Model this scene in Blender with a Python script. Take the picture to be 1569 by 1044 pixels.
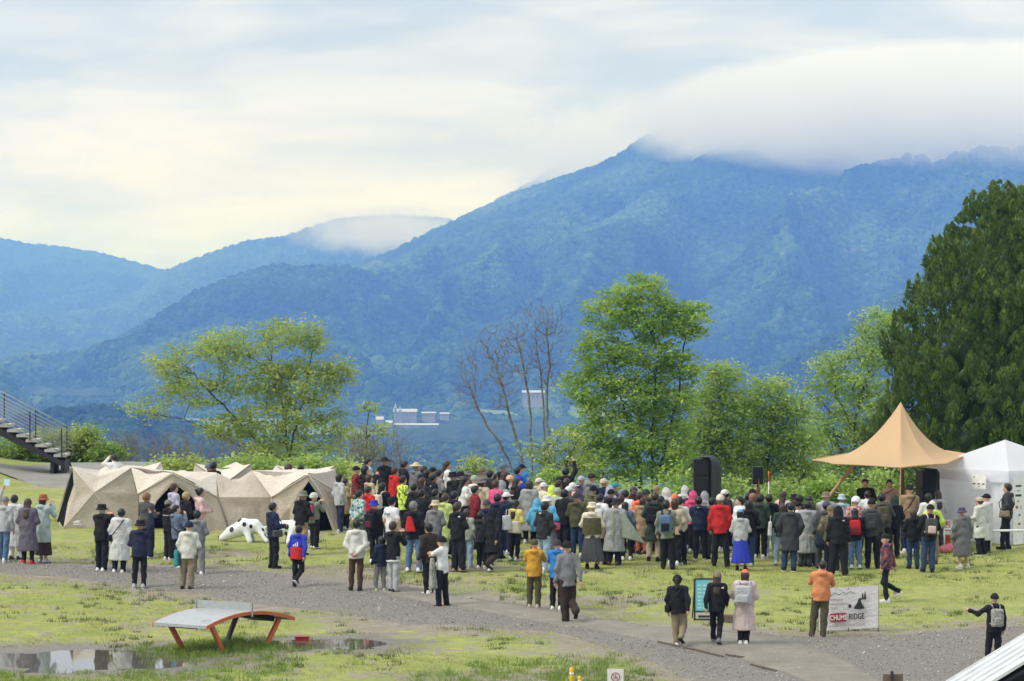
import bpy, bmesh, math, random
import numpy as np
from mathutils import Vector, Matrix
R = math.radians
for o in list(bpy.data.objects): bpy.data.objects.remove(o)
scene = bpy.context.scene
col = scene.collection
rng = np.random.default_rng(7)
random.seed(7)

# ------------------------------------------------------------------ camera
F_PX, W_PX, H_PX, HOR = 6000.0, 1569.0, 1044.0, 440.0     # focal length and horizon in photo pixels
CAM_Z = 8.0
PITCH = math.atan((H_PX/2 - HOR)/F_PX)
cam_d = bpy.data.cameras.new('camera'); cam = bpy.data.objects.new('camera', cam_d); col.objects.link(cam)
cam.location = (0, 0, CAM_Z); cam.rotation_euler = (math.pi/2 - PITCH, 0, 0)
cam_d.sensor_width = 36.0; cam_d.lens = 36.0*F_PX/W_PX
cam_d.clip_start = 0.5; cam_d.clip_end = 60000
scene.camera = cam

# ------------------------------------------------------------------ render settings
scene.render.engine = 'CYCLES'
scene.cycles.use_denoising = True
scene.cycles.max_bounces = 8; scene.cycles.diffuse_bounces = 3; scene.cycles.glossy_bounces = 3
scene.cycles.transparent_max_bounces = 12; scene.cycles.volume_bounces = 4
scene.view_settings.view_transform = 'Standard'; scene.view_settings.look = 'None'
scene.view_settings.gamma = 1.0; scene.view_settings.use_curve_mapping = False
scene.view_settings.exposure = 0.92

# ------------------------------------------------------------------ sky and sun (overcast)
SUN_EL, SUN_AZ = R(48), R(-112)      # azimuth from +Y towards +X
world = bpy.data.worlds.new('World'); scene.world = world; world.use_nodes = True
def build_world():
    nt = world.node_tree; N = nt.nodes; L = nt.links; N.clear()
    out = N.new('ShaderNodeOutputWorld'); bg = N.new('ShaderNodeBackground')
    L.new(bg.outputs[0], out.inputs[0])
    sky = N.new('ShaderNodeTexSky'); sky.sky_type = 'NISHITA'; sky.sun_disc = False
    sky.sun_elevation = SUN_EL; sky.sun_rotation = SUN_AZ
    tc = N.new('ShaderNodeTexCoord'); sep = N.new('ShaderNodeSeparateXYZ'); L.new(tc.outputs['Generated'], sep.inputs[0])
    def noise(scale, det, rough, sz, off):
        mp = N.new('ShaderNodeMapping'); mp.inputs['Scale'].default_value = (1, 1, sz); mp.inputs['Location'].default_value = off
        L.new(tc.outputs['Generated'], mp.inputs[0])
        n = N.new('ShaderNodeTexNoise'); n.inputs['Scale'].default_value = scale; n.inputs['Detail'].default_value = det
        n.inputs['Roughness'].default_value = rough; n.inputs['Distortion'].default_value = 0.35
        L.new(mp.outputs[0], n.inputs['Vector']); return n
    n1 = noise(6.0, 6, .52, 7.0, (3.1, .4, 1.7)); n2 = noise(14.0, 6, .55, 4.5, (.3, 2.2, 5.1))
    # colour by height above the horizon (cream band over a pale clear strip, grey deck above)
    wob = N.new('ShaderNodeMath'); wob.operation = 'MULTIPLY_ADD'
    L.new(n1.outputs['Fac'], wob.inputs[0]); wob.inputs[1].default_value = 0.026
    sub = N.new('ShaderNodeMath'); sub.operation = 'SUBTRACT'; L.new(sep.outputs['Z'], sub.inputs[0]); sub.inputs[1].default_value = 0.013
    L.new(sub.outputs[0], wob.inputs[2])
    ramp = N.new('ShaderNodeValToRGB'); L.new(wob.outputs[0], ramp.inputs[0])
    e = ramp.color_ramp.elements
    e[0].position = 0.0; e[0].color = (.66, .79, .87, 1)
    e[1].position = 1.0; e[1].color = (.82, .85, .88, 1)
    for p, c in ((.012, (.68, .80, .86)), (.025, (.77, .82, .83)), (.038, (.73, .765, .775)), (.058, (.575, .61, .63)), (.3, (.64, .675, .70))):
        x = e.new(p); x.color = (*c, 1)
    r2 = N.new('ShaderNodeValToRGB'); L.new(n2.outputs['Fac'], r2.inputs[0])
    r2.color_ramp.elements[0].position = .39; r2.color_ramp.elements[0].color = (.76, .80, .84, 1)
    r2.color_ramp.elements[1].position = .61; r2.color_ramp.elements[1].color = (1.16, 1.14, 1.10, 1)
    mul = N.new('ShaderNodeMix'); mul.data_type = 'RGBA'; mul.blend_type = 'MULTIPLY'; mul.inputs[0].default_value = 1
    L.new(ramp.outputs[0], mul.inputs[6]); L.new(r2.outputs[0], mul.inputs[7])
    sc_ = N.new('ShaderNodeVectorMath'); sc_.operation = 'SCALE'; sc_.inputs[3].default_value = .1; L.new(sky.outputs[0], sc_.inputs[0])
    mx = N.new('ShaderNodeMix'); mx.data_type = 'RGBA'; mx.inputs[0].default_value = .93
    L.new(sc_.outputs[0], mx.inputs[6]); L.new(mul.outputs[2], mx.inputs[7])
    L.new(mx.outputs[2], bg.inputs[0]); bg.inputs[1].default_value = 0.73
build_world()
sun_d = bpy.data.lights.new('sun', 'SUN'); sun = bpy.data.objects.new('sun', sun_d); col.objects.link(sun)
sun_d.energy = 1.5; sun_d.angle = R(24); sun_d.color = (1, .96, .9)
sd = Vector((math.sin(SUN_AZ)*math.cos(SUN_EL), math.cos(SUN_AZ)*math.cos(SUN_EL), math.sin(SUN_EL)))
sun.rotation_euler = sd.to_track_quat('Z', 'Y').to_euler()

# ------------------------------------------------------------------ helpers
def ray(px, py):
    u = (px - W_PX/2)/F_PX; v = -(py - H_PX/2)/F_PX
    c, s = math.cos(PITCH), math.sin(PITCH)
    return Vector((u, c + s*v, -s + c*v))
def at(px, py, d):                        # the point seen at that photo position, d metres ahead
    r = ray(px, py); return Vector((0, 0, CAM_Z)) + r*(d/r.y)
def smooth(a, b, x):
    t = np.clip((x-a)/(b-a), 0, 1); return t*t*(3-2*t)
def vnoise(x, y, seed=0):                 # value noise on arrays
    x = np.asarray(x, float); y = np.asarray(y, float)
    xi = np.floor(x).astype(np.int64); yi = np.floor(y).astype(np.int64); fx = x-xi; fy = y-yi
    fx = fx*fx*(3-2*fx); fy = fy*fy*(3-2*fy)
    def h(a, b): return hash2(a, b, seed)
    return (h(xi, yi)*(1-fx)+h(xi+1, yi)*fx)*(1-fy)+(h(xi, yi+1)*(1-fx)+h(xi+1, yi+1)*fx)*fy
def hash2(a, b, seed=0):
    n = (a*374761393 + b*668265263 + seed*1442695041) & 0xffffffff
    n = ((n ^ (n >> 13))*1274126177) & 0xffffffff
    n = n ^ (n >> 16)
    return (n & 0xffffff)/float(0xffffff)
def fbm(x, y, oct=4, seed=0):
    s = 0; a = .5; t = 0
    for i in range(oct):
        s = s + a*vnoise(x*2**i, y*2**i, seed+i*17); t += a; a *= .5
    return s/t
def mesh_from(name, verts, faces, smooth_shade=True):
    me = bpy.data.meshes.new(name)
    if isinstance(verts, np.ndarray) and isinstance(faces, np.ndarray):
        k = faces.shape[1]
        me.vertices.add(len(verts)); me.vertices.foreach_set('co', np.ascontiguousarray(verts, np.float32).ravel())
        me.loops.add(faces.size); me.loops.foreach_set('vertex_index', np.ascontiguousarray(faces, np.int32).ravel())
        me.polygons.add(len(faces)); me.polygons.foreach_set('loop_start', np.arange(0, faces.size, k, dtype=np.int32))
        me.update(calc_edges=True); me.validate()
    else:
        me.from_pydata([tuple(v) for v in verts], [], [tuple(f) for f in faces]); me.update()
    if smooth_shade: me.polygons.foreach_set('use_smooth', [True]*len(me.polygons))
    return me
def obj(name, me, mat=None, parent=None, loc=None, rot=None):
    o = bpy.data.objects.new(name, me); col.objects.link(o)
    if parent: o.parent = parent
    if loc is not None: o.location = loc
    if rot is not None: o.rotation_euler = rot
    if mat is not None and me is not None and len(me.materials) == 0: me.materials.append(mat)
    return o
def omat(o, mat, slot=0):                # material on the object, so mesh data can be shared
    o.material_slots[slot].link = 'OBJECT'; o.material_slots[slot].material = mat
def tag(o, label=None, cat=None, group=None, kind=None):
    if label: o['label'] = label
    if cat: o['category'] = cat
    if group: o['group'] = group
    if kind: o['kind'] = kind
    return o
def thing(name, loc, label, cat, group=None, rz=0):
    o = bpy.data.objects.new(name, None); col.objects.link(o); o.location = loc; o.rotation_euler = (0, 0, rz)
    o.empty_display_size = .2
    return tag(o, label, cat, group)
def set_attr(me, name, vals):
    a = me.attributes.new(name, 'FLOAT', 'POINT'); a.data.foreach_set('value', np.asarray(vals, np.float32))
def grid_faces(nr, nc):
    i = np.arange(nr*nc).reshape(nr, nc)
    return np.stack([i[:-1, :-1].ravel(), i[:-1, 1:].ravel(), i[1:, 1:].ravel(), i[1:, :-1].ravel()], 1)
def rect_poly_mesh(name, pts, thick, axis=1):
    """prism: outline pts (x, z) pushed to depth thick along y"""
    n = len(pts); v = [(x, -thick/2, z) for x, z in pts] + [(x, thick/2, z) for x, z in pts]
    f = [tuple(range(n)), tuple(range(2*n-1, n-1, -1))] + [(i, i+n, (i+1) % n + n, (i+1) % n) for i in range(n)]
    me = mesh_from(name, v, f, False)
    bm = bmesh.new(); bm.from_mesh(me); bmesh.ops.recalc_face_normals(bm, faces=bm.faces); bm.to_mesh(me); bm.free()
    return me
class MB:                                 # collects boxes, bars and tubes for ONE part
    def __init__(s): s.v = []; s.f = []
    def box(s, c, size, M=None):
        n = len(s.v); x, y, z = [k/2 for k in size]
        for p in ((-x,-y,-z),(x,-y,-z),(x,y,-z),(-x,y,-z),(-x,-y,z),(x,-y,z),(x,y,z),(-x,y,z)):
            p = Vector(p)
            if M is not None: p = M @ p
            s.v.append(p + Vector(c))
        for q in ((0,3,2,1),(4,5,6,7),(0,1,5,4),(1,2,6,5),(2,3,7,6),(3,0,4,7)): s.f.append(tuple(n+k for k in q))
        return s
    def bar(s, a, b, w, h=None):          # a box running from a to b
        a = Vector(a); b = Vector(b); d = b-a; h = h or w
        M = d.to_track_quat('Z', 'Y').to_matrix(); return s.box((a+b)/2, (w, h, d.length), M)
    def tube(s, pts, r, seg=8, caps=True):
        pts = [Vector(p) for p in pts]; rr = r if isinstance(r, (list, tuple)) else [r]*len(pts); n0 = len(s.v)
        for i, p in enumerate(pts):
            d = (pts[min(i+1, len(pts)-1)] - pts[max(i-1, 0)]).normalized()
            up = Vector((0, 0, 1)) if abs(d.z) < .9 else Vector((1, 0, 0))
            a = d.cross(up).normalized(); b = d.cross(a).normalized()
            for k in range(seg):
                t = 2*math.pi*k/seg; s.v.append(p + (a*math.cos(t)+b*math.sin(t))*rr[i])
        for i in range(len(pts)-1):
            for k in range(seg):
                k2 = (k+1) % seg; s.f.append((n0+i*seg+k, n0+i*seg+k2, n0+(i+1)*seg+k2, n0+(i+1)*seg+k))
        if caps:
            s.f.append(tuple(n0+k for k in range(seg-1, -1, -1))); m = n0+(len(pts)-1)*seg
            s.f.append(tuple(m+k for k in range(seg)))
        return s
    def poly(s, pts):
        n = len(s.v); s.v += [Vector(p) for p in pts]; s.f.append(tuple(range(n, n+len(pts)))); return s
    def mesh(s, name, sm=False, bevel=0):
        me = mesh_from(name, s.v, s.f, sm)
        bm = bmesh.new(); bm.from_mesh(me); bmesh.ops.recalc_face_normals(bm, faces=bm.faces)
        if bevel: bmesh.ops.bevel(bm, geom=list(bm.edges), offset=bevel, segments=2, affect='EDGES', profile=.6)
        bm.to_mesh(me); bm.free(); return me
    def build(s, name, mat, parent=None, sm=False, bevel=0, loc=None, rot=None):
        return obj(name, s.mesh(name, sm, bevel), mat, parent, loc, rot)
def text_mesh(name, body, size, extrude=.002, align='CENTER', sx=1.0, bold=0.0):
    c = bpy.data.curves.new(name, 'FONT'); c.body = body; c.size = size; c.extrude = extrude; c.align_x = align; c.align_y = 'CENTER'; c.offset = bold
    t = bpy.data.objects.new(name, c); col.objects.link(t); dg = bpy.context.evaluated_depsgraph_get(); dg.update()
    me = bpy.data.meshes.new_from_object(t.evaluated_get(dg)); bpy.data.objects.remove(t); bpy.data.curves.remove(c)
    me.transform(Matrix.Diagonal((sx, 1, 1, 1))); me.materials.clear(); return me

# ------------------------------------------------------------------ materials
class NT:
    def __init__(s, name):
        s.m = bpy.data.materials.new(name); s.m.use_nodes = True; s.t = s.m.node_tree; s.t.nodes.clear()
        s.out = s.n('OutputMaterial'); s.b = s.n('BsdfPrincipled'); s.l(s.b, 0, s.out, 0)
    def n(s, k, **kw):
        x = s.t.nodes.new('ShaderNode'+k)
        for a, v in kw.items(): setattr(x, a, v)
        return x
    def l(s, a, i, b, j): s.t.links.new(a.outputs[i], b.inputs[j])
    def noise(s, scale, det=4, rough=.55, vec=None, dist=0):
        x = s.n('TexNoise'); x.inputs['Scale'].default_value = scale; x.inputs['Detail'].default_value = det
        x.inputs['Roughness'].default_value = rough; x.inputs['Distortion'].default_value = dist
        if vec: s.t.links.new(vec, x.inputs['Vector'])
        return x
    def ramp(s, src, stops):
        x = s.n('ValToRGB'); s.t.links.new(src, x.inputs[0]); e = x.color_ramp.elements
        e[0].position, e[0].color = stops[0][0], (*stops[0][1], 1); e[1].position, e[1].color = stops[-1][0], (*stops[-1][1], 1)
        for p, c in stops[1:-1]: k = e.new(p); k.color = (*c, 1)
        return x.outputs[0]
    def mix(s, fac, a, b, mode='MIX'):
        x = s.n('Mix', data_type='RGBA', blend_type=mode)
        for v, i in ((fac, 0), (a, 6), (b, 7)):
            if hasattr(v, 'is_linked'): s.t.links.new(v, x.inputs[i])
            elif i == 0: x.inputs[0].default_value = v
            else: x.inputs[i].default_value = (*v, 1)
        return x.outputs[2]
    def math(s, op, a, b=0.0):
        x = s.n('Math', operation=op)
        for v, i in ((a, 0), (b, 1)):
            if hasattr(v, 'is_linked'): s.t.links.new(v, x.inputs[i])
            else: x.inputs[i].default_value = v
        return x.outputs[0]
    def bump(s, h, strength, dist=.01):
        x = s.n('Bump'); x.inputs['Strength'].default_value = strength; x.inputs['Distance'].default_value = dist
        s.t.links.new(h, x.inputs['Height']); s.t.links.new(x.outputs[0], s.b.inputs['Normal'])
    def attr(s, name):
        x = s.n('Attribute'); x.attribute_name = name; return x.outputs['Fac']
    def coord(s, k='Object'): return s.n('TexCoord').outputs[k]
    def pos(s): return s.n('NewGeometry').outputs['Position']
    def set(s, color=None, rough=.8, spec=.3, metal=0):
        if color is not None:
            if hasattr(color, 'is_linked'): s.t.links.new(color, s.b.inputs['Base Color'])
            else: s.b.inputs['Base Color'].default_value = (*color, 1)
        if hasattr(rough, 'is_linked'): s.t.links.new(rough, s.b.inputs['Roughness'])
        else: s.b.inputs['Roughness'].default_value = rough
        s.b.inputs['Specular IOR Level'].default_value = spec; s.b.inputs['Metallic'].default_value = metal
        return s.m
_mc = {}
def plain(name, c, rough=.6, spec=.3, metal=0, var=.12, scale=6, bump=.15):
    """painted or coated surface with slight mottling, grime and relief"""
    if name in _mc: return _mc[name]
    t = NT(name); v = t.coord(); n = t.noise(scale, 5, .6, v); n2 = t.noise(scale*9, 3, .6, v)
    cc = t.ramp(n.outputs[0], [(.25, tuple(k*(1-var) for k in c)), (.75, tuple(min(1, k*(1+var)) for k in c))])
    t.set(cc, t.ramp(n2.outputs[0], [(.2, (rough*.85,)*3), (.8, (min(1, rough*1.12),)*3)]), spec, metal)
    if bump: t.bump(n2.outputs[0], bump, .004)
    _mc[name] = t.m; return t.m
def fabric(name, c, rough=.85, var=.1, trans=0.0, crease=.8):
    """woven cloth: mottled colour and soft creases"""
    if name in _mc: return _mc[name]
    t = NT(name); v = t.coord(); n = t.noise(4, 4, .6, v); n2 = t.noise(14, 4, .65, v, .6)
    cc = t.ramp(n.outputs[0], [(.25, tuple(k*(1-var) for k in c)), (.75, tuple(min(1, k*(1+var)+.003) for k in c))])
    t.set(cc, rough, .25); t.bump(n2.outputs[0], crease, .045)
    if trans:
        tr = t.n('BsdfTranslucent'); t.t.links.new(cc, tr.inputs[0]); ms = t.n('MixShader'); ms.inputs[0].default_value = trans
        t.l(t.b, 0, ms, 1); t.l(tr, 0, ms, 2); t.l(ms, 0, t.out, 0)
    _mc[name] = t.m; return t.m
# ================================================================== THE LAND
G0, SLOPE, Y0, EDGE = 0.11, 0.0361, 84.5, 134.0
def edge(x): return EDGE - 13*smooth(-5.6, -3.0, x) - 7*smooth(1, 4, x)
PUDDLES = []        # (cx, cy, rx, ry, level)
def plane_z(y): return G0 + SLOPE*(y-Y0)
def hit_plane(px, py):
    r = ray(px, py); o = CAM_Z - (G0 - SLOPE*Y0); t = o/(SLOPE*r.y - r.z)
    return r.x*t, r.y*t
def relief(x, y):
    return (fbm(x*.13+3, y*.08, 3, 5)-.5)*.22 + (fbm(x*.9, y*.5, 3, 9)-.5)*.07
PUD_DEF = [(112, 1012, 2.9, 2.4, 5), (495, 986, 1.55, 1.5, 6), (845, 961, .62, .5, 7)]
for (px_, py_, rx_, ry_, sd_) in PUD_DEF:
    cx_, cy_ = hit_plane(px_, py_); PUDDLES.append((cx_, cy_, rx_, ry_, PUDDLES[0][4] if PUDDLES and abs(cy_-PUDDLES[0][1]) < 2 else plane_z(cy_)))
def pud_r(p, x, y):
    cx, cy, rx, ry, lv = p; dx = (x-cx)/rx; dy = (y-cy)/ry
    return np.sqrt(dx*dx+dy*dy) + (fbm(x*1.1+cx, y*1.1, 3, 31)-.5)*.9
def ground_z(x, y):
    x = np.asarray(x, float); y = np.asarray(y, float)
    ed = edge(x); z = G0 + SLOPE*(np.minimum(y, ed)-Y0) + relief(x, y)
    z = z + .9*smooth(-15, -24, x)*smooth(108, 132, y)
    for p in PUDDLES:
        w = 1 - smooth(.9, 2.6, np.sqrt(((x-p[0])/p[2])**2 + ((y-p[1])/(p[3]*1.3))**2))
        z = z*(1-w) + (p[4] + .08*relief(x, y))*w
        r = pud_r(p, x, y); z = z - .06*(1-smooth(.7, 1.1, r))
    over = np.maximum(y-ed, 0)
    return z - .42*over*smooth(0, 14, over)
def gz(x, y): return float(ground_z(np.array([x]), np.array([y]))[0])
def on(px, py):                            # ground point under a photo position
    x, y = hit_plane(px, py)
    for _ in range(6):
        r = ray(px, py); z = gz(x, y); t = (z-CAM_Z)/r.z; x, y = .5*x+.5*r.x*t, .5*y+.5*r.y*t
    return Vector((x, y, gz(x, y)))
def px_per_m(d): return F_PX/d

def ground_material():
    t = NT('meadow_ground'); p = t.pos(); mud = t.attr('mud')
    n1 = t.noise(.55, 5, .6, p); n2 = t.noise(3.2, 5, .65, p); n3 = t.noise(22, 4, .7, p)
    g = t.ramp(n1.outputs[0], [(.3, (.22, .30, .055)), (.5, (.35, .40, .085)), (.7, (.47, .45, .14))])
    g = t.mix(t.ramp(n2.outputs[0], [(.35, (0, 0, 0)), (.7, (.75,)*3)]), g, (.16, .20, .055))
    g = t.mix(t.ramp(n3.outputs[0], [(.35, (0, 0, 0)), (.75, (.6,)*3)]), g, (.43, .41, .19))
    m = t.ramp(n2.outputs[0], [(.3, (.25, .215, .165)), (.7, (.42, .375, .30))])
    m = t.mix(t.ramp(n3.outputs[0], [(.4, (0, 0, 0)), (.7, (.6,)*3)]), m, (.16, .145, .12))
    fac = t.math('ADD', mud, t.math('MULTIPLY', t.math('SUBTRACT', n2.outputs[0], .5), 1.5))
    fac = t.math('ADD', fac, t.math('MULTIPLY', t.math('SUBTRACT', n1.outputs[0], .52), 1.1))
    fac = t.ramp(fac, [(.42, (0, 0, 0)), (.6, (1, 1, 1))])
    c = t.mix(fac, g, m)
    wet = t.attr('wet')
    c = t.mix(t.math('MULTIPLY', wet, .55), c, (.10, .09, .075))
    rg = t.ramp(wet, [(.2, (.95,)*3), (.9, (.28,)*3)])
    t.set(c, rg, .3); t.bump(t.math('ADD', n3.outputs[0], t.math('MULTIPLY', n2.outputs[0], 2.0)), .9, .05)
    return t.m
def path_dist(x, y, poly):
    """signed depth inside a closed world polygon (rough: distance to nearest edge, + inside)"""
    P = np.array(poly); d = np.full(x.shape, 1e9); ins = np.zeros(x.shape, bool)
    for i in range(len(P)):
        a = P[i]; b = P[(i+1) % len(P)]; e = b-a
        t = np.clip(((x-a[0])*e[0]+(y-a[1])*e[1])/(e@e+1e-9), 0, 1)
        d = np.minimum(d, np.hypot(x-a[0]-t*e[0], y-a[1]-t*e[1]))
        c = ((a[1] > y) != (b[1] > y)) & (x < (b[0]-a[0])*(y-a[1])/(b[1]-a[1]+1e-12)+a[0]); ins ^= c
    return np.where(ins, d, -d)
UP = [(-200, 858), (0, 862), (120, 866), (250, 868), (400, 872), (520, 884), (620, 899), (700, 914), (800, 929), (900, 945), (1000, 960), (1100, 967), (1200, 973), (1260, 975), (1330, 973), (1420, 967), (1500, 960), (1600, 952), (1800, 940)]
LO = [(-200, 876), (0, 880), (120, 889), (250, 903), (400, 926), (520, 942), (620, 956), (700, 962), (800, 966), (870, 973), (940, 994), (1000, 1018), (1060, 1046), (1120, 1085), (1260, 1110), (1400, 1110), (1500, 1110), (1600, 1100), (1800, 1100)]
TUP = [(430, 880), (520, 888), (620, 903), (700, 918), (800, 933), (900, 949), (1000, 964), (1080, 970), (1150, 975), (1225, 985), (1290, 1010), (1350, 1046), (1440, 1105)]
TLO = [(430, 884), (520, 900), (620, 920), (700, 934), (800, 950), (900, 967), (1000, 986), (1060, 998), (1120, 1011), (1190, 1030), (1235, 1050), (1260, 1070), (1290, 1110)]
path_poly = [hit_plane(*p) for p in UP] + [hit_plane(*p) for p in LO[::-1]]
track_poly = [hit_plane(*p) for p in TUP] + [hit_plane(*p) for p in TLO[::-1]]

def build_ground():
    xs = np.unique(np.concatenate([np.linspace(-120, -26, 40), np.arange(-26, 22, .16), np.linspace(22, 120, 40)]))
    ys = np.unique(np.concatenate([np.linspace(-40, 72, 24), np.arange(72, 112, .2), np.arange(112, 140, .4), np.linspace(140, 230, 50)]))
    X, Y = np.meshgrid(xs, ys); Z = ground_z(X, Y)
    Z = Z + (fbm(X*3.1, Y*3.1, 2, 77)-.5)*.035
    V = np.stack([X, Y, Z], -1).reshape(-1, 3)
    me = mesh_from('ground', V, grid_faces(len(ys), len(xs))); x, y = V[:, 0], V[:, 1]
    near = path_dist(x, y, path_poly)
    mud = .37 + .40*smooth(-2.6, .3, near) - .35*0
    mud = mud - .25*smooth(2, 8, x)*smooth(87, 94, y)
    wet = np.zeros(len(x))
    for p in PUDDLES:
        r = pud_r(p, x, y); mud = mud + .55*(1-smooth(1.0, 1.9, r)); wet = np.maximum(wet, 1-smooth(.95, 1.8, r))
    for (px, py, rx, ry) in ((960, 920, 2.2, 1.2), (1150, 905, 1.3, .8), (1430, 935, 1.8, 1.2), (60, 985, 3, 1.2), (770, 1035, 3.2, 1.2), (330, 850, 1.5, 1.2), (640, 870, 3.0, 1.2), (1120, 915, 1.0, 1.0)):
        cx, cy = hit_plane(px, py); r = np.hypot((x-cx)/rx, (y-cy)/ry); mud = mud + .38*(1-smooth(.3, 1.3, r))
    set_attr(me, 'mud', mud); set_attr(me, 'wet', wet)
    tag(obj('ground', me, ground_material()), kind='structure')
    return me
ground_me = build_ground()

def gravel_material():
    t = NT('gravel'); p = t.pos()
    v = t.n('TexVoronoi'); v.inputs['Scale'].default_value = 34; t.t.links.new(p, v.inputs['Vector'])
    n = t.noise(1.3, 5, .6, p); n2 = t.noise(9, 4, .7, p)
    c = t.ramp(v.outputs['Color'], [(.1, (.125, .11, .095)), (.55, (.215, .195, .17)), (.95, (.37, .345, .31))])
    c = t.mix(t.ramp(n.outputs[0], [(.4, (0, 0, 0)), (.68, (.75,)*3)]), c, (.23, .21, .17))
    c = t.mix(t.ramp(n2.outputs[0], [(.35, (.0,)*3), (.8, (.5,)*3)]), c, (.20, .19, .175))
    t.set(c, .8, .3); t.bump(t.math('SUBTRACT', 1.0, v.outputs['Distance']), .8, .03); return t.m
def dirt_material():
    t = NT('packed_dirt'); p = t.pos(); n = t.noise(.9, 6, .6, p); n2 = t.noise(17, 5, .75, p); n3 = t.noise(4, 4, .6, p)
    c = t.ramp(n.outputs[0], [(.3, (.165, .145, .115)), (.55, (.225, .20, .16)), (.75, (.29, .26, .215))])
    c = t.mix(t.ramp(n2.outputs[0], [(.45, (0, 0, 0)), (.75, (.8,)*3)]), c, (.32, .295, .255))
    c = t.mix(t.ramp(n3.outputs[0], [(.5, (0, 0, 0)), (.75, (.55,)*3)]), c, (.15, .135, .11))
    t.set(c, .7, .3); t.bump(n2.outputs[0], .6, .02); return t.m
def strip(name, up, lo, mat, lift, jag, nc=420, nr=26, seed=3, kind='structure'):
    def samp(pts, n):
        w = np.array([hit_plane(*p) for p in pts]); s = np.r_[0, np.cumsum(np.hypot(*np.diff(w, axis=0).T))]
        q = np.linspace(0, s[-1], n); return np.stack([np.interp(q, s, w[:, 0]), np.interp(q, s, w[:, 1])], 1)
    A = samp(up, nc); B = samp(lo, nc)
    k = np.arange(nc)
    ja = (fbm(k*.06, k*0, 4, seed)-.5)*jag*2 + (rng.random(nc)-.5)*jag*.35
    jb = (fbm(k*.06, k*0+9, 4, seed+2)-.5)*jag*2 + (rng.random(nc)-.5)*jag*.35
    A[:, 1] += ja*2.3; B[:, 1] += jb*2.3
    t = np.linspace(0, 1, nr)[:, None, None]
    P = A[None]*(1-t) + B[None]*t
    x, y = P[..., 0], P[..., 1]
    e = np.minimum(t[..., 0], 1-t[..., 0])
    z = ground_z(x, y) + lift + .012*(fbm(x*2.5, y*2.5, 3, seed)-.5)*smooth(0, .1, e)
    z = z - .075*(1-smooth(0.0, .06, e))
    V = np.stack([x, y, z], -1).reshape(-1, 3)
    o = obj(name, mesh_from(name, V, grid_faces(nr, nc)), mat); return tag(o, kind=kind)
strip('gravel_path', UP, LO, gravel_material(), .045, .22, seed=3)
strip('dirt_track', TUP, TLO, dirt_material(), .062, .12, nc=300, nr=18, seed=11)
def asphalt_material():
    t = NT('asphalt'); p = t.pos(); n = t.noise(.8, 5, .6, p); n2 = t.noise(30, 3, .7, p)
    c = t.ramp(n.outputs[0], [(.3, (.20, .195, .17)), (.7, (.29, .28, .25))])
    t.set(c, .75, .3); t.bump(n2.outputs[0], .4, .01); return t.m
strip('asphalt_path', [(-40, 722), (40, 717), (95, 709), (140, 705), (215, 704), (260, 706)], [(30, 737), (60, 747), (100, 752), (140, 748), (200, 742), (255, 738)], asphalt_material(), .05, .15, nc=160, nr=16, seed=21)

# puddles: level sheets of water lying in the hollows
def water_material():
    t = NT('puddle_water'); p = t.pos(); n = t.noise(5, 3, .5, p)
    t.set((.13, .12, .10), .03, .5); t.b.inputs['IOR'].default_value = 1.33; t.bump(n.outputs[0], .03, .01); return t.m
wm = water_material()
for p, (px_, py_, rx_, ry_, sd_) in zip(PUDDLES, PUD_DEF):
    th = np.linspace(0, 2*math.pi, 97)[:-1]; ring = []
    for a in th:                                  # outline where the hollow's edge lies
        rr = np.linspace(.2, 1.7, 60); x = p[0]+np.cos(a)*rr*p[2]; y = p[1]+np.sin(a)*rr*p[3]
        d = pud_r(p, x, y); k = int(np.argmax(d > .93)) if (d > .93).any() else 59
        ring.append((x[k], y[k]))
    v = [(p[0], p[1], p[4]-.022)] + [(x, y, p[4]-.022) for x, y in ring]
    f = [(0, i+1, (i+1) % 96 + 1) for i in range(96)]
    tag(obj('puddle', mesh_from('puddle', v, f), wm), kind='structure')

# ------------------------------------------------------------------ valley and mountains
VALLEY = -175.0
def forest_material(name, dark, light, pale):
    t = NT(name); v = t.attr('var'); p = t.pos(); n = t.noise(.006, 4, .55, p); n2 = t.noise(.12, 3, .6, p)
    c = t.ramp(v, [(.0, dark), (.55, light), (1, pale)])
    c = t.mix(t.ramp(n.outputs[0], [(.35, (0, 0, 0)), (.7, (.55,)*3)]), c, tuple(k*1.25 for k in light))
    c = t.mix(t.ramp(n2.outputs[0], [(.4, (0, 0, 0)), (.8, (.6,)*3)]), c, dark)
    t.set(c, .95, .1); return t.m
def canopy(x, y, s, seed):
    """heights and colour value of tree crowns packed on a plan grid of s metres"""
    gx = np.floor(x/s).astype(np.int64); gy = np.floor(y/s).astype(np.int64)
    best = np.full(x.shape, -9.0); var = np.zeros(x.shape)
    for i in (-1, 0, 1):
        for j in (-1, 0, 1):
            cx = (gx+i+.1+.8*hash2(gx+i, gy+j, seed))*s; cy = (gy+j+.1+.8*hash2(gx+i, gy+j, seed+1))*s
            r = s*(.62+.45*hash2(gx+i, gy+j, seed+2)); top = s*(.25+.75*hash2(gx+i, gy+j, seed+3))
            q = 1-((x-cx)**2+(y-cy)**2)/(r*r)
            h = np.where(q > 0, top + s*.75*np.sqrt(np.maximum(q, 0)) - s*.5, -s*.5)
            m = h > best; best = np.where(m, h, best); var = np.where(m, hash2(gx+i, gy+j, seed+4), var)
    return best, var
FORESTS = []
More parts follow.
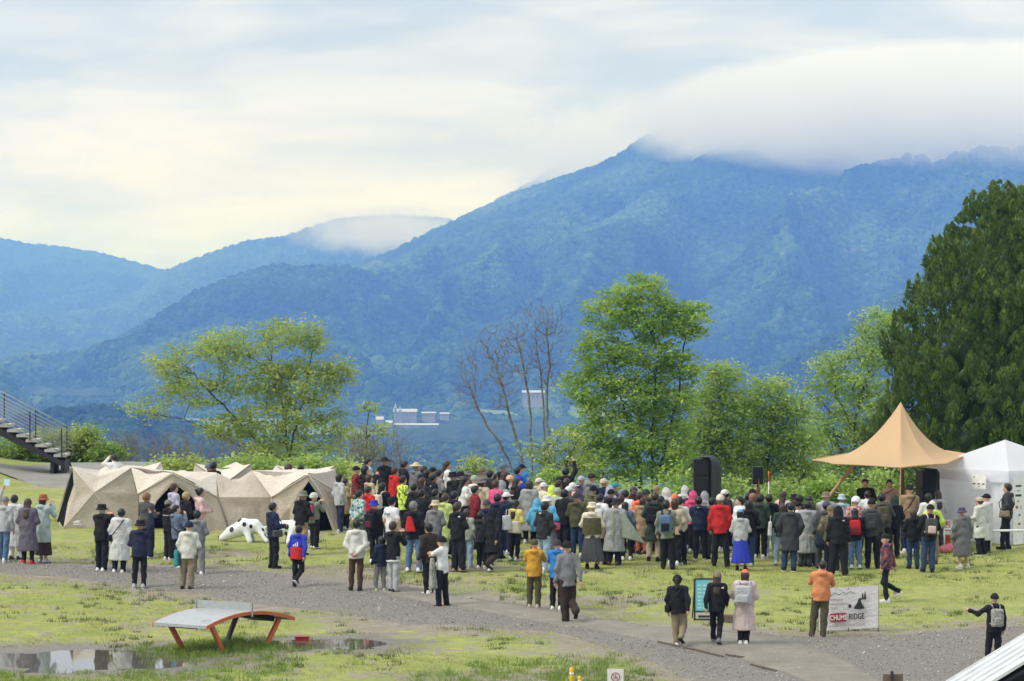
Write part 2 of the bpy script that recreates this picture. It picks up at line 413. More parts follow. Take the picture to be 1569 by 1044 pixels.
def mountain(name, sky, d_foot, d_crest, mat, nc, nr, tree, spur, seed, slant=0.0, foot_z=VALLEY, shape=1.15, pad=0, spur_f=5.0):
    sk = np.array(sky, float); px = np.linspace(sk[0, 0], sk[-1, 0], nc)
    py = np.interp(px, sk[:, 0], sk[:, 1])
    u = (px-W_PX/2)/F_PX; elev = (HOR-py)/F_PX
    t = np.concatenate([np.linspace(0, 1, nr), np.linspace(1, 1.35, max(6, nr//12))[1:]]); nr2 = len(t)
    U, T = np.meshgrid(u, t); E = np.meshgrid(elev, t)[0]
    wob = 1 + .06*(fbm(U*21+seed, U*0+.3, 3, seed)-.5)
    D = (d_foot + (d_crest-d_foot)*T)*wob
    DC = d_crest*wob
    ZC = CAM_Z + E*DC
    tt = np.clip(T, 0, 1)
    Z = foot_z + (ZC-foot_z)*(tt**shape)
    Z = Z - np.maximum(T-1, 0)*(d_crest-d_foot)*.45
    env = np.sin(np.pi*np.clip(T, 0, 1)**.85)**.8*smooth(1.0, .72, T)
    s1 = (U+slant*(1-T)*.052)*spur_f*16 + (fbm(U*32, T*2.2, 3, seed+3)-.5)*1.6
    r1 = 1-np.abs(2*fbm(s1, T*1.1+seed, 2, seed+5)-1)*2.0
    s2 = (U+slant*(1-T)*.07)*spur_f*46 + (fbm(U*92, T*6, 2, seed+6)-.5)*1.5
    r2 = 1-np.abs(2*fbm(s2, T*3.0, 2, seed+8)-1)*2.0
    Z = Z + spur*env*(r1*.8-.45) + spur*.16*env*(r2-.5)
    X = U*D; Y = D
    var = np.clip(fbm(X*.01, Y*.01, 4, seed).ravel()*.5, 0, 1)
    R_ = np.random.default_rng(seed); W_ = np.where(T[:-1, :-1] <= 1.02, 1.0, 0)*np.abs(np.diff(X, axis=1)[:-1])*np.abs(np.diff(Y, axis=0)[:, :-1])
    n_tree = int(min(95000, W_.sum()/(tree*tree*.55))); q = R_.choice(W_.size, n_tree, p=(W_/W_.sum()).ravel()); r_, c_ = np.divmod(q, W_.shape[1])
    fu, fv = R_.random(n_tree), R_.random(n_tree)
    bil = lambda A: (A[r_, c_]*(1-fu)+A[r_, c_+1]*fu)*(1-fv)+(A[r_+1, c_]*(1-fu)+A[r_+1, c_+1]*fu)*fv
    tx, ty, tz = bil(X), bil(Y), bil(Z)
    patch = fbm(tx*.004, ty*.0025, 3, seed+40); big = R_.random(n_tree)
    sc = tree*.5*(.55+.75*big**2); tv = np.clip(.38+(patch-.5)*1.3+R_.normal(0, .14, n_tree)+(bil(r1)-.4)*.22, 0, 1)  # crown colour darker in gullies, paler on spurs: relief shading put into the colour
    FORESTS.append((np.stack([tx, ty, tz+sc*.35], 1), sc, tv))
    V = np.stack([X, Y, Z], -1).reshape(-1, 3)
    me = mesh_from(name, V, grid_faces(nr2, nc)); set_attr(me, 'var', var)
    return tag(obj(name, me, mat), kind='structure')
fm = forest_material('mountain_forest', (.010, .026, .010), (.045, .095, .025), (.14, .22, .05))
fm2 = forest_material('hill_forest', (.015, .032, .012), (.045, .085, .022), (.10, .16, .04))
mountain('far_ridge', [(-500, 350), (-200, 352), (-60, 355), (0, 368), (40, 376), (90, 381), (150, 390), (200, 403), (245, 416), (320, 440), (420, 480)], 12000, 17076, fm, 240, 60, 17, 120, 3, .5)
mountain('middle_ridge', [(-500, 500), (-150, 490), (0, 484), (100, 478), (165, 464), (215, 448), (252, 420), (270, 410), (320, 392), (380, 372), (432, 367), (470, 354), (520, 339), (600, 333), (660, 336), (760, 350), (860, 365)], 9923, 13846, fm, 280, 80, 16, 120, 8, -.4)
mountain('background_peak', [(720, 330), (780, 300), (830, 272), (858, 254), (885, 240), (912, 236), (940, 248), (965, 258), (1000, 240), (1100, 210)], 12000, 15230, fm, 120, 40, 16, 60, 12)
mountain('main_mountain', [(380, 470), (430, 445), (480, 428), (540, 411), (600, 389), (660, 359), (720, 331), (790, 300), (830, 285), (900, 262), (950, 240), (990, 212), (1030, 197), (1080, 181), (1150, 172), (1230, 182), (1320, 188), (1400, 178), (1480, 158), (1560, 168), (1660, 175), (1800, 190), (2000, 240)], 6115, 10615, fm, 420, 200, 14, 215, 5, .9, shape=1.05, spur_f=1.5)
mountain('spur_ridge', [(-500, 600), (-150, 580), (0, 558), (60, 551), (130, 542), (190, 521), (240, 490), (300, 451), (350, 430), (385, 417), (430, 411), (470, 413), (540, 414), (620, 440), (700, 480), (800, 540), (900, 600)], 5307, 8076, fm, 340, 110, 15, 110, 15, -.7, spur_f=3.0)
mountain('foothill', [(950, 640), (1050, 612), (1110, 590), (1180, 566), (1250, 535), (1300, 505), (1350, 470), (1400, 435), (1450, 400), (1520, 370), (1620, 340), (1800, 320)], 3923, 5307, fm2, 220, 80, 12, 60, 25, .5, spur_f=3.0)
mountain('wooded_hill', [(-450, 660), (-100, 655), (0, 652), (60, 640), (100, 630), (160, 628), (220, 636), (300, 655), (380, 690), (460, 720)], 2653, 3461, fm2, 200, 40, 9, 22, 33)
def build_valley():
    ys = np.concatenate([np.linspace(220, 1150, 70), np.linspace(1150, 6230, 160)[1:], np.linspace(6230, 21000, 40)[1:]])
    us = np.linspace(-.26, .26, 260)
    U, Y = np.meshgrid(us, ys); X = U*(Y+400)
    top = G0 + SLOPE*(EDGE-Y0) - .42*(228-EDGE)
    Z = top + (VALLEY-top)*smooth(180, 1300, Y) + (fbm(X*.004, Y*.004, 3, 4)-.5)*16
    h, var = canopy(X.ravel(), Y.ravel(), 9.0, 91)
    field = smooth(.56, .62, fbm(X*.0035+7, Y*.0012, 3, 61)).ravel()*smooth(2000, 3000, Y.ravel())
    V = np.stack([X, Y, Z + (h*(1-field)).reshape(Z.shape)], -1).reshape(-1, 3)
    me = mesh_from('valley_floor', V, grid_faces(len(ys), len(us)))
    set_attr(me, 'var', np.clip(var*.8+field*.3, 0, 1)); set_attr(me, 'field', field)
    t = NT('valley_cover'); f = t.attr('field'); c = t.ramp(t.attr('var'), [(0, (.015, .032, .014)), (.6, (.04, .078, .022)), (1, (.08, .13, .035))])
    t.set(t.mix(f, c, (.17, .24, .08)), .95, .1); tag(obj('valley_floor', me, t.m), kind='structure')
build_valley()

# the forest on the slopes: lumpy crowns instanced on points
def forest(name, pts, sc, var, mat):
    me = bpy.data.meshes.new(name); me.vertices.add(len(pts)); me.vertices.foreach_set('co', np.ascontiguousarray(pts, np.float32).ravel())
    set_attr(me, 'size', sc); set_attr(me, 'var', var)
    o = obj(name, me); ng = bpy.data.node_groups.new(name, 'GeometryNodeTree'); ng.interface.new_socket('Geometry', in_out='INPUT', socket_type='NodeSocketGeometry'); ng.interface.new_socket('Geometry', in_out='OUTPUT', socket_type='NodeSocketGeometry')
    N = ng.nodes; L = ng.links; gi = N.new('NodeGroupInput'); go = N.new('NodeGroupOutput'); iop = N.new('GeometryNodeInstanceOnPoints'); ico = N.new('GeometryNodeMeshIcoSphere'); ico.inputs['Subdivisions'].default_value = 3
    sp = N.new('GeometryNodeSetPosition'); nz = N.new('ShaderNodeTexNoise'); nz.inputs['Scale'].default_value = 2.6; nz.inputs['Detail'].default_value = 2.0; sub_ = N.new('ShaderNodeVectorMath'); sub_.operation = 'SUBTRACT'; sub_.inputs[1].default_value = (.5, .5, .5); scl = N.new('ShaderNodeVectorMath'); scl.operation = 'SCALE'; scl.inputs[3].default_value = 1.3
    L.new(nz.outputs['Color'], sub_.inputs[0]); L.new(sub_.outputs[0], scl.inputs[0]); L.new(scl.outputs[0], sp.inputs['Offset']); L.new(ico.outputs[0], sp.inputs[0]); smn = N.new('GeometryNodeSetMaterial'); smn.inputs[2].default_value = mat; L.new(sp.outputs[0], smn.inputs[0])
    at_ = N.new('GeometryNodeInputNamedAttribute'); at_.data_type = 'FLOAT'; at_.inputs[0].default_value = 'size'
    rv = N.new('FunctionNodeRandomValue'); rv.data_type = 'FLOAT_VECTOR'; rv.inputs[1].default_value = (6.28, 6.28, 6.28)
    L.new(gi.outputs[0], iop.inputs['Points']); L.new(smn.outputs[0], iop.inputs['Instance']); L.new(at_.outputs[0], iop.inputs['Scale']); L.new(rv.outputs[0], iop.inputs['Rotation']); L.new(iop.outputs[0], go.inputs[0])
    md = o.modifiers.new('forest', 'NODES'); md.node_group = ng; return tag(o, 'distant broadleaf forest covering the mountain slopes', None, None, 'stuff')
def crown_material():
    t = NT('far_crowns'); a = t.n('Attribute'); a.attribute_name = 'var'; a.attribute_type = 'INSTANCER'
    t.set(t.ramp(a.outputs['Fac'], [(0, (.010, .025, .010)), (.4, (.035, .080, .020)), (.75, (.075, .14, .032)), (1, (.13, .205, .05))]), .95, .1); return t.m
def valley_forest():
    R_ = np.random.default_rng(3); n = 52000; y = 900+5300*R_.random(n)**.75; x = (R_.random(n)-.5)*.30*(y+300)
    top = G0 + SLOPE*(EDGE-Y0) - .42*(228-EDGE); z = top + (VALLEY-top)*smooth(180, 1300, y) + (fbm(x*.004, y*.004, 3, 4)-.5)*16
    keep = ~((fbm(x*.0035+7, y*.0012, 3, 61) > .58) & (y > 2000)) & ~((np.abs(y-4800) < 420) & (x > -200) & (x < 90)); x, y, z = x[keep], y[keep], z[keep]; sc = R_.uniform(4.0, 8.5, len(x))
    FORESTS.append((np.stack([x, y, z+sc*.4], 1), sc, np.clip(R_.normal(.35, .2, len(x)), 0, 1)))
valley_forest()
forest('mountain_forest', np.concatenate([f[0] for f in FORESTS]), np.concatenate([f[1] for f in FORESTS]), np.concatenate([f[2] for f in FORESTS]), crown_material())

# ------------------------------------------------------------------ low cloud on the summits
def cloud(name, label, x0, x1, y0, y1, d0, d1, dens, kind, scale, seed, cut=.5, soft=.28):
    """soft-edged body of cloud; kind 'cap' thickens upward, 'wisp' fades out on all sides"""
    a = at(x0, y1, d0); b = at(x1, y0, d1); c = Vector(((at(x0, y1, (d0+d1)/2).x+at(x1, y1, (d0+d1)/2).x)/2, (d0+d1)/2, (at(x0, y1, d0).z+at(x0, y0, d0).z)/2)); sx = (x1-x0)/F_PX*(d0+d1)/2; sz = (y1-y0)/F_PX*d0
    o = MB().box((0, 0, 0), (sx, d1-d0, sz)).build(name, None, None, loc=c); m = bpy.data.materials.new(name); m.use_nodes = True; nt = m.node_tree; nt.nodes.clear(); N = nt.nodes; L = nt.links
    out = N.new('ShaderNodeOutputMaterial'); v = N.new('ShaderNodeVolumePrincipled'); v.inputs['Color'].default_value = (1, 1, 1, 1); v.inputs['Absorption Color'].default_value = (1, 1, 1, 1); v.inputs['Anisotropy'].default_value = .1
    tc = N.new('ShaderNodeTexCoord'); nz = N.new('ShaderNodeTexNoise'); nz.noise_dimensions = '4D'; nz.inputs['W'].default_value = seed; nz.inputs['Scale'].default_value = scale; nz.inputs['Detail'].default_value = 7; nz.inputs['Roughness'].default_value = .66; nz.inputs['Distortion'].default_value = .4; L.new(tc.outputs['Object'], nz.inputs['Vector'])
    sp = N.new('ShaderNodeSeparateXYZ'); L.new(tc.outputs['Object'], sp.inputs[0])
    def M(op, a_, b_=0.0):
        q = N.new('ShaderNodeMath'); q.operation = op
        for k, w in ((0, a_), (1, b_)):
            if hasattr(w, 'is_linked'): L.new(w, q.inputs[k])
            else: q.inputs[k].default_value = w
        return q.outputs[0]
    def edge_(s, half, f): return M('MINIMUM', M('MAXIMUM', M('DIVIDE', M('SUBTRACT', half, M('ABSOLUTE', s)), half*f), 0.0), 1.0)
    q2 = M('SQRT', M('ADD', M('ADD', M('POWER', M('ABSOLUTE', M('DIVIDE', sp.outputs[0], sx/2)), 2.0), M('POWER', M('ABSOLUTE', M('DIVIDE', sp.outputs[2], sz/2)), 2.0)), M('POWER', M('ABSOLUTE', M('DIVIDE', sp.outputs[1], (d1-d0)/2)), 2.0)))
    env = M('MAXIMUM', M('SUBTRACT', 1.0, q2), 0.0)
    s_ = M('ADD', M('SUBTRACT', nz.outputs[0], cut), M('MULTIPLY', M('SUBTRACT', env, .45), .34)); dd = M('MULTIPLY', M('MINIMUM', M('MAXIMUM', M('DIVIDE', s_, soft), 0.0), 1.0), dens)
    L.new(M('MULTIPLY', dd, M('MINIMUM', M('MULTIPLY', env, 6.0), 1.0)), v.inputs['Density']); L.new(v.outputs[0], out.inputs['Volume']); o.data.materials.append(m); tag(o, label, None, None, 'stuff')
cloud('cloud', 'low cloud capping the main mountain', 930, 2040, 0, 285, 8300, 11200, .0068, 'wisp', .0075, 1.3, .30, .17)
cloud('cloud', 'thin cloud drifting over the middle ridge', 400, 800, 290, 400, 11000, 13400, .0030, 'wisp', .011, 4.1, .45, .14)
cloud('cloud', 'thin cloud around the small peak behind the main mountain', 720, 1120, 110, 330, 11600, 14200, .0030, 'wisp', .009, 7.7, .42, .16)
scene.cycles.volume_step_rate = .25; scene.cycles.volume_max_steps = 256

# ------------------------------------------------------------------ air
def build_haze():
    mb = MB(); mb.box((0, 11000, 250), (14000, 23000, 1020)); o = mb.build('haze', None)
    m = bpy.data.materials.new('haze_air'); m.use_nodes = True; nt = m.node_tree; nt.nodes.clear()
    out = nt.nodes.new('ShaderNodeOutputMaterial'); v = nt.nodes.new('ShaderNodeVolumePrincipled')
    v.inputs['Color'].default_value = (.15, .33, 1.0, 1); v.inputs['Density'].default_value = HAZE
    v.inputs['Absorption Color'].default_value = (1, 1, 1, 1); v.inputs['Anisotropy'].default_value = 0.0
    nt.links.new(v.outputs[0], out.inputs['Volume']); o.data.materials.append(m); tag(o, kind='stuff')
HAZE = 1.4e-4
build_haze()
# ================================================================== TREES AND SHRUBS
def bark_material(name, c, pale):
    t = NT(name); v = t.pos(); n = t.noise(5, 5, .7, v); n2 = t.noise(40, 3, .7, v)
    t.set(t.ramp(n.outputs[0], [(.3, c), (.7, pale)]), .9, .2); t.bump(n2.outputs[0], .7, .02); return t.m
def leaf_material(name, dark, mid, light, trans=.42):
    t = NT(name); v = t.attr('var'); c = t.ramp(v, [(0, dark), (.5, mid), (1, light)])
    t.set(c, .55, .35)
    tr = t.n('BsdfTranslucent'); t.t.links.new(t.mix(.5, c, light), tr.inputs[0]); ms = t.n('MixShader'); ms.inputs[0].default_value = trans
    t.l(t.b, 0, ms, 1); t.l(tr, 0, ms, 2); t.l(ms, 0, t.out, 0); return t.m
BARK = bark_material('bark', (.05, .042, .034), (.13, .115, .095))
BARK_PALE = bark_material('bark_weathered', (.10, .088, .075), (.30, .28, .255))
LEAF_A = leaf_material('locust_leaf', (.19, .27, .055), (.35, .46, .10), (.52, .59, .17))
LEAF_B = leaf_material('young_leaf', (.12, .24, .03), (.27, .44, .07), (.50, .62, .14))
LEAF_C = leaf_material('shade_leaf', (.15, .27, .05), (.32, .47, .10), (.55, .66, .20))
LEAF_D = leaf_material('cypress_spray', (.030, .070, .016), (.095, .165, .032), (.25, .34, .07), .15)
LEAF_E = leaf_material('shrub_leaf', (.09, .17, .03), (.19, .31, .05), (.34, .46, .10))
def tubes(segs, seg_n=5):
    """segs: list of (a, b, ra, rb) -> verts, faces of joined prisms"""
    a = np.array([s[0] for s in segs]); b = np.array([s[1] for s in segs]); ra = np.array([s[2] for s in segs]); rb = np.array([s[3] for s in segs])
    d = b-a; d = d/np.maximum(np.linalg.norm(d, axis=1, keepdims=True), 1e-6)
    up = np.where(np.abs(d[:, 2:3]) < .9, np.array([[0, 0, 1.]]), np.array([[1., 0, 0]]))
    e1 = np.cross(d, up); e1 /= np.linalg.norm(e1, axis=1, keepdims=True); e2 = np.cross(d, e1)
    th = np.arange(seg_n)*2*math.pi/seg_n; c = np.cos(th)[None, :, None]; s_ = np.sin(th)[None, :, None]
    ring = e1[:, None]*c + e2[:, None]*s_
    A = a[:, None] + ring*ra[:, None, None]; B = b[:, None] + ring*rb[:, None, None]
    V = np.concatenate([A, B], 1).reshape(-1, 3); n = len(segs); k = np.arange(seg_n); k2 = (k+1) % seg_n
    base = (np.arange(n)*2*seg_n)[:, None]
    F = np.stack([base+k, base+k2, base+seg_n+k2, base+seg_n+k], -1).reshape(-1, 4)
    return V, F
def grow(stems, targets, r_tip=.012, r_exp=2.3, up=.25, R_=None, kink=.12):
    """stems: list of polylines (rooted); targets joined one by one to the nearest node. returns segments with pipe-model radii"""
    R_ = R_ or np.random.default_rng(1)
    nodes = []; par = []
    for st in stems:
        prev = -1
        st = [np.array(p, float) for p in st]
        for i in range(len(st)-1):
            n = max(2, int(np.linalg.norm(st[i+1]-st[i])/.35))
            for k in range(n + (1 if i == len(st)-2 else 0)):
                p = st[i] + (st[i+1]-st[i])*k/n
                p = p + (R_.normal(0, .03, 3) if prev >= 0 else 0)
                nodes.append(p); par.append(prev); prev = len(nodes)-1
    base_z = nodes[0][2]
    tg = sorted(targets, key=lambda p: min(np.linalg.norm(p-n) for n in nodes[::3]))
    for p in tg:
        P = np.array(nodes); d = P-p; dist = np.linalg.norm(d, axis=1)
        pen = dist + 1.2*np.maximum(0, P[:, 2]-p[2]+.1) + .5*np.maximum(0, base_z+1.0-P[:, 2])
        i = int(np.argmin(pen)); L = dist[i]
        if L < .12: continue
        n = max(1, int(L/.38)); a = P[i]; prev = i
        mid = R_.normal(0, kink*L*.5, 3); mid[2] += up*L*.35
        for k in range(1, n+1):
            t = k/n; q = a+(p-a)*t + mid*math.sin(math.pi*t)*.55
            nodes.append(q); par.append(prev); prev = len(nodes)-1
    n = len(nodes); w = np.zeros(n); kids = np.zeros(n, int)
    for i in range(n):
        if par[i] >= 0: kids[par[i]] += 1
    for i in range(n-1, -1, -1):
        if kids[i] == 0: w[i] += r_tip**r_exp
        if par[i] >= 0: w[par[i]] += w[i]*1.0
    r = w**(1/r_exp)
    segs = [(nodes[par[i]], nodes[i], min(r[par[i]], r[i]*1.6), r[i]) for i in range(n) if par[i] >= 0]
    return segs
def leaf_quads(centers, n_each, spread, size, R_, flat=.6, droop=0.0, var0=None, aspect=.55):
    c = np.repeat(np.asarray(centers), n_each, 0); N = len(c)
    off = R_.normal(0, 1, (N, 3))*np.array([spread, spread, spread*flat]); p = c+off; p[:, 2] -= droop*np.linalg.norm(off[:, :2], axis=1)
    ax = R_.normal(0, 1, (N, 3)); ax[:, 2] *= .5; ax /= np.linalg.norm(ax, axis=1, keepdims=True)
    nm = R_.normal(0, .6, (N, 3)); nm[:, 2] += .9; side = np.cross(nm, ax); side /= np.linalg.norm(side, axis=1, keepdims=True)
    s = size*R_.uniform(.55, 1.35, (N, 1))
    A = p-ax*s*.5; B = p+side*s*aspect*.5; C = p+ax*s*.5; D = p-side*s*aspect*.5
    V = np.stack([A, B, C, D], 1).reshape(-1, 3); F = np.arange(4*N).reshape(N, 4)
    v0 = np.repeat(R_.uniform(.15, .85, len(centers)) if var0 is None else var0, n_each)
    var = np.clip(v0 + R_.normal(0, .16, N), 0, 1)
    return V, F, np.repeat(var, 4)
def tree(name, label, cat, base, stems, targets, leaf, n_leaf, spread, size, bark=None, group=None, seed=1, r_tip=.012, flat=.55, drop=0.0, up=.25, kink=.12):
    R_ = np.random.default_rng(seed); root = thing(name, base, label, cat, group); b = np.array(base)
    segs = grow([[np.array(p)-b for p in st] for st in stems], [np.array(t)-b for t in targets], r_tip, R_=R_, up=up, kink=kink)
    V, F = tubes(segs); obj('trunk', mesh_from('trunk', V, F), bark or BARK, root)
    if leaf:
        T = np.array([np.array(t)-b for t in targets]); keep = R_.random(len(T)) > drop
        V, F, var = leaf_quads(T[keep], n_leaf, spread, size, R_, flat)
        # colour follows the clump, paler young leaves towards shoot tips
        me = mesh_from('crown', V, F, False); set_attr(me, 'var', var); obj('crown', me, leaf, root)
    return root
def blob_targets(blobs, d, n, R_, depth=.8, gap=.45, surf=.55):
    """points filling photo-traced crown lobes (cx, cy, rx, ry in photo pixels) as ellipsoids in the world at distance d"""
    out = []; m = d/F_PX; w = np.array([b[2]*b[3] for b in blobs], float); w /= w.sum(); tries = 0
    while len(out) < n and tries < n*40:
        tries += 1
        b = blobs[R_.choice(len(blobs), p=w)]; v = R_.normal(0, 1, 3); v /= np.linalg.norm(v); rr = surf + (1-surf)*R_.random() if R_.random() < .75 else R_.random()**.5
        v = v*rr; p = at(b[0]+v[0]*b[2], b[1]-v[2]*b[3], d); p = np.array(p); p[1] += v[1]*b[2]*m*depth
        if out and min(np.linalg.norm(p-q) for q in out[-160:]) < gap*R_.uniform(.5, 1): continue
        out.append(p)
    return out
def g_at(px, d):
    x = (px-W_PX/2)/F_PX*d; return (x, d, gz(x, d))
def stem_px(pts, d, dy=None):
    return [np.array(at(x, y, d + (dy[i] if dy else 0))) for i, (x, y) in enumerate(pts)]
def rooted(pts, d, dy=None):
    s = stem_px(pts, d, dy); b = s[0]; z = gz(b[0], b[1]); s.insert(0, np.array((b[0]+.05, b[1], z-.1))); return s, (b[0]+.05, b[1], z-.02)
def T(name, label, d, stems, blobs, n, leaf, n_leaf=26, spread=.24, size=.17, seed=1, bark=None, group='trees along the edge of the meadow', cat='tree', r_tip=.012, gap=.42, **kw):
    d = d*2.31; R_ = np.random.default_rng(seed); S = []; base = None
    for st in stems:
        s, b0 = rooted(st, d); base = base or b0; S.append(s)
    tg = blob_targets(blobs, d, n, R_, gap=gap)
    return tree(name, label, cat, base, S, tg, leaf, n_leaf, spread, size, bark, group, seed, r_tip, **kw)
# spreading locust on the left: open crown, limbs show
T('locust_tree', 'spreading open-crowned yellow-green tree behind the beige tents', 68,
  [[(442, 712), (438, 660), (430, 600), (415, 540), (400, 510)], [(446, 715), (405, 690), (360, 640), (320, 600), (285, 560)], [(440, 715), (455, 650), (470, 590), (478, 540), (470, 510)], [(436, 712), (380, 690), (310, 655), (250, 632)]],
  [(352, 535, 62, 30), (430, 512, 45, 24), (480, 520, 22, 26), (262, 556, 34, 26), (300, 600, 62, 24), (228, 628, 36, 14), (470, 590, 60, 40), (520, 570, 26, 22), (430, 640, 70, 36), (350, 655, 50, 20), (510, 650, 30, 24), (400, 580, 60, 36), (440, 690, 90, 22)],
  520, LEAF_A, 52, .23, .145, 41, r_tip=.0072, gap=.30, flat=.7, drop=.03)
T('young_tree', 'small sparse green tree between the tents and the far village', 70, [[(560, 715), (562, 670), (566, 630)]], [(566, 622, 14, 12), (545, 665, 26, 14), (585, 660, 18, 12), (560, 690, 28, 16)], 60, LEAF_A, 22, .2, .15, 42, drop=.25, flat=.4)
# bare trees
T('bare_tree', 'leaning leafless grey tree left of the twin bare trunks', 66, [[(792, 735), (772, 690), (748, 655), (725, 610), (712, 570)], [(800, 735), (796, 690), (780, 640), (770, 590), (752, 540)]],
  [(735, 560, 40, 40), (760, 520, 34, 34), (715, 600, 24, 30), (775, 600, 26, 40), (710, 540, 14, 30)], 480, None, seed=51, bark=BARK_PALE, r_tip=.0068, gap=.17, up=.3, kink=.035, group='leafless trees behind the crowd')
T('bare_tree', 'tall leafless tree with twin upright trunks in front of the mountain', 65.5, [[(836, 740), (834, 680), (832, 610), (826, 560), (818, 510)], [(842, 740), (840, 690), (838, 620), (842, 560), (838, 500)], [(815, 735), (814, 680), (812, 620), (800, 560), (792, 520)]],
  [(812, 500, 40, 44), (850, 500, 28, 40), (790, 540, 40, 40), (835, 560, 34, 40), (820, 470, 24, 18)], 620, None, seed=52, bark=BARK_PALE, r_tip=.0068, gap=.17, up=.3, kink=.035, group='leafless trees behind the crowd')
# the tall green tree and its neighbours
T('broadleaf_tree', 'tallest fresh green tree in the centre with two tiers of foliage', 65, [[(1000, 750), (998, 690), (1004, 620), (1010, 540), (985, 480)], [(985, 750), (975, 690), (955, 620), (930, 560)], [(1004, 750), (1020, 680), (1040, 600), (1050, 520)]],
  [(985, 445, 45, 26), (935, 480, 45, 34), (1000, 490, 60, 36), (1050, 490, 38, 32), (920, 540, 40, 30), (985, 545, 60, 34), (1050, 560, 30, 24), (910, 590, 44, 36), (965, 610, 62, 44), (1020, 610, 50, 44), (905, 650, 40, 40), (960, 670, 64, 40), (1025, 680, 46, 46), (920, 710, 50, 30), (990, 725, 50, 22)],
  600, LEAF_B, 62, .225, .155, 61, r_tip=.009, gap=.40, flat=.5, drop=.04)
T('broadleaf_tree', 'light green tree directly behind the left stack of loudspeakers', 66.5, [[(1092, 755), (1095, 690), (1100, 630), (1105, 580)]],
  [(1105, 575, 34, 20), (1085, 610, 34, 24), (1125, 620, 34, 28), (1095, 655, 46, 30), (1120, 690, 46, 34), (1070, 690, 34, 30), (1095, 730, 60, 26)], 300, LEAF_C, 54, .25, .15, 62, gap=.38)
T('broadleaf_tree', 'thin-trunked pale green tree behind the single loudspeaker', 67, [[(1178, 760), (1176, 690), (1180, 630), (1184, 595)], [(1210, 760), (1208, 690), (1200, 640)]],
  [(1182, 592, 30, 16), (1160, 620, 32, 20), (1210, 625, 36, 22), (1180, 655, 50, 28), (1215, 690, 48, 32), (1155, 695, 40, 30), (1190, 735, 66, 26), (1240, 735, 34, 22)], 330, LEAF_C, 54, .25, .15, 63, gap=.38)
T('broadleaf_tree', 'wide green tree between the tan canopy and the dark conifer', 69, [[(1310, 765), (1312, 700), (1310, 640), (1330, 570)], [(1316, 765), (1290, 700), (1270, 630)]],
  [(1345, 500, 34, 28), (1340, 540, 44, 30), (1270, 560, 36, 20), (1310, 585, 56, 26), (1260, 600, 34, 20), (1320, 630, 60, 30), (1265, 660, 44, 28), (1330, 680, 60, 34), (1270, 720, 60, 34), (1350, 730, 50, 26)], 400, LEAF_C, 54, .26, .15, 64, gap=.40)
T('broadleaf_tree', 'low light green tree among the bare trunks right of centre', 63.5, [[(862, 745), (866, 715), (872, 690)]], [(868, 680, 34, 22), (845, 700, 30, 18), (890, 705, 30, 20), (820, 690, 22, 14), (860, 725, 36, 14)], 90, LEAF_A, 24, .2, .15, 65, drop=.15)
T('sapling', 'small rounded green sapling behind the middle of the crowd', 62.5, [[(728, 745), (729, 722), (730, 712)]], [(730, 710, 22, 9), (722, 722, 20, 8), (742, 722, 16, 8)], 34, LEAF_A, 24, .17, .15, 66)

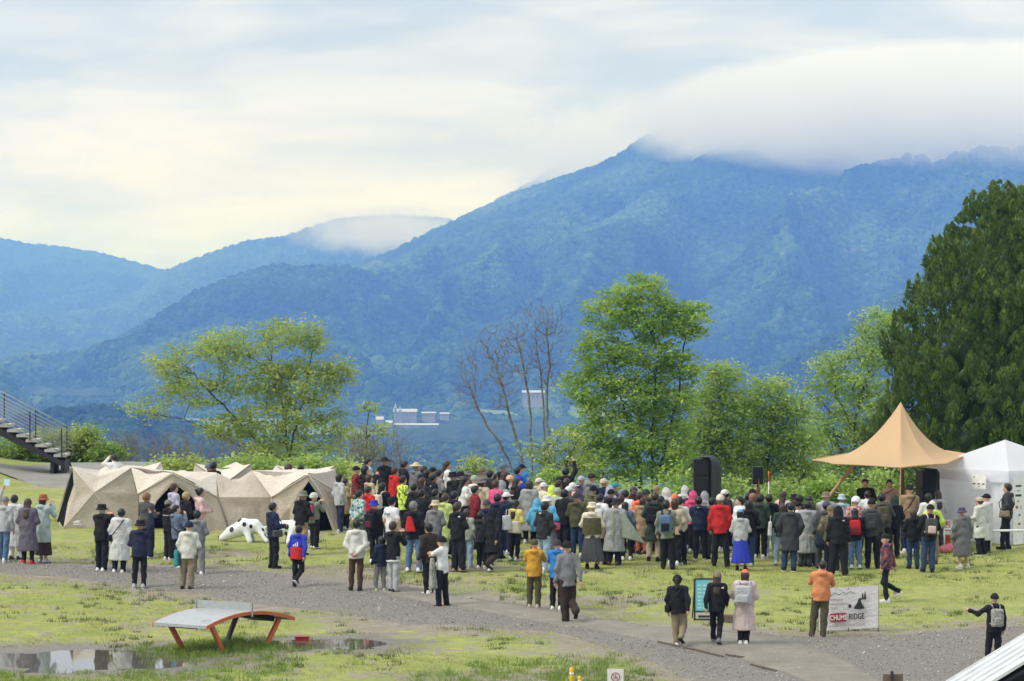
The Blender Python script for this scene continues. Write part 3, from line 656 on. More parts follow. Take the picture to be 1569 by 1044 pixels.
# the big cypress: overlapping upright plumes of scale foliage
def cypress():
    R_ = np.random.default_rng(77); d = 131.0; m = d/F_PX
    base = g_at(1552, d); root = thing('cypress_tree', base, 'huge dark green conifer with plume-like foliage at right', 'tree', 'trees along the edge of the meadow')
    prof = [(277, 10), (300, 42), (340, 82), (400, 128), (450, 152), (520, 182), (600, 200), (680, 204), (760, 190), (800, 170)]
    zs = np.array([at(1552, p[0], d).z for p in prof])[::-1]; rs = np.array([p[1]*m for p in prof])[::-1]
    tr = MB(); tr.tube([(0, 0, -.2), (0, 0, 2), (.1, 0, 6), (0, 0, zs[-1]-base[2]-.5)], [.42, .36, .24, .04], 9); tr.build('trunk', BARK, root, True)
    P = []; tries = 0
    while len(P) < 1750 and tries < 140000:
        tries += 1; z = R_.uniform(zs[0], zs[-1]-.2); r = np.interp(z, zs, rs); th = R_.uniform(0, 2*math.pi)
        if R_.random() > (r+.25)/(rs.max()+.25): continue
        lump = 1+.07*math.sin(3*th+z*1.7)+.05*math.sin(7*th-z*2.3); k = (R_.uniform(.86, .98) if len(P) > 420 else R_.uniform(.60, .78))*lump; p = np.array((math.cos(th)*r*k, math.sin(th)*r*k, z-base[2]))
        if P and np.linalg.norm(np.array(P)-p, axis=1).min() < .26: continue
        P.append(p)
    Vs, Fs, va = [], [], []; n0 = 0
    # each plume is a flame-shaped tuft of sprays, upright and leaning out a little, dark between its neighbours
    for p in P:
        out = np.array((p[0], p[1], 0)); out = out/max(np.linalg.norm(out), 1e-3); sd = np.array((-out[1], out[0], 0)); nb = 105; hh = R_.uniform(.38, .72)*(.75 if p[2] > zs[-1]-base[2]-2.0 else 1); rr = R_.uniform(.20, .32); lean = R_.uniform(.15, .45)
        t = R_.random(nb)**.8; a_ = R_.uniform(-2.2, 2.2, nb); w_ = rr*np.sin(np.pi*np.clip(t*.86+.14, 0, 1)**.75)*R_.uniform(.75, 1.05, nb)
        c = p[None] + np.array((0, 0, 1.))[None]*(hh*(t-.35))[:, None] + out[None]*(lean*hh*t)[:, None] + out[None]*(np.cos(a_)*w_)[:, None] + sd[None]*(np.sin(a_)*w_)[:, None]
        dirs = out[None]*(np.cos(a_)*.45+.1)[:, None] + sd[None]*(np.sin(a_)*.45)[:, None] + np.array((0, 0, 1.))[None]*R_.uniform(.6, 1.1, (nb, 1)) + R_.normal(0, .22, (nb, 3)); dirs /= np.linalg.norm(dirs, axis=1, keepdims=True)
        side = np.cross(dirs, out[None]*np.cos(a_)[:, None]+sd[None]*np.sin(a_)[:, None]+R_.normal(0, .35, (nb, 3))); side /= np.linalg.norm(side, axis=1, keepdims=True)
        ln = R_.uniform(.09, .18, (nb, 1)); w = .030*R_.uniform(.7, 1.4, (nb, 1))
        V = np.stack([c-dirs*ln*.5, c+side*w, c+dirs*ln*.6, c-side*w], 1).reshape(-1, 3)
        Vs.append(V); Fs.append(np.arange(4*nb).reshape(nb, 4)+n0); n0 += 4*nb
        va.append(np.repeat(np.clip(R_.uniform(.1, .4)+t*.45+R_.normal(0, .12, nb), 0, 1), 4))
    me = mesh_from('crown', np.concatenate(Vs), np.concatenate(Fs), False); set_attr(me, 'var', np.concatenate(va)); crown = obj('crown', me, LEAF_D, root)
    # inner mass of branchlets closing the view, coloured dark as the crown's inner shade
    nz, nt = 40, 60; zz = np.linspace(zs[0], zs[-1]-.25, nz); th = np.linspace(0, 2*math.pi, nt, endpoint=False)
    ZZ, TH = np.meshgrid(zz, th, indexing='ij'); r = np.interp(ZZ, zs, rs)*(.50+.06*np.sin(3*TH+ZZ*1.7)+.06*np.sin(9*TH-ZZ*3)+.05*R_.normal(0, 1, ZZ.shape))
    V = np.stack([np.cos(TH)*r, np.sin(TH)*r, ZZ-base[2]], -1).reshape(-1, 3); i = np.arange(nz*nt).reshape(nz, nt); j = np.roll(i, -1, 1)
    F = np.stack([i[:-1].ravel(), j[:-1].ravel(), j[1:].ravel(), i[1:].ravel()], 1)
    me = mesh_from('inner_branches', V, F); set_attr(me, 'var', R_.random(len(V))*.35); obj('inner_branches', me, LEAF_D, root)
cypress()

# leafy shrubs along the crest and grey leafless thickets
K = 1/2.31
def shrub(name, label, px, py_top, w_px, h_px, d, leaf, n, seed, group='shrubs along the crest', size=.14):
    d = d*2.31; R_ = np.random.default_rng(seed); b = g_at(px, d); zt = at(px, py_top, d).z; zc = zt-h_px*d/F_PX*.5
    w = w_px*d/F_PX; h = max(.3, (zt-b[2])*.5); root = thing(name, b, label, 'shrub', group)
    c = R_.normal(0, 1, (n, 3)); c /= np.linalg.norm(c, axis=1, keepdims=True); c *= R_.uniform(.4, 1, (n, 1))
    c = c*np.array([w*.5, w*.35, h]) + np.array([0, 0, h]); c[:, 2] = np.abs(c[:, 2])
    c[:, 2] *= .75+.4*fbm(c[:, 0]*1.7+seed, c[:, 1], 2, seed)
    segs = []
    for k in range(0, n, 3): 
        a = np.array((R_.normal(0, w*.12), R_.normal(0, .15), 0)); m = a*.6+c[k]*.4+np.array((0, 0, .15)); segs += [(a, m, .018, .012), (m, c[k], .012, .005)]
    V, F = tubes(segs, 4); obj('stem', mesh_from('stem', V, F), BARK, root)
    if leaf:
        V, F, var = leaf_quads(c, 24, .17, size, R_, .7); me = mesh_from('foliage', V, F, False); set_attr(me, 'var', var); obj('foliage', me, leaf, root)
    return root
shrub('shrub', 'leafy shrub at the far left edge under the steel stair', 20, 668, 150, 40, 136*K, LEAF_E, 150, 1)
shrub('shrub', 'bright green shrub under the foot of the steel stair', 78, 656, 90, 60, 136.5*K, LEAF_A, 150, 2)
shrub('shrub', 'tall light green shrub just right of the steel stair foot', 122, 652, 80, 55, 137*K, LEAF_A, 150, 3)
shrub('shrub', 'low green shrub left of the head peeking over the tents', 160, 684, 60, 24, 136*K, LEAF_E, 80, 4)
shrub('shrub', 'pale green shrub behind the middle of the beige tents', 275, 697, 110, 30, 126*K, LEAF_A, 130, 5)
shrub('shrub', 'dark green shrub behind the pointed back tent', 380, 697, 130, 30, 127*K, LEAF_C, 140, 6)
shrub('shrub', 'green shrub at the right end of the beige tents', 490, 695, 120, 34, 126*K, LEAF_C, 140, 7)
shrub('shrub', 'leafy shrub below the low tree right of centre', 850, 722, 110, 30, 127*K, LEAF_B, 130, 8)
shrub('shrub', 'green undergrowth shrub below the tallest tree', 940, 722, 130, 34, 124*K, LEAF_C, 170, 9)
shrub('shrub', 'green undergrowth shrub left of the stacked loudspeakers', 1030, 722, 120, 34, 122*K, LEAF_B, 170, 10)
shrub('shrub', 'green undergrowth shrub right of the stacked loudspeakers', 1130, 725, 110, 34, 121*K, LEAF_C, 160, 13)
shrub('shrub', 'green undergrowth shrub behind the orange-tipped pole', 1200, 722, 120, 40, 120*K, LEAF_C, 160, 11)
shrub('shrub', 'green undergrowth shrub behind the slanted canopy pole', 1270, 718, 110, 40, 119*K, LEAF_B, 160, 14)
shrub('shrub', 'green undergrowth shrub under the tan canopy', 1350, 715, 130, 40, 119*K, LEAF_C, 170, 12)
shrub('shrub', 'dark undergrowth shrub behind the right loudspeaker stack', 1430, 705, 110, 40, 119*K, LEAF_D, 170, 15)
shrub('shrub', 'low shrub on the crest behind the middle of the crowd', 770, 728, 120, 40, 126*K, LEAF_E, 120, 16)
def thicket(label, px, top, w_px, d, seed, n=70):
    d = d*2.31; R_ = np.random.default_rng(seed); b = g_at(px, d); zt = at(px, top, d).z-b[2]; w = w_px*d/F_PX
    root = thing('bare_shrub', b, label, 'shrub', 'leafless shrubs along the crest'); segs = []
    for k in range(n):
        a = np.array((R_.uniform(-w/2, w/2), R_.normal(0, .4), -.1)); tip = a + np.array((R_.normal(0, .35), R_.normal(0, .3), zt*R_.uniform(.55, 1.05)))
        m = (a+tip)/2 + R_.normal(0, .12, 3); segs += [(a, m, .017, .011), (m, tip, .011, .004)]
        for q in range(6):
            t = R_.uniform(.3, .95); s0 = a+(tip-a)*t; e = s0+np.array((R_.normal(0, .3), R_.normal(0, .3), R_.uniform(.1, .5))); segs.append((s0, e, .007, .003))
    V, F = tubes(segs, 4); obj('stem', mesh_from('stem', V, F), BARK_PALE, root)
thicket('leafless grey thicket behind the leftmost tent', 225, 655, 130, 138*K, 81)
thicket('leafless grey thicket left of the village and behind the right tent', 575, 645, 90, 137*K, 82, 60)
thicket('leafless grey thicket below the village', 650, 672, 110, 66, 83, 80)
thicket('leafless grey thicket between the village and the leaning bare tree', 735, 660, 80, 67, 84, 60)
thicket('leafless grey thicket behind the spreading tree on the left', 330, 660, 90, 140*K, 85, 50)
# ================================================================== VILLAGE IN THE VALLEY
def village():
    WALL = plain('render_white', (.33, .33, .33), .8); ROOF = plain('roof_grey', (.45, .47, .50), .6); PANE = plain('window_dark', (.22, .23, .25), .3); FIELD = plain('pale_field', (.40, .46, .26), .95)
    d = 5000.0; m = d/F_PX
    def house(label, px, py, w_px, h_px, dy=0, roof=.35, nwin=4, tower=False, cat='building'):
        c = at(px, py, d+dy); w = w_px*m; h = h_px*m; dep = max(14, w*.5); root = thing('village_building', c, label, cat, 'white buildings in the valley')
        MB().box((0, 0, h*.5-4), (w, dep, h+8)).build('wall', WALL, root)
        if tower: MB().tube([(0, 0, h), (0, 0, h+h*.45)], [w*.5, .3], 4).build('roof', ROOF, root)
        else:
            o = w*.03+.6; e = dep/2+.8
            v = [(-w/2-o, -e, h), (w/2+o, -e, h), (w/2+o, e, h), (-w/2-o, e, h), (-w/2-o, 0, h+h*roof), (w/2+o, 0, h+h*roof)]
            obj('roof', mesh_from('roof', v, [(0, 1, 5, 4), (3, 4, 5, 2), (0, 4, 3), (1, 2, 5), (0, 3, 2, 1)], False), ROOF, root)
        for k in range(nwin):
            MB().box(((k+.5)/nwin*w-w/2, -dep/2-.1, h*.55), (w/nwin*.45, .25, h*.35)).build('window', PANE, root)
    house('long white hall with a grey roof, highest of the village buildings', 621, 640, 34, 9, 60, .5, 6)
    house('slim white tower at the left end of the village hall', 606, 640, 4, 15, 40, .3, 1, True)
    house('second slim white tower of the village, right of the tallest one', 613, 640, 4, 12, 40, .3, 1, True)
    house('low white block right of the village hall', 657, 640, 20, 7, 80, .3, 4)
    house('small white block at the right end of the village', 681, 639, 13, 5, 120, .4, 3)
    house('long low white building in front of the village hall', 638, 657, 62, 6, -120, .35, 4)
    house('small white house at the left end of the village', 582, 652, 10, 9, -60, .5, 2)
    house('white house next to the leftmost village house', 596, 655, 9, 7, -90, .5, 2)
    house('large pale building seen between the bare trunks', 817, 614, 30, 12, -200, .25, 5)
    
village()

# ================================================================== STRUCTURES ON THE MEADOW
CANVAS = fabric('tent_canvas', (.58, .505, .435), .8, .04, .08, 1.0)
CANVAS_ROOF_LIT = fabric('tent_canvas_roof_lit', (.74, .665, .59), .8, .04, .08, 1.0)  # same canvas, coloured lighter for the light falling on the roofs
SHADE_BLACK = plain('tent_shade_black', (.008, .008, .008), .9, .1)
STRAP = plain('dark_strap', (.05, .045, .04), .7); POLE_FAB = plain('pole_sleeve', (.24, .20, .165), .8)
PRINT_W = plain('white_print', (.75, .74, .72), .7)
def panel_mesh(name, P, cuts=9, wr=.06, sag=.03, seed=0):
    """cloth panel stretched over the outline P (Vectors), with creases that fade out at the hems"""
    bm = bmesh.new(); vs = [bm.verts.new(p) for p in P]; c = sum(P, Vector())/len(P)
    if len(P) > 3:
        cv = bm.verts.new(c)
        for i in range(len(P)): bm.faces.new((vs[i], vs[(i+1) % len(P)], cv))
    else: bm.faces.new(vs)
    bmesh.ops.subdivide_edges(bm, edges=bm.edges[:], cuts=cuts, use_grid_fill=True)
    nrm = (P[1]-P[0]).cross(P[2]-P[0]).normalized()
    if nrm.y > 0: nrm = -nrm
    E = [(P[i], P[(i+1) % len(P)]) for i in range(len(P))]
    for v in bm.verts:
        dd = 9
        for a, b in E:
            e = b-a; t = max(0, min(1, (v.co-a).dot(e)/max(e.dot(e), 1e-9))); dd = min(dd, (v.co-a-e*t).length)
        w = float(smooth(0, .3, dd)); q = v.co
        n = (fbm(np.array([q.x*4.5+q.z*2.5+seed]), np.array([q.z*1.6-q.x*.9+q.y]), 3, seed)[0]-.5)*2
        v.co = v.co + nrm*(w*(n*wr)) - nrm*(sag*w)
    me = bpy.data.meshes.new(name); bm.to_mesh(me); bm.free(); me.polygons.foreach_set('use_smooth', [True]*len(me.polygons)); return me
def facet_tent(label, d0, base_px, panels, poles, group, doors=(), patch=None):
    """panels: list of (material key, [(px, py, dy)...]); built in metres at the tent's own distance"""
    b = on(*base_px); root = thing('tent', b, label, 'tent', group)
    g = lambda q: at(q[0], q[1], d0+q[2]) - b
    for k, (mk, pts) in enumerate(panels):
        obj('panel', panel_mesh('panel', [g(q) for q in pts], seed=k*3+int(base_px[0])), CANVAS_ROOF_LIT if mk == 'r' else CANVAS, root)
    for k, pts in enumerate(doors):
        P = [g(q)+Vector((0, .12, 0)) for q in pts]; obj('shade_sheet', panel_mesh('shade_sheet', P, 3, .02), SHADE_BLACK, root)  # added black sheet standing in for the shade inside the tent
    for pts in poles:
        MB().tube([g(q)+Vector((0, -.025, 0)) for q in pts], .016, 6).build('pole', POLE_FAB if len(pts) == 2 else CANVAS_ROOF_LIT, root, True)
    return root, g
D_T = 112.0
TG = 'linked beige tents on the left'
t1, g1 = facet_tent('leftmost beige tent with its black doorway open at the left', D_T, (145, 811), [
    ('w', [(111, 715, .2), (144, 755, 0), (97, 810, 0), (104, 770, .2), (114, 740, .2)]), ('r', [(111, 715, .2), (128, 725, .3), (150, 731, .4), (176, 726, .4), (201, 716, .4), (144, 755, 0)]), ('w', [(97, 810, 0), (144, 755, 0), (188, 808, .1)]),
    ('w', [(201, 717, .4), (211, 757, .3), (144, 755, 0)]), ('w', [(144, 755, 0), (211, 757, .3), (215, 808, .3), (188, 808, .1)]), ('r', [(111, 715, .2), (128, 725, .3), (150, 731, .4), (176, 726, .4), (201, 716, .4), (160, 722, 2.6)]), ('w', [(86, 800, 2.4), (97, 810, 0), (95, 806, .3), (90, 798, 1.9)]), ('w', [(111, 715, .2), (84, 803, 2.6), (86, 796, 2.6), (112, 722, .6)])],
    [[(111, 715, .2), (144, 755, 0), (188, 808, .1)], [(201, 717, .4), (144, 755, 0), (97, 810, 0)], [(201, 717, .4), (211, 757, .3)]], TG,
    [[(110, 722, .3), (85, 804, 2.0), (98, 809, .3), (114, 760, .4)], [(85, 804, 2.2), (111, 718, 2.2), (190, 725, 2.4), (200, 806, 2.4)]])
for (u0, v0, u1, v1) in ((112, 799, 122, 801.5), (116, 797.5, 124, 799), (112, 803, 125, 804.5)):
    P_q = [g1((u, v, -.06)) for u, v in ((u0, v0), (u1, v0), (u1, v1), (u0, v1))]; mq = MB(); mq.v = P_q+[p+Vector((0, .02, 0)) for p in P_q]; mq.f = [(0, 1, 2, 3), (7, 6, 5, 4), (0, 4, 5, 1), (1, 5, 6, 2), (2, 6, 7, 3), (3, 7, 4, 0)]; mq.build('printed_logo', PRINT_W, t1)
facet_tent('middle beige tent with people crowding its arched black doorway', D_T-.5, (282, 816), [
    ('r', [(201, 716, .6), (222, 724, .8), (240, 732, .4), (265, 724, -.5), (238, 740, -.1), (211, 757, .1)]), ('r', [(201, 716, .6), (222, 724, .8), (240, 732, .4), (265, 724, -.5), (290, 736, .2), (312, 735, .6), (331, 724, .8), (270, 722, 2.6)]), ('r', [(265, 724, -.5), (290, 736, .2), (312, 735, .6), (331, 724, .8), (334, 762, .1), (300, 741, -.2)]),
    ('w', [(211, 757, .1), (265, 726, -.5), (266, 740, -.45), (252, 747, -.35), (240, 768, -.2), (232, 790, -.1), (228, 816, -.1), (213, 815, .1)]),
    ('w', [(265, 726, -.5), (334, 762, .1), (352, 815, .1), (318, 817, -.1), (304, 780, -.2), (292, 757, -.35), (280, 743, -.45), (266, 740, -.45)]),
    ('w', [(331, 724, .8), (350, 736, .9), (368, 733, 1.0), (386, 721, 1.0), (415, 762, .2), (334, 762, .1)]), ('w', [(334, 762, .1), (415, 762, .2), (410, 812, .3), (352, 815, .1)])],
    [[(211, 757, .1), (265, 726, -.5), (334, 762, .1)], [(334, 762, .1), (352, 815, .1)], [(211, 757, .1), (213, 815, .1)], [(331, 727, .8), (334, 762, .1)]], TG,
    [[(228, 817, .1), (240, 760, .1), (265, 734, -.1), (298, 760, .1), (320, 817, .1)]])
facet_tent('right beige tent with a peaked black doorway, nearest the crowd', D_T-.8, (473, 818), [
    ('r', [(386, 721, .8), (405, 732, .9), (430, 738, .7), (452, 735, .2), (473, 725, -.6), (446, 741, -.3), (416, 762, .1)]), ('r', [(386, 721, .8), (405, 732, .9), (430, 738, .7), (452, 735, .2), (473, 725, -.6), (492, 727, .6), (512, 719, 1.4), (440, 720, 2.4)]), ('w', [(416, 762, .1), (473, 727, -.6), (473, 738, -.55), (463, 752, -.4), (452, 785, -.2), (446, 816, -.1), (440, 814, .1), (410, 812, .1)]),
    ('w', [(473, 727, -.6), (486, 738, -.3), (503, 775, -.1), (519, 819, -.2), (511, 817, -.2), (497, 775, -.3), (481, 742, -.5), (473, 738, -.55)]),
    ('w', [(473, 727, -.6), (512, 722, 1.4), (518, 756, .6), (486, 738, -.3)]), ('w', [(486, 738, -.3), (518, 756, .6), (531, 808, 1.2), (519, 819, -.2), (503, 775, -.1)]), ('w', [(512, 722, 1.4), (526, 762, 2.0), (533, 806, 2.2), (531, 808, 1.2), (518, 756, .6)])],
    [[(416, 762, .1), (473, 727, -.6), (518, 756, .6)], [(416, 762, .1), (440, 814, .1)], [(473, 727, -.6), (503, 775, -.1), (519, 819, -.2)]], TG,
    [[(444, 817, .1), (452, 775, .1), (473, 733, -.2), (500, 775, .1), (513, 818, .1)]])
BG = 'beige tents in the back row'
facet_tent('back-row beige tent peak behind the leftmost tent', D_T+5, (205, 790), [('r', [(165, 724, 0), (195, 713, 1), (222, 715, 1.2), (247, 708, 1.4), (230, 730, -.3)]), ('w', [(247, 709, 1.4), (251, 728, .6), (230, 730, -.3)]), ('w', [(165, 724, 0), (230, 730, -.3), (245, 785, -.4), (160, 785, 0)]), ('r', [(150, 722, 1.2), (173, 707, 2), (195, 715, 1), (165, 724, 0)])],
    [[(165, 724, 0), (195, 715, 1)], [(195, 715, 1), (230, 730, -.3)]], BG)
facet_tent('back-row beige tent with two low peaks behind the middle tent', D_T+5, (345, 790), [('r', [(299, 710, .6), (318, 719, 1.0), (340, 724, 1.4), (364, 720, 1.0), (384, 711, .6), (344, 742, -.4)]), ('w', [(384, 712, .6), (344, 742, -.4), (345, 785, -.3), (402, 780, .4)]), ('w', [(299, 711, .6), (295, 726, .4), (310, 785, 0), (345, 785, -.3), (344, 742, -.4)]), ('r', [(340, 717, 1.8), (362, 708, 2.6), (378, 716, 1.8)])],
    [[(299, 711, .6), (344, 742, -.4)], [(384, 712, .6), (344, 742, -.4)]], BG)
facet_tent('back-row beige tent behind the right tent', D_T+4.5, (455, 792), [('r', [(412, 728, 0), (423, 713, .9), (450, 718, 1.1), (485, 719, 1.3), (513, 714, 1.4), (470, 740, -.3)]), ('w', [(513, 716, 1.4), (519, 754, .4), (470, 740, -.3)]), ('w', [(412, 728, 0), (470, 740, -.3), (519, 754, .4), (520, 790, .3), (410, 788, 0)])],
    [[(423, 714, .9), (470, 740, -.3)], [(513, 716, 1.4), (519, 754, .4)]], BG)

# ------------------------------------------------------------------ white event tent
def white_tent():
    TENT = fabric('white_canvas', (.90, .905, .97), .7, .02, .5, .3); PAPER = plain('paper', (.82, .82, .82), .8); INK = plain('ink', (.06, .06, .07), .8); RED = plain('ink_red', (.42, .12, .12), .8); STEEL = plain('steel_pole', (.55, .56, .58), .4, .5, .6); BLU = plain('ink_blue', (.16, .26, .45), .8)
    n = on(1545, 836); a = Vector((-1.95, 2.3, 0)); bb = Vector((2.3, 1.95, 0)); root = thing('event_tent', n, 'white square event tent with pitched roof at the right edge', 'tent')
    he = 8-(722-440)/6000*n.y - n.z; O = Vector((0, 0, 0)); Z = Vector((0, 0, 1)); apex = (a+bb)/2 + Z*(8-(674-440)/6000*(n.y+2.1)-n.z)
    cs = [O, bb, a+bb, a]; out = 1.04
    ctr = (a+bb)/2
    ev = [ctr+(c-ctr)*out + Z*he for c in cs]
    for i in range(4):
        obj('roof_panel', panel_mesh('roof_panel', [ev[i], ev[(i+1) % 4], apex], 9, .03, .02, i), TENT, root)
        lo = [p-Z*.32 for p in ev]; obj('valance', panel_mesh('valance', [ev[i], ev[(i+1) % 4], lo[(i+1) % 4], lo[i]], 7, .04, 0, i+9), TENT, root)
        dz = [Vector((0, 0, gz(*(n+c).xy)-n.z)) for c in cs]
        obj('side_wall', panel_mesh('side_wall', [cs[i]+dz[i]+Z*.02, cs[(i+1) % 4]+dz[(i+1) % 4]+Z*.02, cs[(i+1) % 4]+Z*(he-.05), cs[i]+Z*(he-.05)], 12, .13, .02, i+3), TENT, root)
        MB().tube([cs[i]+dz[i], cs[i]+Z*he], .022, 8).build('pole', STEEL, root, True)
    # posters on the walls
    u = a.normalized(); nr = Vector((-a.y, a.x, 0)).normalized(); nr = nr if nr.y < 0 else -nr
    u2 = bb.normalized(); nr2 = Vector((-bb.y, bb.x, 0)).normalized(); nr2 = nr2 if nr2.y < 0 else -nr2
    def sheet(label, org, ux, nn, w, h, marks):
        s = thing('poster', n+org, label, 'poster', 'posters on the white tent'); e = ux
        def q(cx, cz, ww, hh, off, name, mat, par):
            P = [e*(cx-ww/2)+Z*(cz-hh/2), e*(cx+ww/2)+Z*(cz-hh/2), e*(cx+ww/2)+Z*(cz+hh/2), e*(cx-ww/2)+Z*(cz+hh/2)]
            v = [p+nn*off for p in P] + [p+nn*(off-.004) for p in P]
            return obj(name, mesh_from(name, v, [(0, 1, 2, 3), (7, 6, 5, 4), (0, 4, 5, 1), (1, 5, 6, 2), (2, 6, 7, 3), (3, 7, 4, 0)], False), mat, par)
        q(0, 0, w, h, .008, 'sheet', PAPER, s)
        for (cx, cz, ww, hh, mt) in marks: q(cx, cz, ww, hh, .013, 'print', mt, s)
    sheet('small white notice with a row of dark print on the tent wall', u*.95+Z*1.72+nr*.16, -u, nr, .52, .40, [(-.17, -.06, .09, .03, INK), (0, -.06, .10, .03, INK), (.17, -.06, .09, .03, INK), (0, -.13, .07, .022, RED), (-.17, .12, .04, .03, INK)])
    sheet('tall narrow white poster of small logos at the tent corner', u2*.24+Z*.95+nr2*.14, u2, nr2, .40, 1.85, [(0, .68, .22, .05, INK), (0, .55, .08, .03, INK), (0, .42, .24, .06, INK), (0, .26, .06, .04, INK), (-.06, .1, .09, .08, RED), (.1, .1, .03, .09, RED), (.04, -.12, .09, .06, BLU), (.04, -.36, .1, .06, RED), (.0, -.55, .06, .07, INK)])
white_tent()

# ------------------------------------------------------------------ tan stage canopy
def canopy_tarp():
    TAN = fabric('tan_tarp', (.66, .45, .26), .75, .03, .25, .3); WOOD = plain('mast_wood', (.28, .13, .06), .6); PALE = plain('pale_wood', (.42, .30, .18), .6)
    d = 109.5; b = Vector((at(1381, 800, d).x, d, gz(at(1381, 800, d).x, d))); root = thing('stage_canopy', b, 'tan peaked tarp canopy over the stage on a wooden mast', 'canopy')
    ap = at(1380, 616, d)-b
    cor = [at(1245, 705, d+.8)-b, at(1277, 711, d-3)-b, at(1380, 717, d-4.5)-b, at(1450, 711, d-3)-b, at(1486, 697, d+1)-b, at(1440, 690, d+4)-b, at(1330, 690, d+4)-b]
    n = len(cor); na, nt = 12, 18; V = [tuple(ap)]; F = []
    ring = []
    for i in range(n):
        for k in range(na):
            t = k/na; p = cor[i].lerp(cor[(i+1) % n], t); c = Vector((ap.x, ap.y, p.z)); p = p + (c-p)*.014*math.sin(math.pi*t); p.z += .012*math.sin(math.pi*t); ring.append(p)
    M = len(ring)
    for j in range(1, nt+1):
        t = j/nt
        for q, p in enumerate(ring):
            h = ap.lerp(p, t); seam = .04*abs(math.sin(math.pi*q/na))*math.sin(math.pi*t)
            V.append((h.x*(1-seam)+ap.x*seam, h.y*(1-seam)+ap.y*seam, ap.z+(p.z-ap.z)*(1-(1-t)**2.35)))
    for q in range(M): F.append((0, 1+q, 1+(q+1) % M))
    for j in range(nt-1):
        for q in range(M): a = 1+j*M; F.append((a+q, a+M+q, a+M+(q+1) % M, a+(q+1) % M))
    obj('tarp', mesh_from('tarp', V, F), TAN, root)
    MB().tube([tuple(ring[k]) for k in range(M)]+[tuple(ring[0])], .022, 6).build('hem_rope', TAN, root, True)
    MB().tube([(.05, 0, -.1), (.0, 0, ap.z-.12)], [.07, .045], 10).build('mast', WOOD, root, True)
    l0 = at(1312, 708, d-1)-b; l1 = at(1251, 768, d-2.5)-b; ext = l1+(l1-l0)*.75
    ext.z = gz(b.x+ext.x, b.y+ext.y)-b.z
    MB().tube([l0, ext], .05, 8).build('side_pole', PALE, root, True)
    r0 = cor[4]; gx = b.x+r0.x+1.0; MB().tube([r0, (r0.x+1.0, r0.y+1.5, gz(gx, b.y+r0.y+1.5)-b.z)], .012, 5).build('guy_rope', PALE, root)
    f0 = cor[2]; MB().tube([f0, (f0.x-.05, f0.y-.2, gz(b.x+f0.x, b.y+f0.y)-b.z)], .018, 6).build('front_pole', PALE, root)
canopy_tarp()

# ------------------------------------------------------------------ loudspeakers
CAB = plain('speaker_cabinet', (.022, .023, .025), .55); GRILL = plain('speaker_grille', (.012, .012, .013), .8, scale=60); TARP = fabric('black_rain_cover', (.028, .03, .032), .45)
def speaker_stack(label, px, top, w_px, n, d, rz, cover_dir):
    x = (px-W_PX/2)/F_PX*d; b = Vector((x, d, gz(x, d))); root = thing('loudspeaker_stack', b, label, 'loudspeaker', 'loudspeaker stacks beside the stage', rz)
    H = at(px, top, d).z-b.z; w = w_px*d/F_PX; h = H/n
    for k in range(n):
        c = MB().box((0, 0, h*(k+.5)), (w, .7, h-.012)).build('cabinet', CAB, root, bevel=.015)
        MB().box((0, -.355, h*(k+.5)), (w*.9, .02, h*.86)).build('grille', GRILL, c)
    # rain cover thrown over the top, hanging down one side and to the rear
    V, F = [], []; nu, nv = 16, 22; R_ = np.random.default_rng(int(px))
    for j in range(nv):
        t = j/(nv-1)
        for i in range(nu):
            s = i/(nu-1); y = -.42+s*.95
            if t < .25: q = t/.25; p = Vector((cover_dir*(-w*.1+q*w*.64), y, H+.03+.02*math.sin(i*2.1)))
            else:
                q = (t-.25)/.75; bulge = .03+.09*q**.7*(1+math.sin(s*9+q*4)*.45)+.45*max(0, q-.5)**1.2
                p = Vector((cover_dir*(w*.54+.04+bulge*(.25+.95*s)+.06*s), y+.04*math.sin(q*7+s*4), H+.03-q*(H*.93)-.12*s))
            V.append(p)
    for j in range(nv-1):
        for i in range(nu-1): k = j*nu+i; F.append((k, k+1, k+nu+1, k+nu))
    o = obj('rain_cover', mesh_from('rain_cover', V, F), TARP, root); md = o.modifiers.new('thickness', 'SOLIDIFY'); md.thickness = .012
speaker_stack('tall black loudspeaker stack under a rain cover left of the stage', 1078, 702, 24, 4, 112, R(-14), 1)
speaker_stack('black loudspeaker stack under a rain cover beside the white tent', 1419, 721, 22, 4, 108.6, R(10), 1)
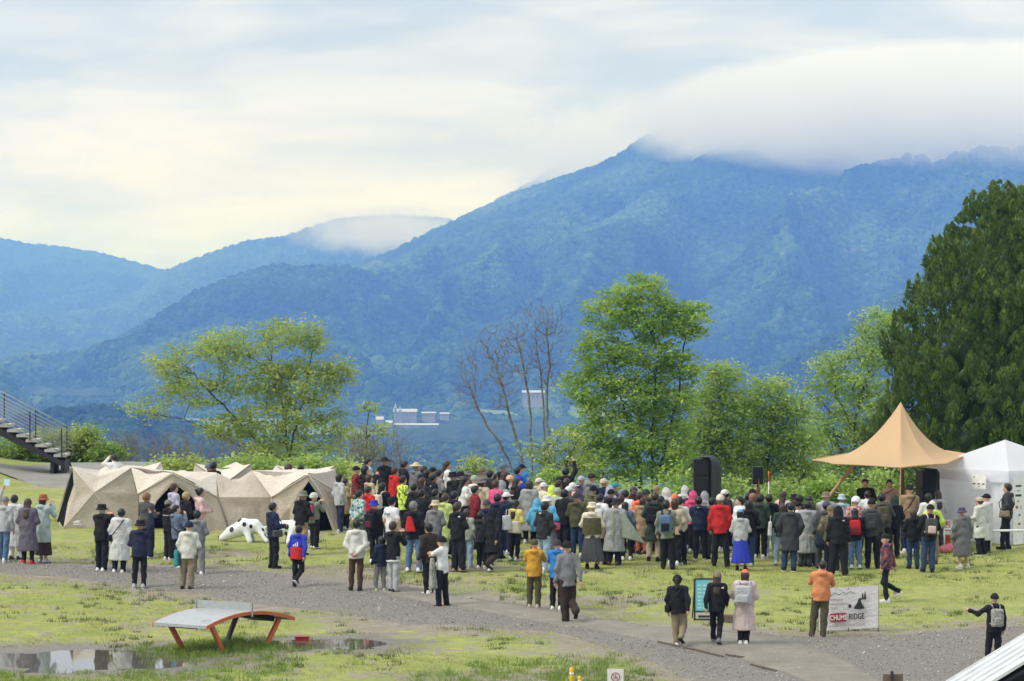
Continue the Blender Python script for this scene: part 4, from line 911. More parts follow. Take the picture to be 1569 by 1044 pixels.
def single_speaker():
    d = 113.5; x = (1161-W_PX/2)/F_PX*d; b = Vector((x, d, gz(x, d))); root = thing('pole_loudspeaker', b, 'single black loudspeaker raised on a pole among the crowd heads', 'loudspeaker')
    z0 = at(1161, 742, d).z-b.z; z1 = at(1161, 715, d).z-b.z
    MB().box((0, 0, (z0+z1)/2), (.31, .3, z1-z0)).build('cabinet', CAB, root, bevel=.02); MB().box((0, -.158, (z0+z1)/2), (.27, .02, (z1-z0)*.9)).build('grille', GRILL, root)
    MB().tube([(0, 0, z0), (0, 0, .5)], .02, 8).build('stand_pole', CAB, root, True)
    for k in range(3): a = k*2.094+.4; MB().tube([(0, 0, .75), (.5*math.cos(a), .5*math.sin(a), .02)], .014, 6).build('leg', CAB, root, True)
    d2 = 111.5; x2 = (1158-W_PX/2)/F_PX*d2; b2 = Vector((x2, d2, gz(x2, d2))); r2 = thing('pointed_board', b2, 'rust brown pointed board below the single loudspeaker', 'board')
    RUST = plain('rust_board', (.17, .075, .05), .8); zt = at(1158, 733, d2).z-b2.z
    obj('board', rect_poly_mesh('board', [(-.16, .25), (.16, .25), (.13, zt*.78), (.09, zt), (.05, zt*.8), (-.12, zt*.72)], .03), RUST, r2)
    MB().bar((0, .04, 0), (0, .04, zt*.7), .05).build('stake', RUST, r2)
    d3 = 114; x3 = (1178-W_PX/2)/F_PX*d3; b3 = Vector((x3, d3, gz(x3, d3))); r3 = thing('marker_pole', b3, 'thin white pole with an orange tip right of the single loudspeaker', 'pole')
    zt = at(1178, 722, d3).z-b3.z; MB().tube([(0, 0, 0), (0, 0, zt-.3)], .016, 8).build('shaft', PRINT_W, r3, True); MB().tube([(0, 0, zt-.3), (0, 0, zt)], .017, 8).build('tip', plain('signal_orange', (.75, .16, .03), .5), r3, True)
single_speaker()

# ------------------------------------------------------------------ curved ball table
def ball_table():
    TOP = plain('table_top', (.36, .38, .40), .32, .4, bump=.03); ORG = plain('orange_enamel', (.50, .13, .035), .4, .4); NET = plain('net_acrylic', (.34, .36, .37), .25, .5); DARK = plain('under_steel', (.035, .03, .028), .6); LOGO = plain('pale_print', (.75, .76, .77), .5)
    c = on(345, 993); b = c + Vector((-.02, 0, .0)); yaw = R(52); root = thing('ball_table', b, 'curved grey-topped table with orange edges standing in the wet grass', 'table', rz=yaw)
    L, Wd, zc, ze = 2.85, 1.6, .82, .60; n = 28
    def z(t): return ze+(zc-ze)*(1-(2*t-1)**2)
    def slab(y0, y1, off0, off1, name, mat, x0=0., x1=1.):
        V, F = [], []
        for i in range(n+1):
            t = x0+(x1-x0)*i/n; x = (t-.5)*L
            V += [(x, y0, z(t)+off0), (x, y1, z(t)+off0), (x, y1, z(t)+off1), (x, y0, z(t)+off1)]
        for i in range(n):
            a = i*4
            for k in range(4): F.append((a+k, a+(k+1) % 4, a+4+(k+1) % 4, a+4+k))
        F += [(0, 3, 2, 1), (n*4, n*4+1, n*4+2, n*4+3)]
        return MBf(V, F, name, mat, root)
    slab(-Wd/2+.03, Wd/2-.03, -.03, .012, 'table_top', TOP, .008, .992)
    slab(-Wd/2, -Wd/2+.03, -.06, .016, 'edge_rail', ORG); slab(Wd/2-.03, Wd/2, -.06, .016, 'edge_rail', ORG)
    slab(-Wd/2+.03, Wd/2-.03, -.05, .014, 'end_rail', TOP, 0, .008); slab(-Wd/2+.03, Wd/2-.03, -.05, .014, 'end_rail', TOP, .992, 1)
    slab(-.35, .35, -.14, -.035, 'under_beam', DARK, .06, .94)
    for sx in (-1, 1):
        for sy in (-1, 1):
            MB().bar((sx*1.10, sy*.62, z(.5+1.1/L)-.085), (sx*.66, sy*.58, -.05), .07, .10).build('leg', ORG if sy < 0 or sx < 0 else DARK, root)
    MB().box((0, 0, zc+.115), (.012, Wd+.02, .16)).build('net', NET, root, bevel=.004)
    for sy in (-1, 1): MB().box((0, sy*(Wd/2+.012), zc+.05), (.05, .02, .3)).build('net_bracket', NET, root)
    t = text_mesh('logo', 'O3', .16, .002); obj('logo', t, LOGO, root, (-1.15, -.5, z(.12)+.018), (0, -.22, R(-70)))
def MBf(V, F, name, mat, root):
    m = MB(); m.v = [Vector(v) for v in V]; m.f = F; return m.build(name, mat, root)
ball_table()

# ------------------------------------------------------------------ banner CHUMS RIDGE
def banner():
    WHITE = fabric('banner_vinyl', (.70, .68, .70), .6); BLACK = plain('banner_black', (.03, .028, .028), .7); RED = plain('banner_red', (.33, .055, .05), .7); GRN = plain('banner_green', (.12, .22, .18), .7); GREY = plain('banner_grey', (.22, .16, .16), .7)
    d = on(1300, 968).y; k = d/F_PX
    p0 = at(1254, 969, d); p1 = at(1345.5, 963, d+1.2*0); w = (1345.5-1254)*k; h = 65*k
    b = Vector((at(1300, 968, d).x, d, gz(at(1300, 968, d).x, d))); root = thing('banner', b, 'white banner reading CHUMS RIDGE with a mountain-and-trees emblem', 'banner', rz=0)
    tilt = R(3.2); Mx = Matrix.Rotation(-tilt*-1, 4, 'Y')
    g = thing_part = bpy.data.objects.new('banner_sheet_frame', None)
    bpy.data.objects.remove(g)
    z0 = .03
    def loc(u, v): return ((u-.5)*w, -.012, z0+.02+v*h+ (u-.5)*w*math.tan(tilt))
    P = [Vector(loc(0, 0)), Vector(loc(1, 0)), Vector(loc(1, 1)), Vector(loc(0, 1))]
    obj('sheet', panel_mesh('sheet', [p+Vector((0, .012, 0)) for p in P], 16, .022, .0, 5), WHITE, root)
    def flat(name, pts, mat, off=-.035):
        V = [Vector(loc(u, v))+Vector((0, off, 0)) for u, v in pts]; n = len(V); V2 = [p+Vector((0, .003, 0)) for p in V]
        obj(name, MBm(V+V2, [tuple(range(n)), tuple(range(2*n-1, n-1, -1))]+[(i, i+n, (i+1) % n+n, (i+1) % n) for i in range(n)], name), mat, root)
    def txt(body, u, v, size, mat, off=-.038, sx=1., bold=0.):
        me = text_mesh('lettering', body, size, .0015, 'CENTER', sx, bold); x, y, zz = loc(u, v); obj('lettering', me, mat, root, (x, y+off, zz), (math.pi/2, -tilt, 0))
    # red plate with the first word in white, second word black
    flat('red_plate', [(.19, .205), (.21, .19), (.445, .19), (.465, .205), (.465, .385), (.445, .40), (.21, .40), (.19, .385)], RED, -.034)
    txt('CHUMS', .327, .29, .155, PRINT_W, -.042, .72, .004); txt('RIDGE', .635, .295, .185, BLACK, -.038, .66, .004)
    txt('KAGURA WITH YOUR CHUMS', .47, .10, .058, GREY, -.038, 1.05); txt('KAGURA', .30, .71, .07, GREY, -.038); txt('MOUNTAIN AC', .345, .61, .066, GREY, -.038); txt('CLUB', .26, .52, .06, GREY, -.038)
    zig = [(.06, .80), (.13, .87), (.20, .81), (.27, .88), (.34, .83), (.41, .89), (.47, .83), (.53, .90), (.61, .83)]
    for a, c in zip(zig[:-1], zig[1:]): flat('ridge_line', [(a[0], a[1]-.01), (c[0], c[1]-.01), (c[0], c[1]+.01), (a[0], a[1]+.01)], GRN)
    flat('emblem_mountain', [(.585, .485), (.60, .53), (.64, .61), (.665, .70), (.69, .745), (.715, .70), (.705, .66), (.725, .58), (.76, .51), (.765, .48), (.68, .465)], BLACK)
    for u, hh in ((.735, .17), (.775, .21)): flat('emblem_tree', [(u-.02, .69), (u+.02, .69), (u+.012, .69+hh*.6), (u, .69+hh), (u-.012, .69+hh*.6)], BLACK)
    flat('emblem_van', [(.50, .51), (.545, .51), (.545, .575), (.52, .60), (.50, .575)], BLACK)
    for u in (.0, .5, 1.): 
        x, y, zz = loc(u, .98); MB().bar((x, .03, -.08), (x, .03, zz+.02), .022).build('stake', STRAP, root)
    for v in (.03, .97): x, y, zz = loc(.5, v); MB().box((x, y-.03, zz), (.02, .012, .03)).build('eyelet', STRAP, root)
def MBm(V, F, name):
    m = MB(); m.v = list(V); m.f = F; return m.mesh(name)
banner()

# ------------------------------------------------------------------ sign board with a turquoise poster
def sign_board():
    b = on(1083, 951); root = thing('sign_board', b, 'black-framed notice board with a turquoise poster behind the walking women', 'sign', rz=R(4)); k = b.y/F_PX
    w = 38*k; h = 50*k; z0 = 14*k
    BLK = plain('frame_black', (.02, .02, .022), .5); TURQ = plain('poster_turquoise', (.20, .58, .64), .6, var=.06); OR = plain('poster_orange', (.70, .33, .16), .6); PALE = plain('poster_pale', (.70, .78, .78), .6)
    for x in (-w/2, w/2): MB().box((x, 0, (h+z0)/2), (.035, .035, h+z0)).build('frame_post', BLK, root)
    for z in (z0+h, z0, .03): MB().box((0, 0, z), (w, .032, .03)).build('frame_bar', BLK, root)
    MB().box((0, .0, z0+h/2), (w-.04, .012, h-.03)).build('poster', TURQ, root)
    MB().box((w*.3, -.008, z0+h*.88), (w*.3, .006, h*.18)).build('poster_print', OR, root)
    for r in range(7):
        for c in range(2): MB().box((-w*.3+c*w*.22, -.008, z0+h*(.8-r*.115)), (w*.14, .005, h*.028)).build('poster_print', PALE, root)
    MB().box((0, 0, z0/2), (w-.05, .01, z0*.8)).build('lower_panel', plain('board_white', (.62, .60, .56), .6), root); MB().box((-w*.1, -.008, z0*.45), (w*.5, .005, z0*.25)).build('lower_print', STRAP, root)
    for x in (-w/2, w/2): MB().bar((x, .02, (h+z0)*.8), (x, .45, 0), .025).build('rear_leg', BLK, root)
    q = on(1115, 954); r = thing('wooden_block', q, 'small weathered brown block on the grass beside the walking women', 'block'); MB().box((0, 0, .085), (.24, .2, .17)).build('block', plain('block_wood', (.15, .11, .08), .85), r, bevel=.012)
    MB().box((0, 0, .176), (.2, .16, .012)).build('lid', plain('block_top', (.20, .16, .12), .85), r)
sign_board()

# ------------------------------------------------------------------ steel stair on the left
def stair():
    STEEL = plain('galvanised', (.42, .43, .44), .45, .4, .3); DARK = plain('stringer_steel', (.03, .03, .032), .6); TREAD = plain('tread_concrete', (.46, .44, .40), .8)
    d = 131.0; k = d/F_PX; x0 = (104-W_PX/2)*k; b = Vector((x0, d, gz(x0, d))); root = thing('stairway', b, 'open steel stairway with grey treads and railings at the left edge', 'stair')
    z00 = at(104, 703, d).z-b.z; run, rise, wd, n = 14.2*k, 7.6*k, 1.5, 15
    for i in range(n):
        MB().box((-run*(i+.5)-.05, 0, z00+rise*(i+1)-.04), (run*1.25, wd, .09)).build('tread', TREAD, root, bevel=.008)
    for y in (-wd/2-.03, wd/2+.03):
        V = [(-.05, y, z00-.08), (-run*n, y, z00+rise*n-.15), (-run*n, y, z00+rise*n-.42), (.05, y, z00-.32)]
        m = MB(); m.v = [Vector(v)+Vector((0, -.03, 0)) for v in V]+[Vector(v)+Vector((0, .03, 0)) for v in V]; m.f = [(0, 1, 2, 3), (7, 6, 5, 4)]+[(i, i+4, (i+1) % 4+4, (i+1) % 4) for i in range(4)]; m.build('stringer', DARK, root)
        for p in range(5):
            xx = -run*(p*3.4+.4); zz = z00+rise*(p*3.4+.6); MB().box((xx, y, zz+.46), (.04, .035, .98)).build('post', DARK, root)
        for q in range(8):
            hgt = .12+q*.115 if q < 7 else .95
            MB().tube([(.1, y, z00+hgt), (-run*n, y, z00+rise*n+hgt)], .022 if q == 7 else .012, 6).build('rail', STEEL, root, True)
    for x in (-.1, -.45): MB().box((x, 0, (z00-.2)/2-.2), (.12, wd, abs(z00)+.5)).build('footing', DARK, root)
stair()

# ------------------------------------------------------------------ spotted play animals
SPOT_W = plain('fibreglass_white', (.78, .79, .80), .35, .45, bump=.03, scale=2); SPOT_B = plain('fibreglass_black', (.018, .019, .022), .4)
# ================================================================== SOFT SHAPES (signed distance fields -> one continuous skin)
def surfnet(f, lo, hi, h):
    lo = np.array(lo, float); hi = np.array(hi, float); n = np.ceil((hi-lo)/h).astype(int)+2
    ax = [(lo[i]+h*np.arange(n[i])).astype(np.float32) for i in range(3)]
    X, Y, Z = np.meshgrid(*ax, indexing='ij'); v = f(X, Y, Z); s = v < 0
    c = [v[i:n[0]-1+i, j:n[1]-1+j, k:n[2]-1+k] for i in (0, 1) for j in (0, 1) for k in (0, 1)]
    sg = [q < 0 for q in c]; cnt = sum(q.astype(np.int8) for q in sg); act = (cnt > 0) & (cnt < 8)
    I = np.argwhere(act); cv = np.stack([q[act] for q in c], 1)
    off = np.array([(i, j, k) for i in (0, 1) for j in (0, 1) for k in (0, 1)], float)
    acc = np.zeros((len(I), 3)); num = np.zeros(len(I))
    for a in range(8):
        for b in range(a+1, 8):
            if np.abs(off[a]-off[b]).sum() != 1: continue
            m = (cv[:, a] < 0) != (cv[:, b] < 0); t = cv[:, a]/np.where(m, cv[:, a]-cv[:, b], 1)
            acc += np.where(m[:, None], off[a]+(off[b]-off[a])*t[:, None], 0); num += m
    V = lo + h*(I + acc/num[:, None]); idx = -np.ones(act.shape, int); idx[act] = np.arange(len(I)); F = []
    for axs in range(3):
        o1, o2 = [(1, 2), (2, 0), (0, 1)][axs]
        a = [slice(None)]*3; b = [slice(None)]*3; a[axs] = slice(0, n[axs]-1); b[axs] = slice(1, n[axs])
        ch = s[tuple(a)] != s[tuple(b)]; q = np.argwhere(ch)
        q = q[(q[:, o1] > 0) & (q[:, o2] > 0) & (q[:, o1] < n[o1]-1) & (q[:, o2] < n[o2]-1)]
        if not len(q): continue
        e1 = np.zeros(3, int); e1[o1] = 1; e2 = np.zeros(3, int); e2[o2] = 1
        g = lambda p: idx[p[:, 0], p[:, 1], p[:, 2]]
        quad = np.stack([g(q-e1-e2), g(q-e2), g(q), g(q-e1)], 1); ins = s[q[:, 0], q[:, 1], q[:, 2]]
        F.append(np.where(ins[:, None], quad, quad[:, ::-1]))
    F = np.concatenate(F); F = F[(F >= 0).all(1)]
    return V, F
def smin(a, b, k): h = np.clip(.5+.5*(b-a)/k, 0, 1); return b*(1-h)+a*h-k*h*(1-h)
def cap(X, Y, Z, a, b, ra, rb=None, sy=1.0):
    rb = ra if rb is None else rb; d = [b[i]-a[i] for i in range(3)]; L = sum(k*k for k in d)+1e-9
    px, py, pz = X-a[0], Y-a[1], Z-a[2]; t = np.clip((px*d[0]+py*d[1]+pz*d[2])/L, 0, 1)
    return np.sqrt((px-d[0]*t)**2+((py-d[1]*t)/sy)**2+(pz-d[2]*t)**2)-(ra+(rb-ra)*t)
def ell(X, Y, Z, c, r):
    q = np.sqrt(((X-c[0])/r[0])**2+((Y-c[1])/r[1])**2+((Z-c[2])/r[2])**2); return (q-1)*min(r)
def union(ds, k):
    o = ds[0]
    for d in ds[1:]: o = smin(o, d, k)
    return o
def sdf_mesh(name, f, lo, hi, h): V, F = surfnet(f, lo, hi, h); return mesh_from(name, V, F)

# ------------------------------------------------------------------ spotted play animals
def play_animal(label, px, py, rz, group, seed):
    def f(X, Y, Z):
        d = [cap(X, Y, Z, (-.62, 0, .09), (-.36, 0, .24), .095, .17), cap(X, Y, Z, (-.36, 0, .24), (0, 0, .40), .17, .23), cap(X, Y, Z, (0, 0, .42), (.3, 0, .42), .22, .19), cap(X, Y, Z, (.3, 0, .42), (.5, 0, .28), .19, .12)]
        for s in (-1, 1):
            d += [cap(X, Y, Z, (.08, s*.14, .35), (.20, s*.24, .03), .11, .075), cap(X, Y, Z, (.42, s*.1, .34), (.66, s*.2, .03), .085, .055)]
        d.append(cap(X, Y, Z, (.5, 0, .32), (.62, 0, .42), .04, .025))
        return union(d, .06)
    b = on(px, py); root = thing('play_animal', b, label, 'sculpture', group, rz)
    if 'an' not in _mc: _mc['an'] = sdf_mesh('body', f, (-.75, -.4, -.05), (.8, .4, .72), .026)
    obj('body', _mc['an'], SPOT_W, root); R_ = np.random.default_rng(seed); me = _mc['an']; n = len(me.vertices); got = []
    while len(got) < 16:
        v = me.vertices[R_.integers(n)]; 
        if v.co.z < .12 or any((v.co-q).length < .18 for q in got): continue
        got.append(v.co.copy()); r = R_.uniform(.045, .068); q = v.normal.to_track_quat('Z', 'Y').to_matrix()
        ring = [v.co + q @ Vector((r*math.cos(a), r*math.sin(a)*1.15, .004)) for a in [k*.5236 for k in range(12)]]
        m = MB(); m.poly(ring); c = v.co+v.normal*.018
        m.v.append(c); m.f = [(k, (k+1) % 12, 12) for k in range(12)]; m.build('spot', SPOT_B, root, True)
play_animal('white black-spotted play sculpture left of the man with the shoulder bag', 374, 830, R(-6), 'spotted play sculptures by the tents', 3)
play_animal('white black-spotted play sculpture half hidden behind the boy in blue and red', 452, 832, R(188), 'spotted play sculptures by the tents', 5)

# ================================================================== PEOPLE
SK = dict(sh=(.175, -.01, 1.385), hip=(.088, 0, .90))
def P_(arm_l, arm_r, leg=None, lean=0): return dict(al=arm_l, ar=arm_r, leg=leg or 'stand')
A_ = {'down': ((.235, -.03, 1.12), (.25, .06, .88)), 'front': ((.245, .01, 1.12), (.10, .25, 1.10)), 'phone': ((.235, .15, 1.20), (.075, .29, 1.43)), 'up': ((.25, .06, 1.62), (.20, .13, 1.86)),
      'back': ((.25, -.10, 1.14), (.06, -.205, .95)), 'fold': ((.25, .04, 1.12), (-.05, .20, 1.15)), 'pocket': ((.28, -.07, 1.13), (.20, .08, .93)), 'point': ((.38, .05, 1.24), (.56, .16, 1.31)),
      'chin': ((.235, .10, 1.14), (.04, .21, 1.42)), 'swingf': ((.225, .06, 1.13), (.22, .24, .96)), 'swingb': ((.235, -.12, 1.13), (.24, -.17, .90)), 'cross': ((.21, .20, 1.28), (-.12, .22, 1.33)), 'head': ((.33, .06, 1.42), (.13, .10, 1.60))}
LEG = {'stand': (((.10, .015, .49), (.115, -.02, .085)), ((.10, .015, .49), (.115, -.02, .085))), 'apart': (((.13, .02, .49), (.17, .02, .085)), ((.12, .0, .49), (.15, -.06, .085))),
       'relax': (((.12, .06, .49), (.14, .06, .085)), ((.09, .0, .49), (.09, -.03, .085))), 'walk': (((.09, .16, .50), (.085, .24, .10)), ((.09, .0, .48), (.085, -.26, .17))), 'walk2': (((.085, .03, .49), (.07, .0, .085)), ((.085, .08, .48), (.08, -.30, .27))), 'close': (((.075, .01, .49), (.07, -.02, .085)), ((.075, .01, .49), (.07, -.02, .085)))}
POSE = {'stand': ('down', 'down', 'stand'), 'front': ('front', 'front', 'stand'), 'phone': ('phone', 'phone', 'relax'), 'raiser': ('front', 'up', 'stand'), 'raisel': ('up', 'down', 'relax'), 'back': ('back', 'back', 'relax'), 'fold': ('fold', 'fold', 'apart'), 'pocket': ('pocket', 'pocket', 'relax'),
        'walk': ('swingb', 'swingf', 'walk'), 'walk2': ('down', 'swingb', 'walk2'), 'pointl': ('point', 'down', 'relax'), 'chin': ('fold', 'chin', 'relax'), 'relax': ('down', 'front', 'relax'), 'apart': ('down', 'down', 'apart'), 'cross': ('cross', 'cross', 'relax'), 'head': ('head', 'front', 'stand'), 'close': ('front', 'front', 'close')}
def joints(pose):
    a, b, l = POSE[pose]; J = {}
    for s, arm, lg, n in ((-1, a, LEG[l][0], 'l'), (1, b, LEG[l][1], 'r')):
        m = lambda p: (p[0]*s, p[1], p[2]); e, w = A_[arm]
        shz = .05 if arm == 'up' else 0
        J[n] = dict(sh=(SK['sh'][0]*s, SK['sh'][1], SK['sh'][2]+shz), el=m(e), wr=m(w), hip=m(SK['hip']), kn=m(lg[0]), an=m(lg[1]))
    return J
def bounds(J, pad, z0, z1, legs=True):
    P = np.array([J[s][k] for s in 'lr' for k in (('sh', 'el', 'wr', 'hip', 'kn', 'an') if legs else ('sh', 'el', 'wr'))]); lo = P.min(0)-pad; hi = P.max(0)+pad
    return (min(lo[0], -.30), min(lo[1], -.26), z0), (max(hi[0], .30), max(hi[1], .24), max(z1, hi[2]))
def body_mesh(pose):
    J = joints(pose)
    def f(X, Y, Z):
        d = [cap(X, Y, Z, (0, 0, .94), (0, 0, 1.08), .148, .125, .72), cap(X, Y, Z, (0, 0, 1.08), (0, 0, 1.29), .125, .148, .72), cap(X, Y, Z, (-.12, -.01, 1.37), (.12, -.01, 1.37), .072), cap(X, Y, Z, (0, -.012, 1.38), (0, .005, 1.52), .057, .052)]
        for s in ('l', 'r'):
            j = J[s]; wr = np.array(j['wr']); el = np.array(j['el']); dr = (wr-el)/np.linalg.norm(wr-el); tip = wr+dr*.075
            d += [cap(X, Y, Z, j['sh'], j['el'], .052, .042), cap(X, Y, Z, j['el'], j['wr'], .042, .029), cap(X, Y, Z, j['wr'], tip, .028, .036),
                  cap(X, Y, Z, j['hip'], j['kn'], .083, .056), cap(X, Y, Z, j['kn'], j['an'], .057, .038), cap(X, Y, Z, j['an'], (j['an'][0], j['an'][1]+.13, j['an'][2]-.045), .042, .032)]
        o = union(d, .035)
        h = smin(ell(X, Y, Z, (0, -.008, 1.605), (.076, .096, .098)), ell(X, Y, Z, (0, .032, 1.54), (.057, .066, .075)), .04)
        h = smin(h, cap(X, Y, Z, (0, .088, 1.585), (0, .112, 1.555), .012, .016), .015)       # nose
        h = smin(h, ell(X, Y, Z, (0, .085, 1.612), (.05, .02, .012)), .015)                   # brow
        for s in (-1, 1):
            h = np.maximum(h, -ell(X, Y, Z, (s*.031, .105, 1.592), (.018, .018, .013)))       # eye sockets
            h = smin(h, ell(X, Y, Z, (s*.079, -.005, 1.572), (.013, .022, .033)), .01)         # ears
        return smin(o, h, .03)
    V, F = surfnet(f, *bounds(J, .13, -.02, 1.74), .021)
    V = list(map(tuple, V)); F = [tuple(q) for q in F]; mats = [0]*len(F)
    # hands: four fingers of unequal length and a thumb, each bent at the knuckles
    for s, sg in (('l', -1), ('r', 1)):
        j = J[s]; wr = Vector(j['wr']); d = (wr-Vector(j['el'])).normalized(); inw = Vector((-sg, 0, 0)); fl = (inw-d*inw.dot(d)).normalized() if abs(d.x) < .9 else Vector((0, 0, -1)); sp = d.cross(fl).normalized()
        m = MB(); palm = wr+d*.075
        if sp.y < 0: sp = -sp
        for k, ln in enumerate((.066, .076, .071, .056)):
            o = palm+sp*(.026-.0175*k)+d*.015; c1 = o+d*ln*.5+fl*ln*.12; c2 = o+d*ln*.85+fl*ln*.5; m.tube([o, c1, c2], [.0095, .009, .007], 5)
        o = wr+d*.035+sp*.03; m.tube([o, o+sp*.025+d*.03+fl*.012, o+sp*.03+d*.06+fl*.03], [.0115, .0105, .0085], 5)
        n0 = len(V); V += [tuple(v) for v in m.v]; F += [tuple(n0+i for i in q) for q in m.f]; mats += [0]*len(m.f)
    # eyes, brows and mouth
    for s in (-1, 1):
        for (c, r, mi) in (((s*.031, .086, 1.591), (.013, .006, .0065), 1), ((s*.032, .093, 1.611), (.017, .005, .0035), 1)):
            add_ell(V, F, mats, c, r, mi)
    add_ell(V, F, mats, (0, .096, 1.513), (.023, .006, .006), 2)
    me = mesh_from('body', V, F); me.polygons.foreach_set('material_index', mats); return me
def add_ell(V, F, mats, c, r, mi):
    n0 = len(V)
    for i in range(4):
        for k in range(8):
            a = -1.2+i*.8; b = k*math.pi/4; V.append((c[0]+r[0]*math.cos(a)*math.cos(b), c[1]+r[1]*math.cos(a)*math.sin(b), c[2]+r[2]*math.sin(a)))
    for i in range(3):
        for k in range(8): F.append((n0+i*8+k, n0+i*8+(k+1) % 8, n0+i*8+8+(k+1) % 8, n0+i*8+8+k)); mats.append(mi)
def wrinkle(X, Y, Z, a, s=0.0):
    return a*(np.sin(23*Z+9*X+5*np.sin(7*X+s)+s)+.7*np.sin(31*X-17*Z+11*Y+s*2)+.6*np.sin(19*Y+27*Z+s))
def top_mesh(pose, kind):
    J = joints(pose); P = dict(jacket=(.80, .034, .066, .052, 1.0), hoodie=(.82, .036, .064, .05, 1.0), tee=(.84, .016, .062, .06, .45), shirt=(.78, .026, .060, .047, 1.0), coat=(.52, .034, .066, .052, 1.0), poncho=(.36, .055, .086, .078, .97))[kind]
    hem, off, ru, rl, sl = P
    def f(X, Y, Z):
        r0 = .148+off; fl = max(0, .8-hem)*.16
        d = [cap(X, Y, Z, (0, -.005, hem-.12), (0, -.005, .98), r0+.012+fl, r0+.004, .76), cap(X, Y, Z, (0, -.005, .98), (0, -.005, 1.28), r0+.004, r0, .76), cap(X, Y, Z, (-.125, -.015, 1.365), (.125, -.015, 1.365), .072+off*.8), cap(X, Y, Z, (0, -.015, 1.38), (0, -.01, 1.44), .075, .068)]
        for s in ('l', 'r'):
            j = J[s]; sh, el, wr = map(np.array, (j['sh'], j['el'], j['wr']))
            if sl < .6: d += [cap(X, Y, Z, sh, sh+(el-sh)*.72, ru, rl)]
            else: d += [cap(X, Y, Z, sh, el, ru, (ru+rl)/2), cap(X, Y, Z, el, el+(wr-el)*sl, (ru+rl)/2, rl)]
        o = union(d, .05)
        if kind in ('jacket', 'hoodie', 'coat', 'poncho'):
            o = smin(o, ell(X, Y, Z, (0, -.115, 1.425), (.115, .062, .06)), .03)            # hood lying on the back
        o = o + wrinkle(X, Y, Z, .0068, len(pose))*smooth(1.42, 1.3, Z)
        if kind == 'poncho': o = o + .010*np.sin(14*np.arctan2(Y, X)+2*Z)*smooth(1.1, .5, Z)
        o = np.maximum(o, hem-Z + .012*np.sin(9*X+4*Y))
        return o
    return sdf_mesh('top', f, *bounds(J, .16, hem-.06, 1.56, False), .024)
def bottom_mesh(pose, kind):
    J = joints(pose)
    def f(X, Y, Z):
        if kind.startswith('skirt'):
            r = np.sqrt((X*1.0)**2+(Y/.82)**2); th = np.arctan2(Y, X); t = np.clip((1.02-Z)/.80, 0, 1); R0 = .152+(.135 if kind == 'skirt' else .075)*t+.016*t*np.sin(11*th+3*Z)
            return np.maximum(np.maximum((r-R0)*.85, Z-1.06), .20-Z)
        w = .022 if kind == 'wide' else (.004 if kind == 'slim' else .011)
        d = [cap(X, Y, Z, (0, 0, .93), (0, 0, 1.04), .155, .142, .76)]
        for s in ('l', 'r'):
            j = J[s]; d += [cap(X, Y, Z, j['hip'], j['kn'], .088+w, .068+w*1.3), cap(X, Y, Z, j['kn'], j['an'], .066+w*1.3, .052+w*1.5)]
        o = union(d, .028) + wrinkle(X, Y, Z, .0055, 2.0)
        lo = .46 if kind == 'shorts' else .05
        return np.maximum(np.maximum(o, lo-Z), Z-1.08)
    return sdf_mesh('trousers', f, (-.40, -.48, .0), (.40, .42, 1.12), .023)
def shoe_mesh():
    def f(X, Y, Z):
        o = smin(cap(X, Y, Z, (0, -.055, .05), (0, .13, .036), .045, .04), cap(X, Y, Z, (0, -.04, .06), (0, -.03, .10), .042, .046), .03); return np.maximum(o, -Z)
    V, F = surfnet(f, (-.07, -.13, -.03), (.07, .2, .16), .02); me = mesh_from('shoe', V, F); return me
def sole_mesh(): return MB().tube([(0, -.01, -.002), (0, -.01, .018)], .05, 12).mesh('sole')
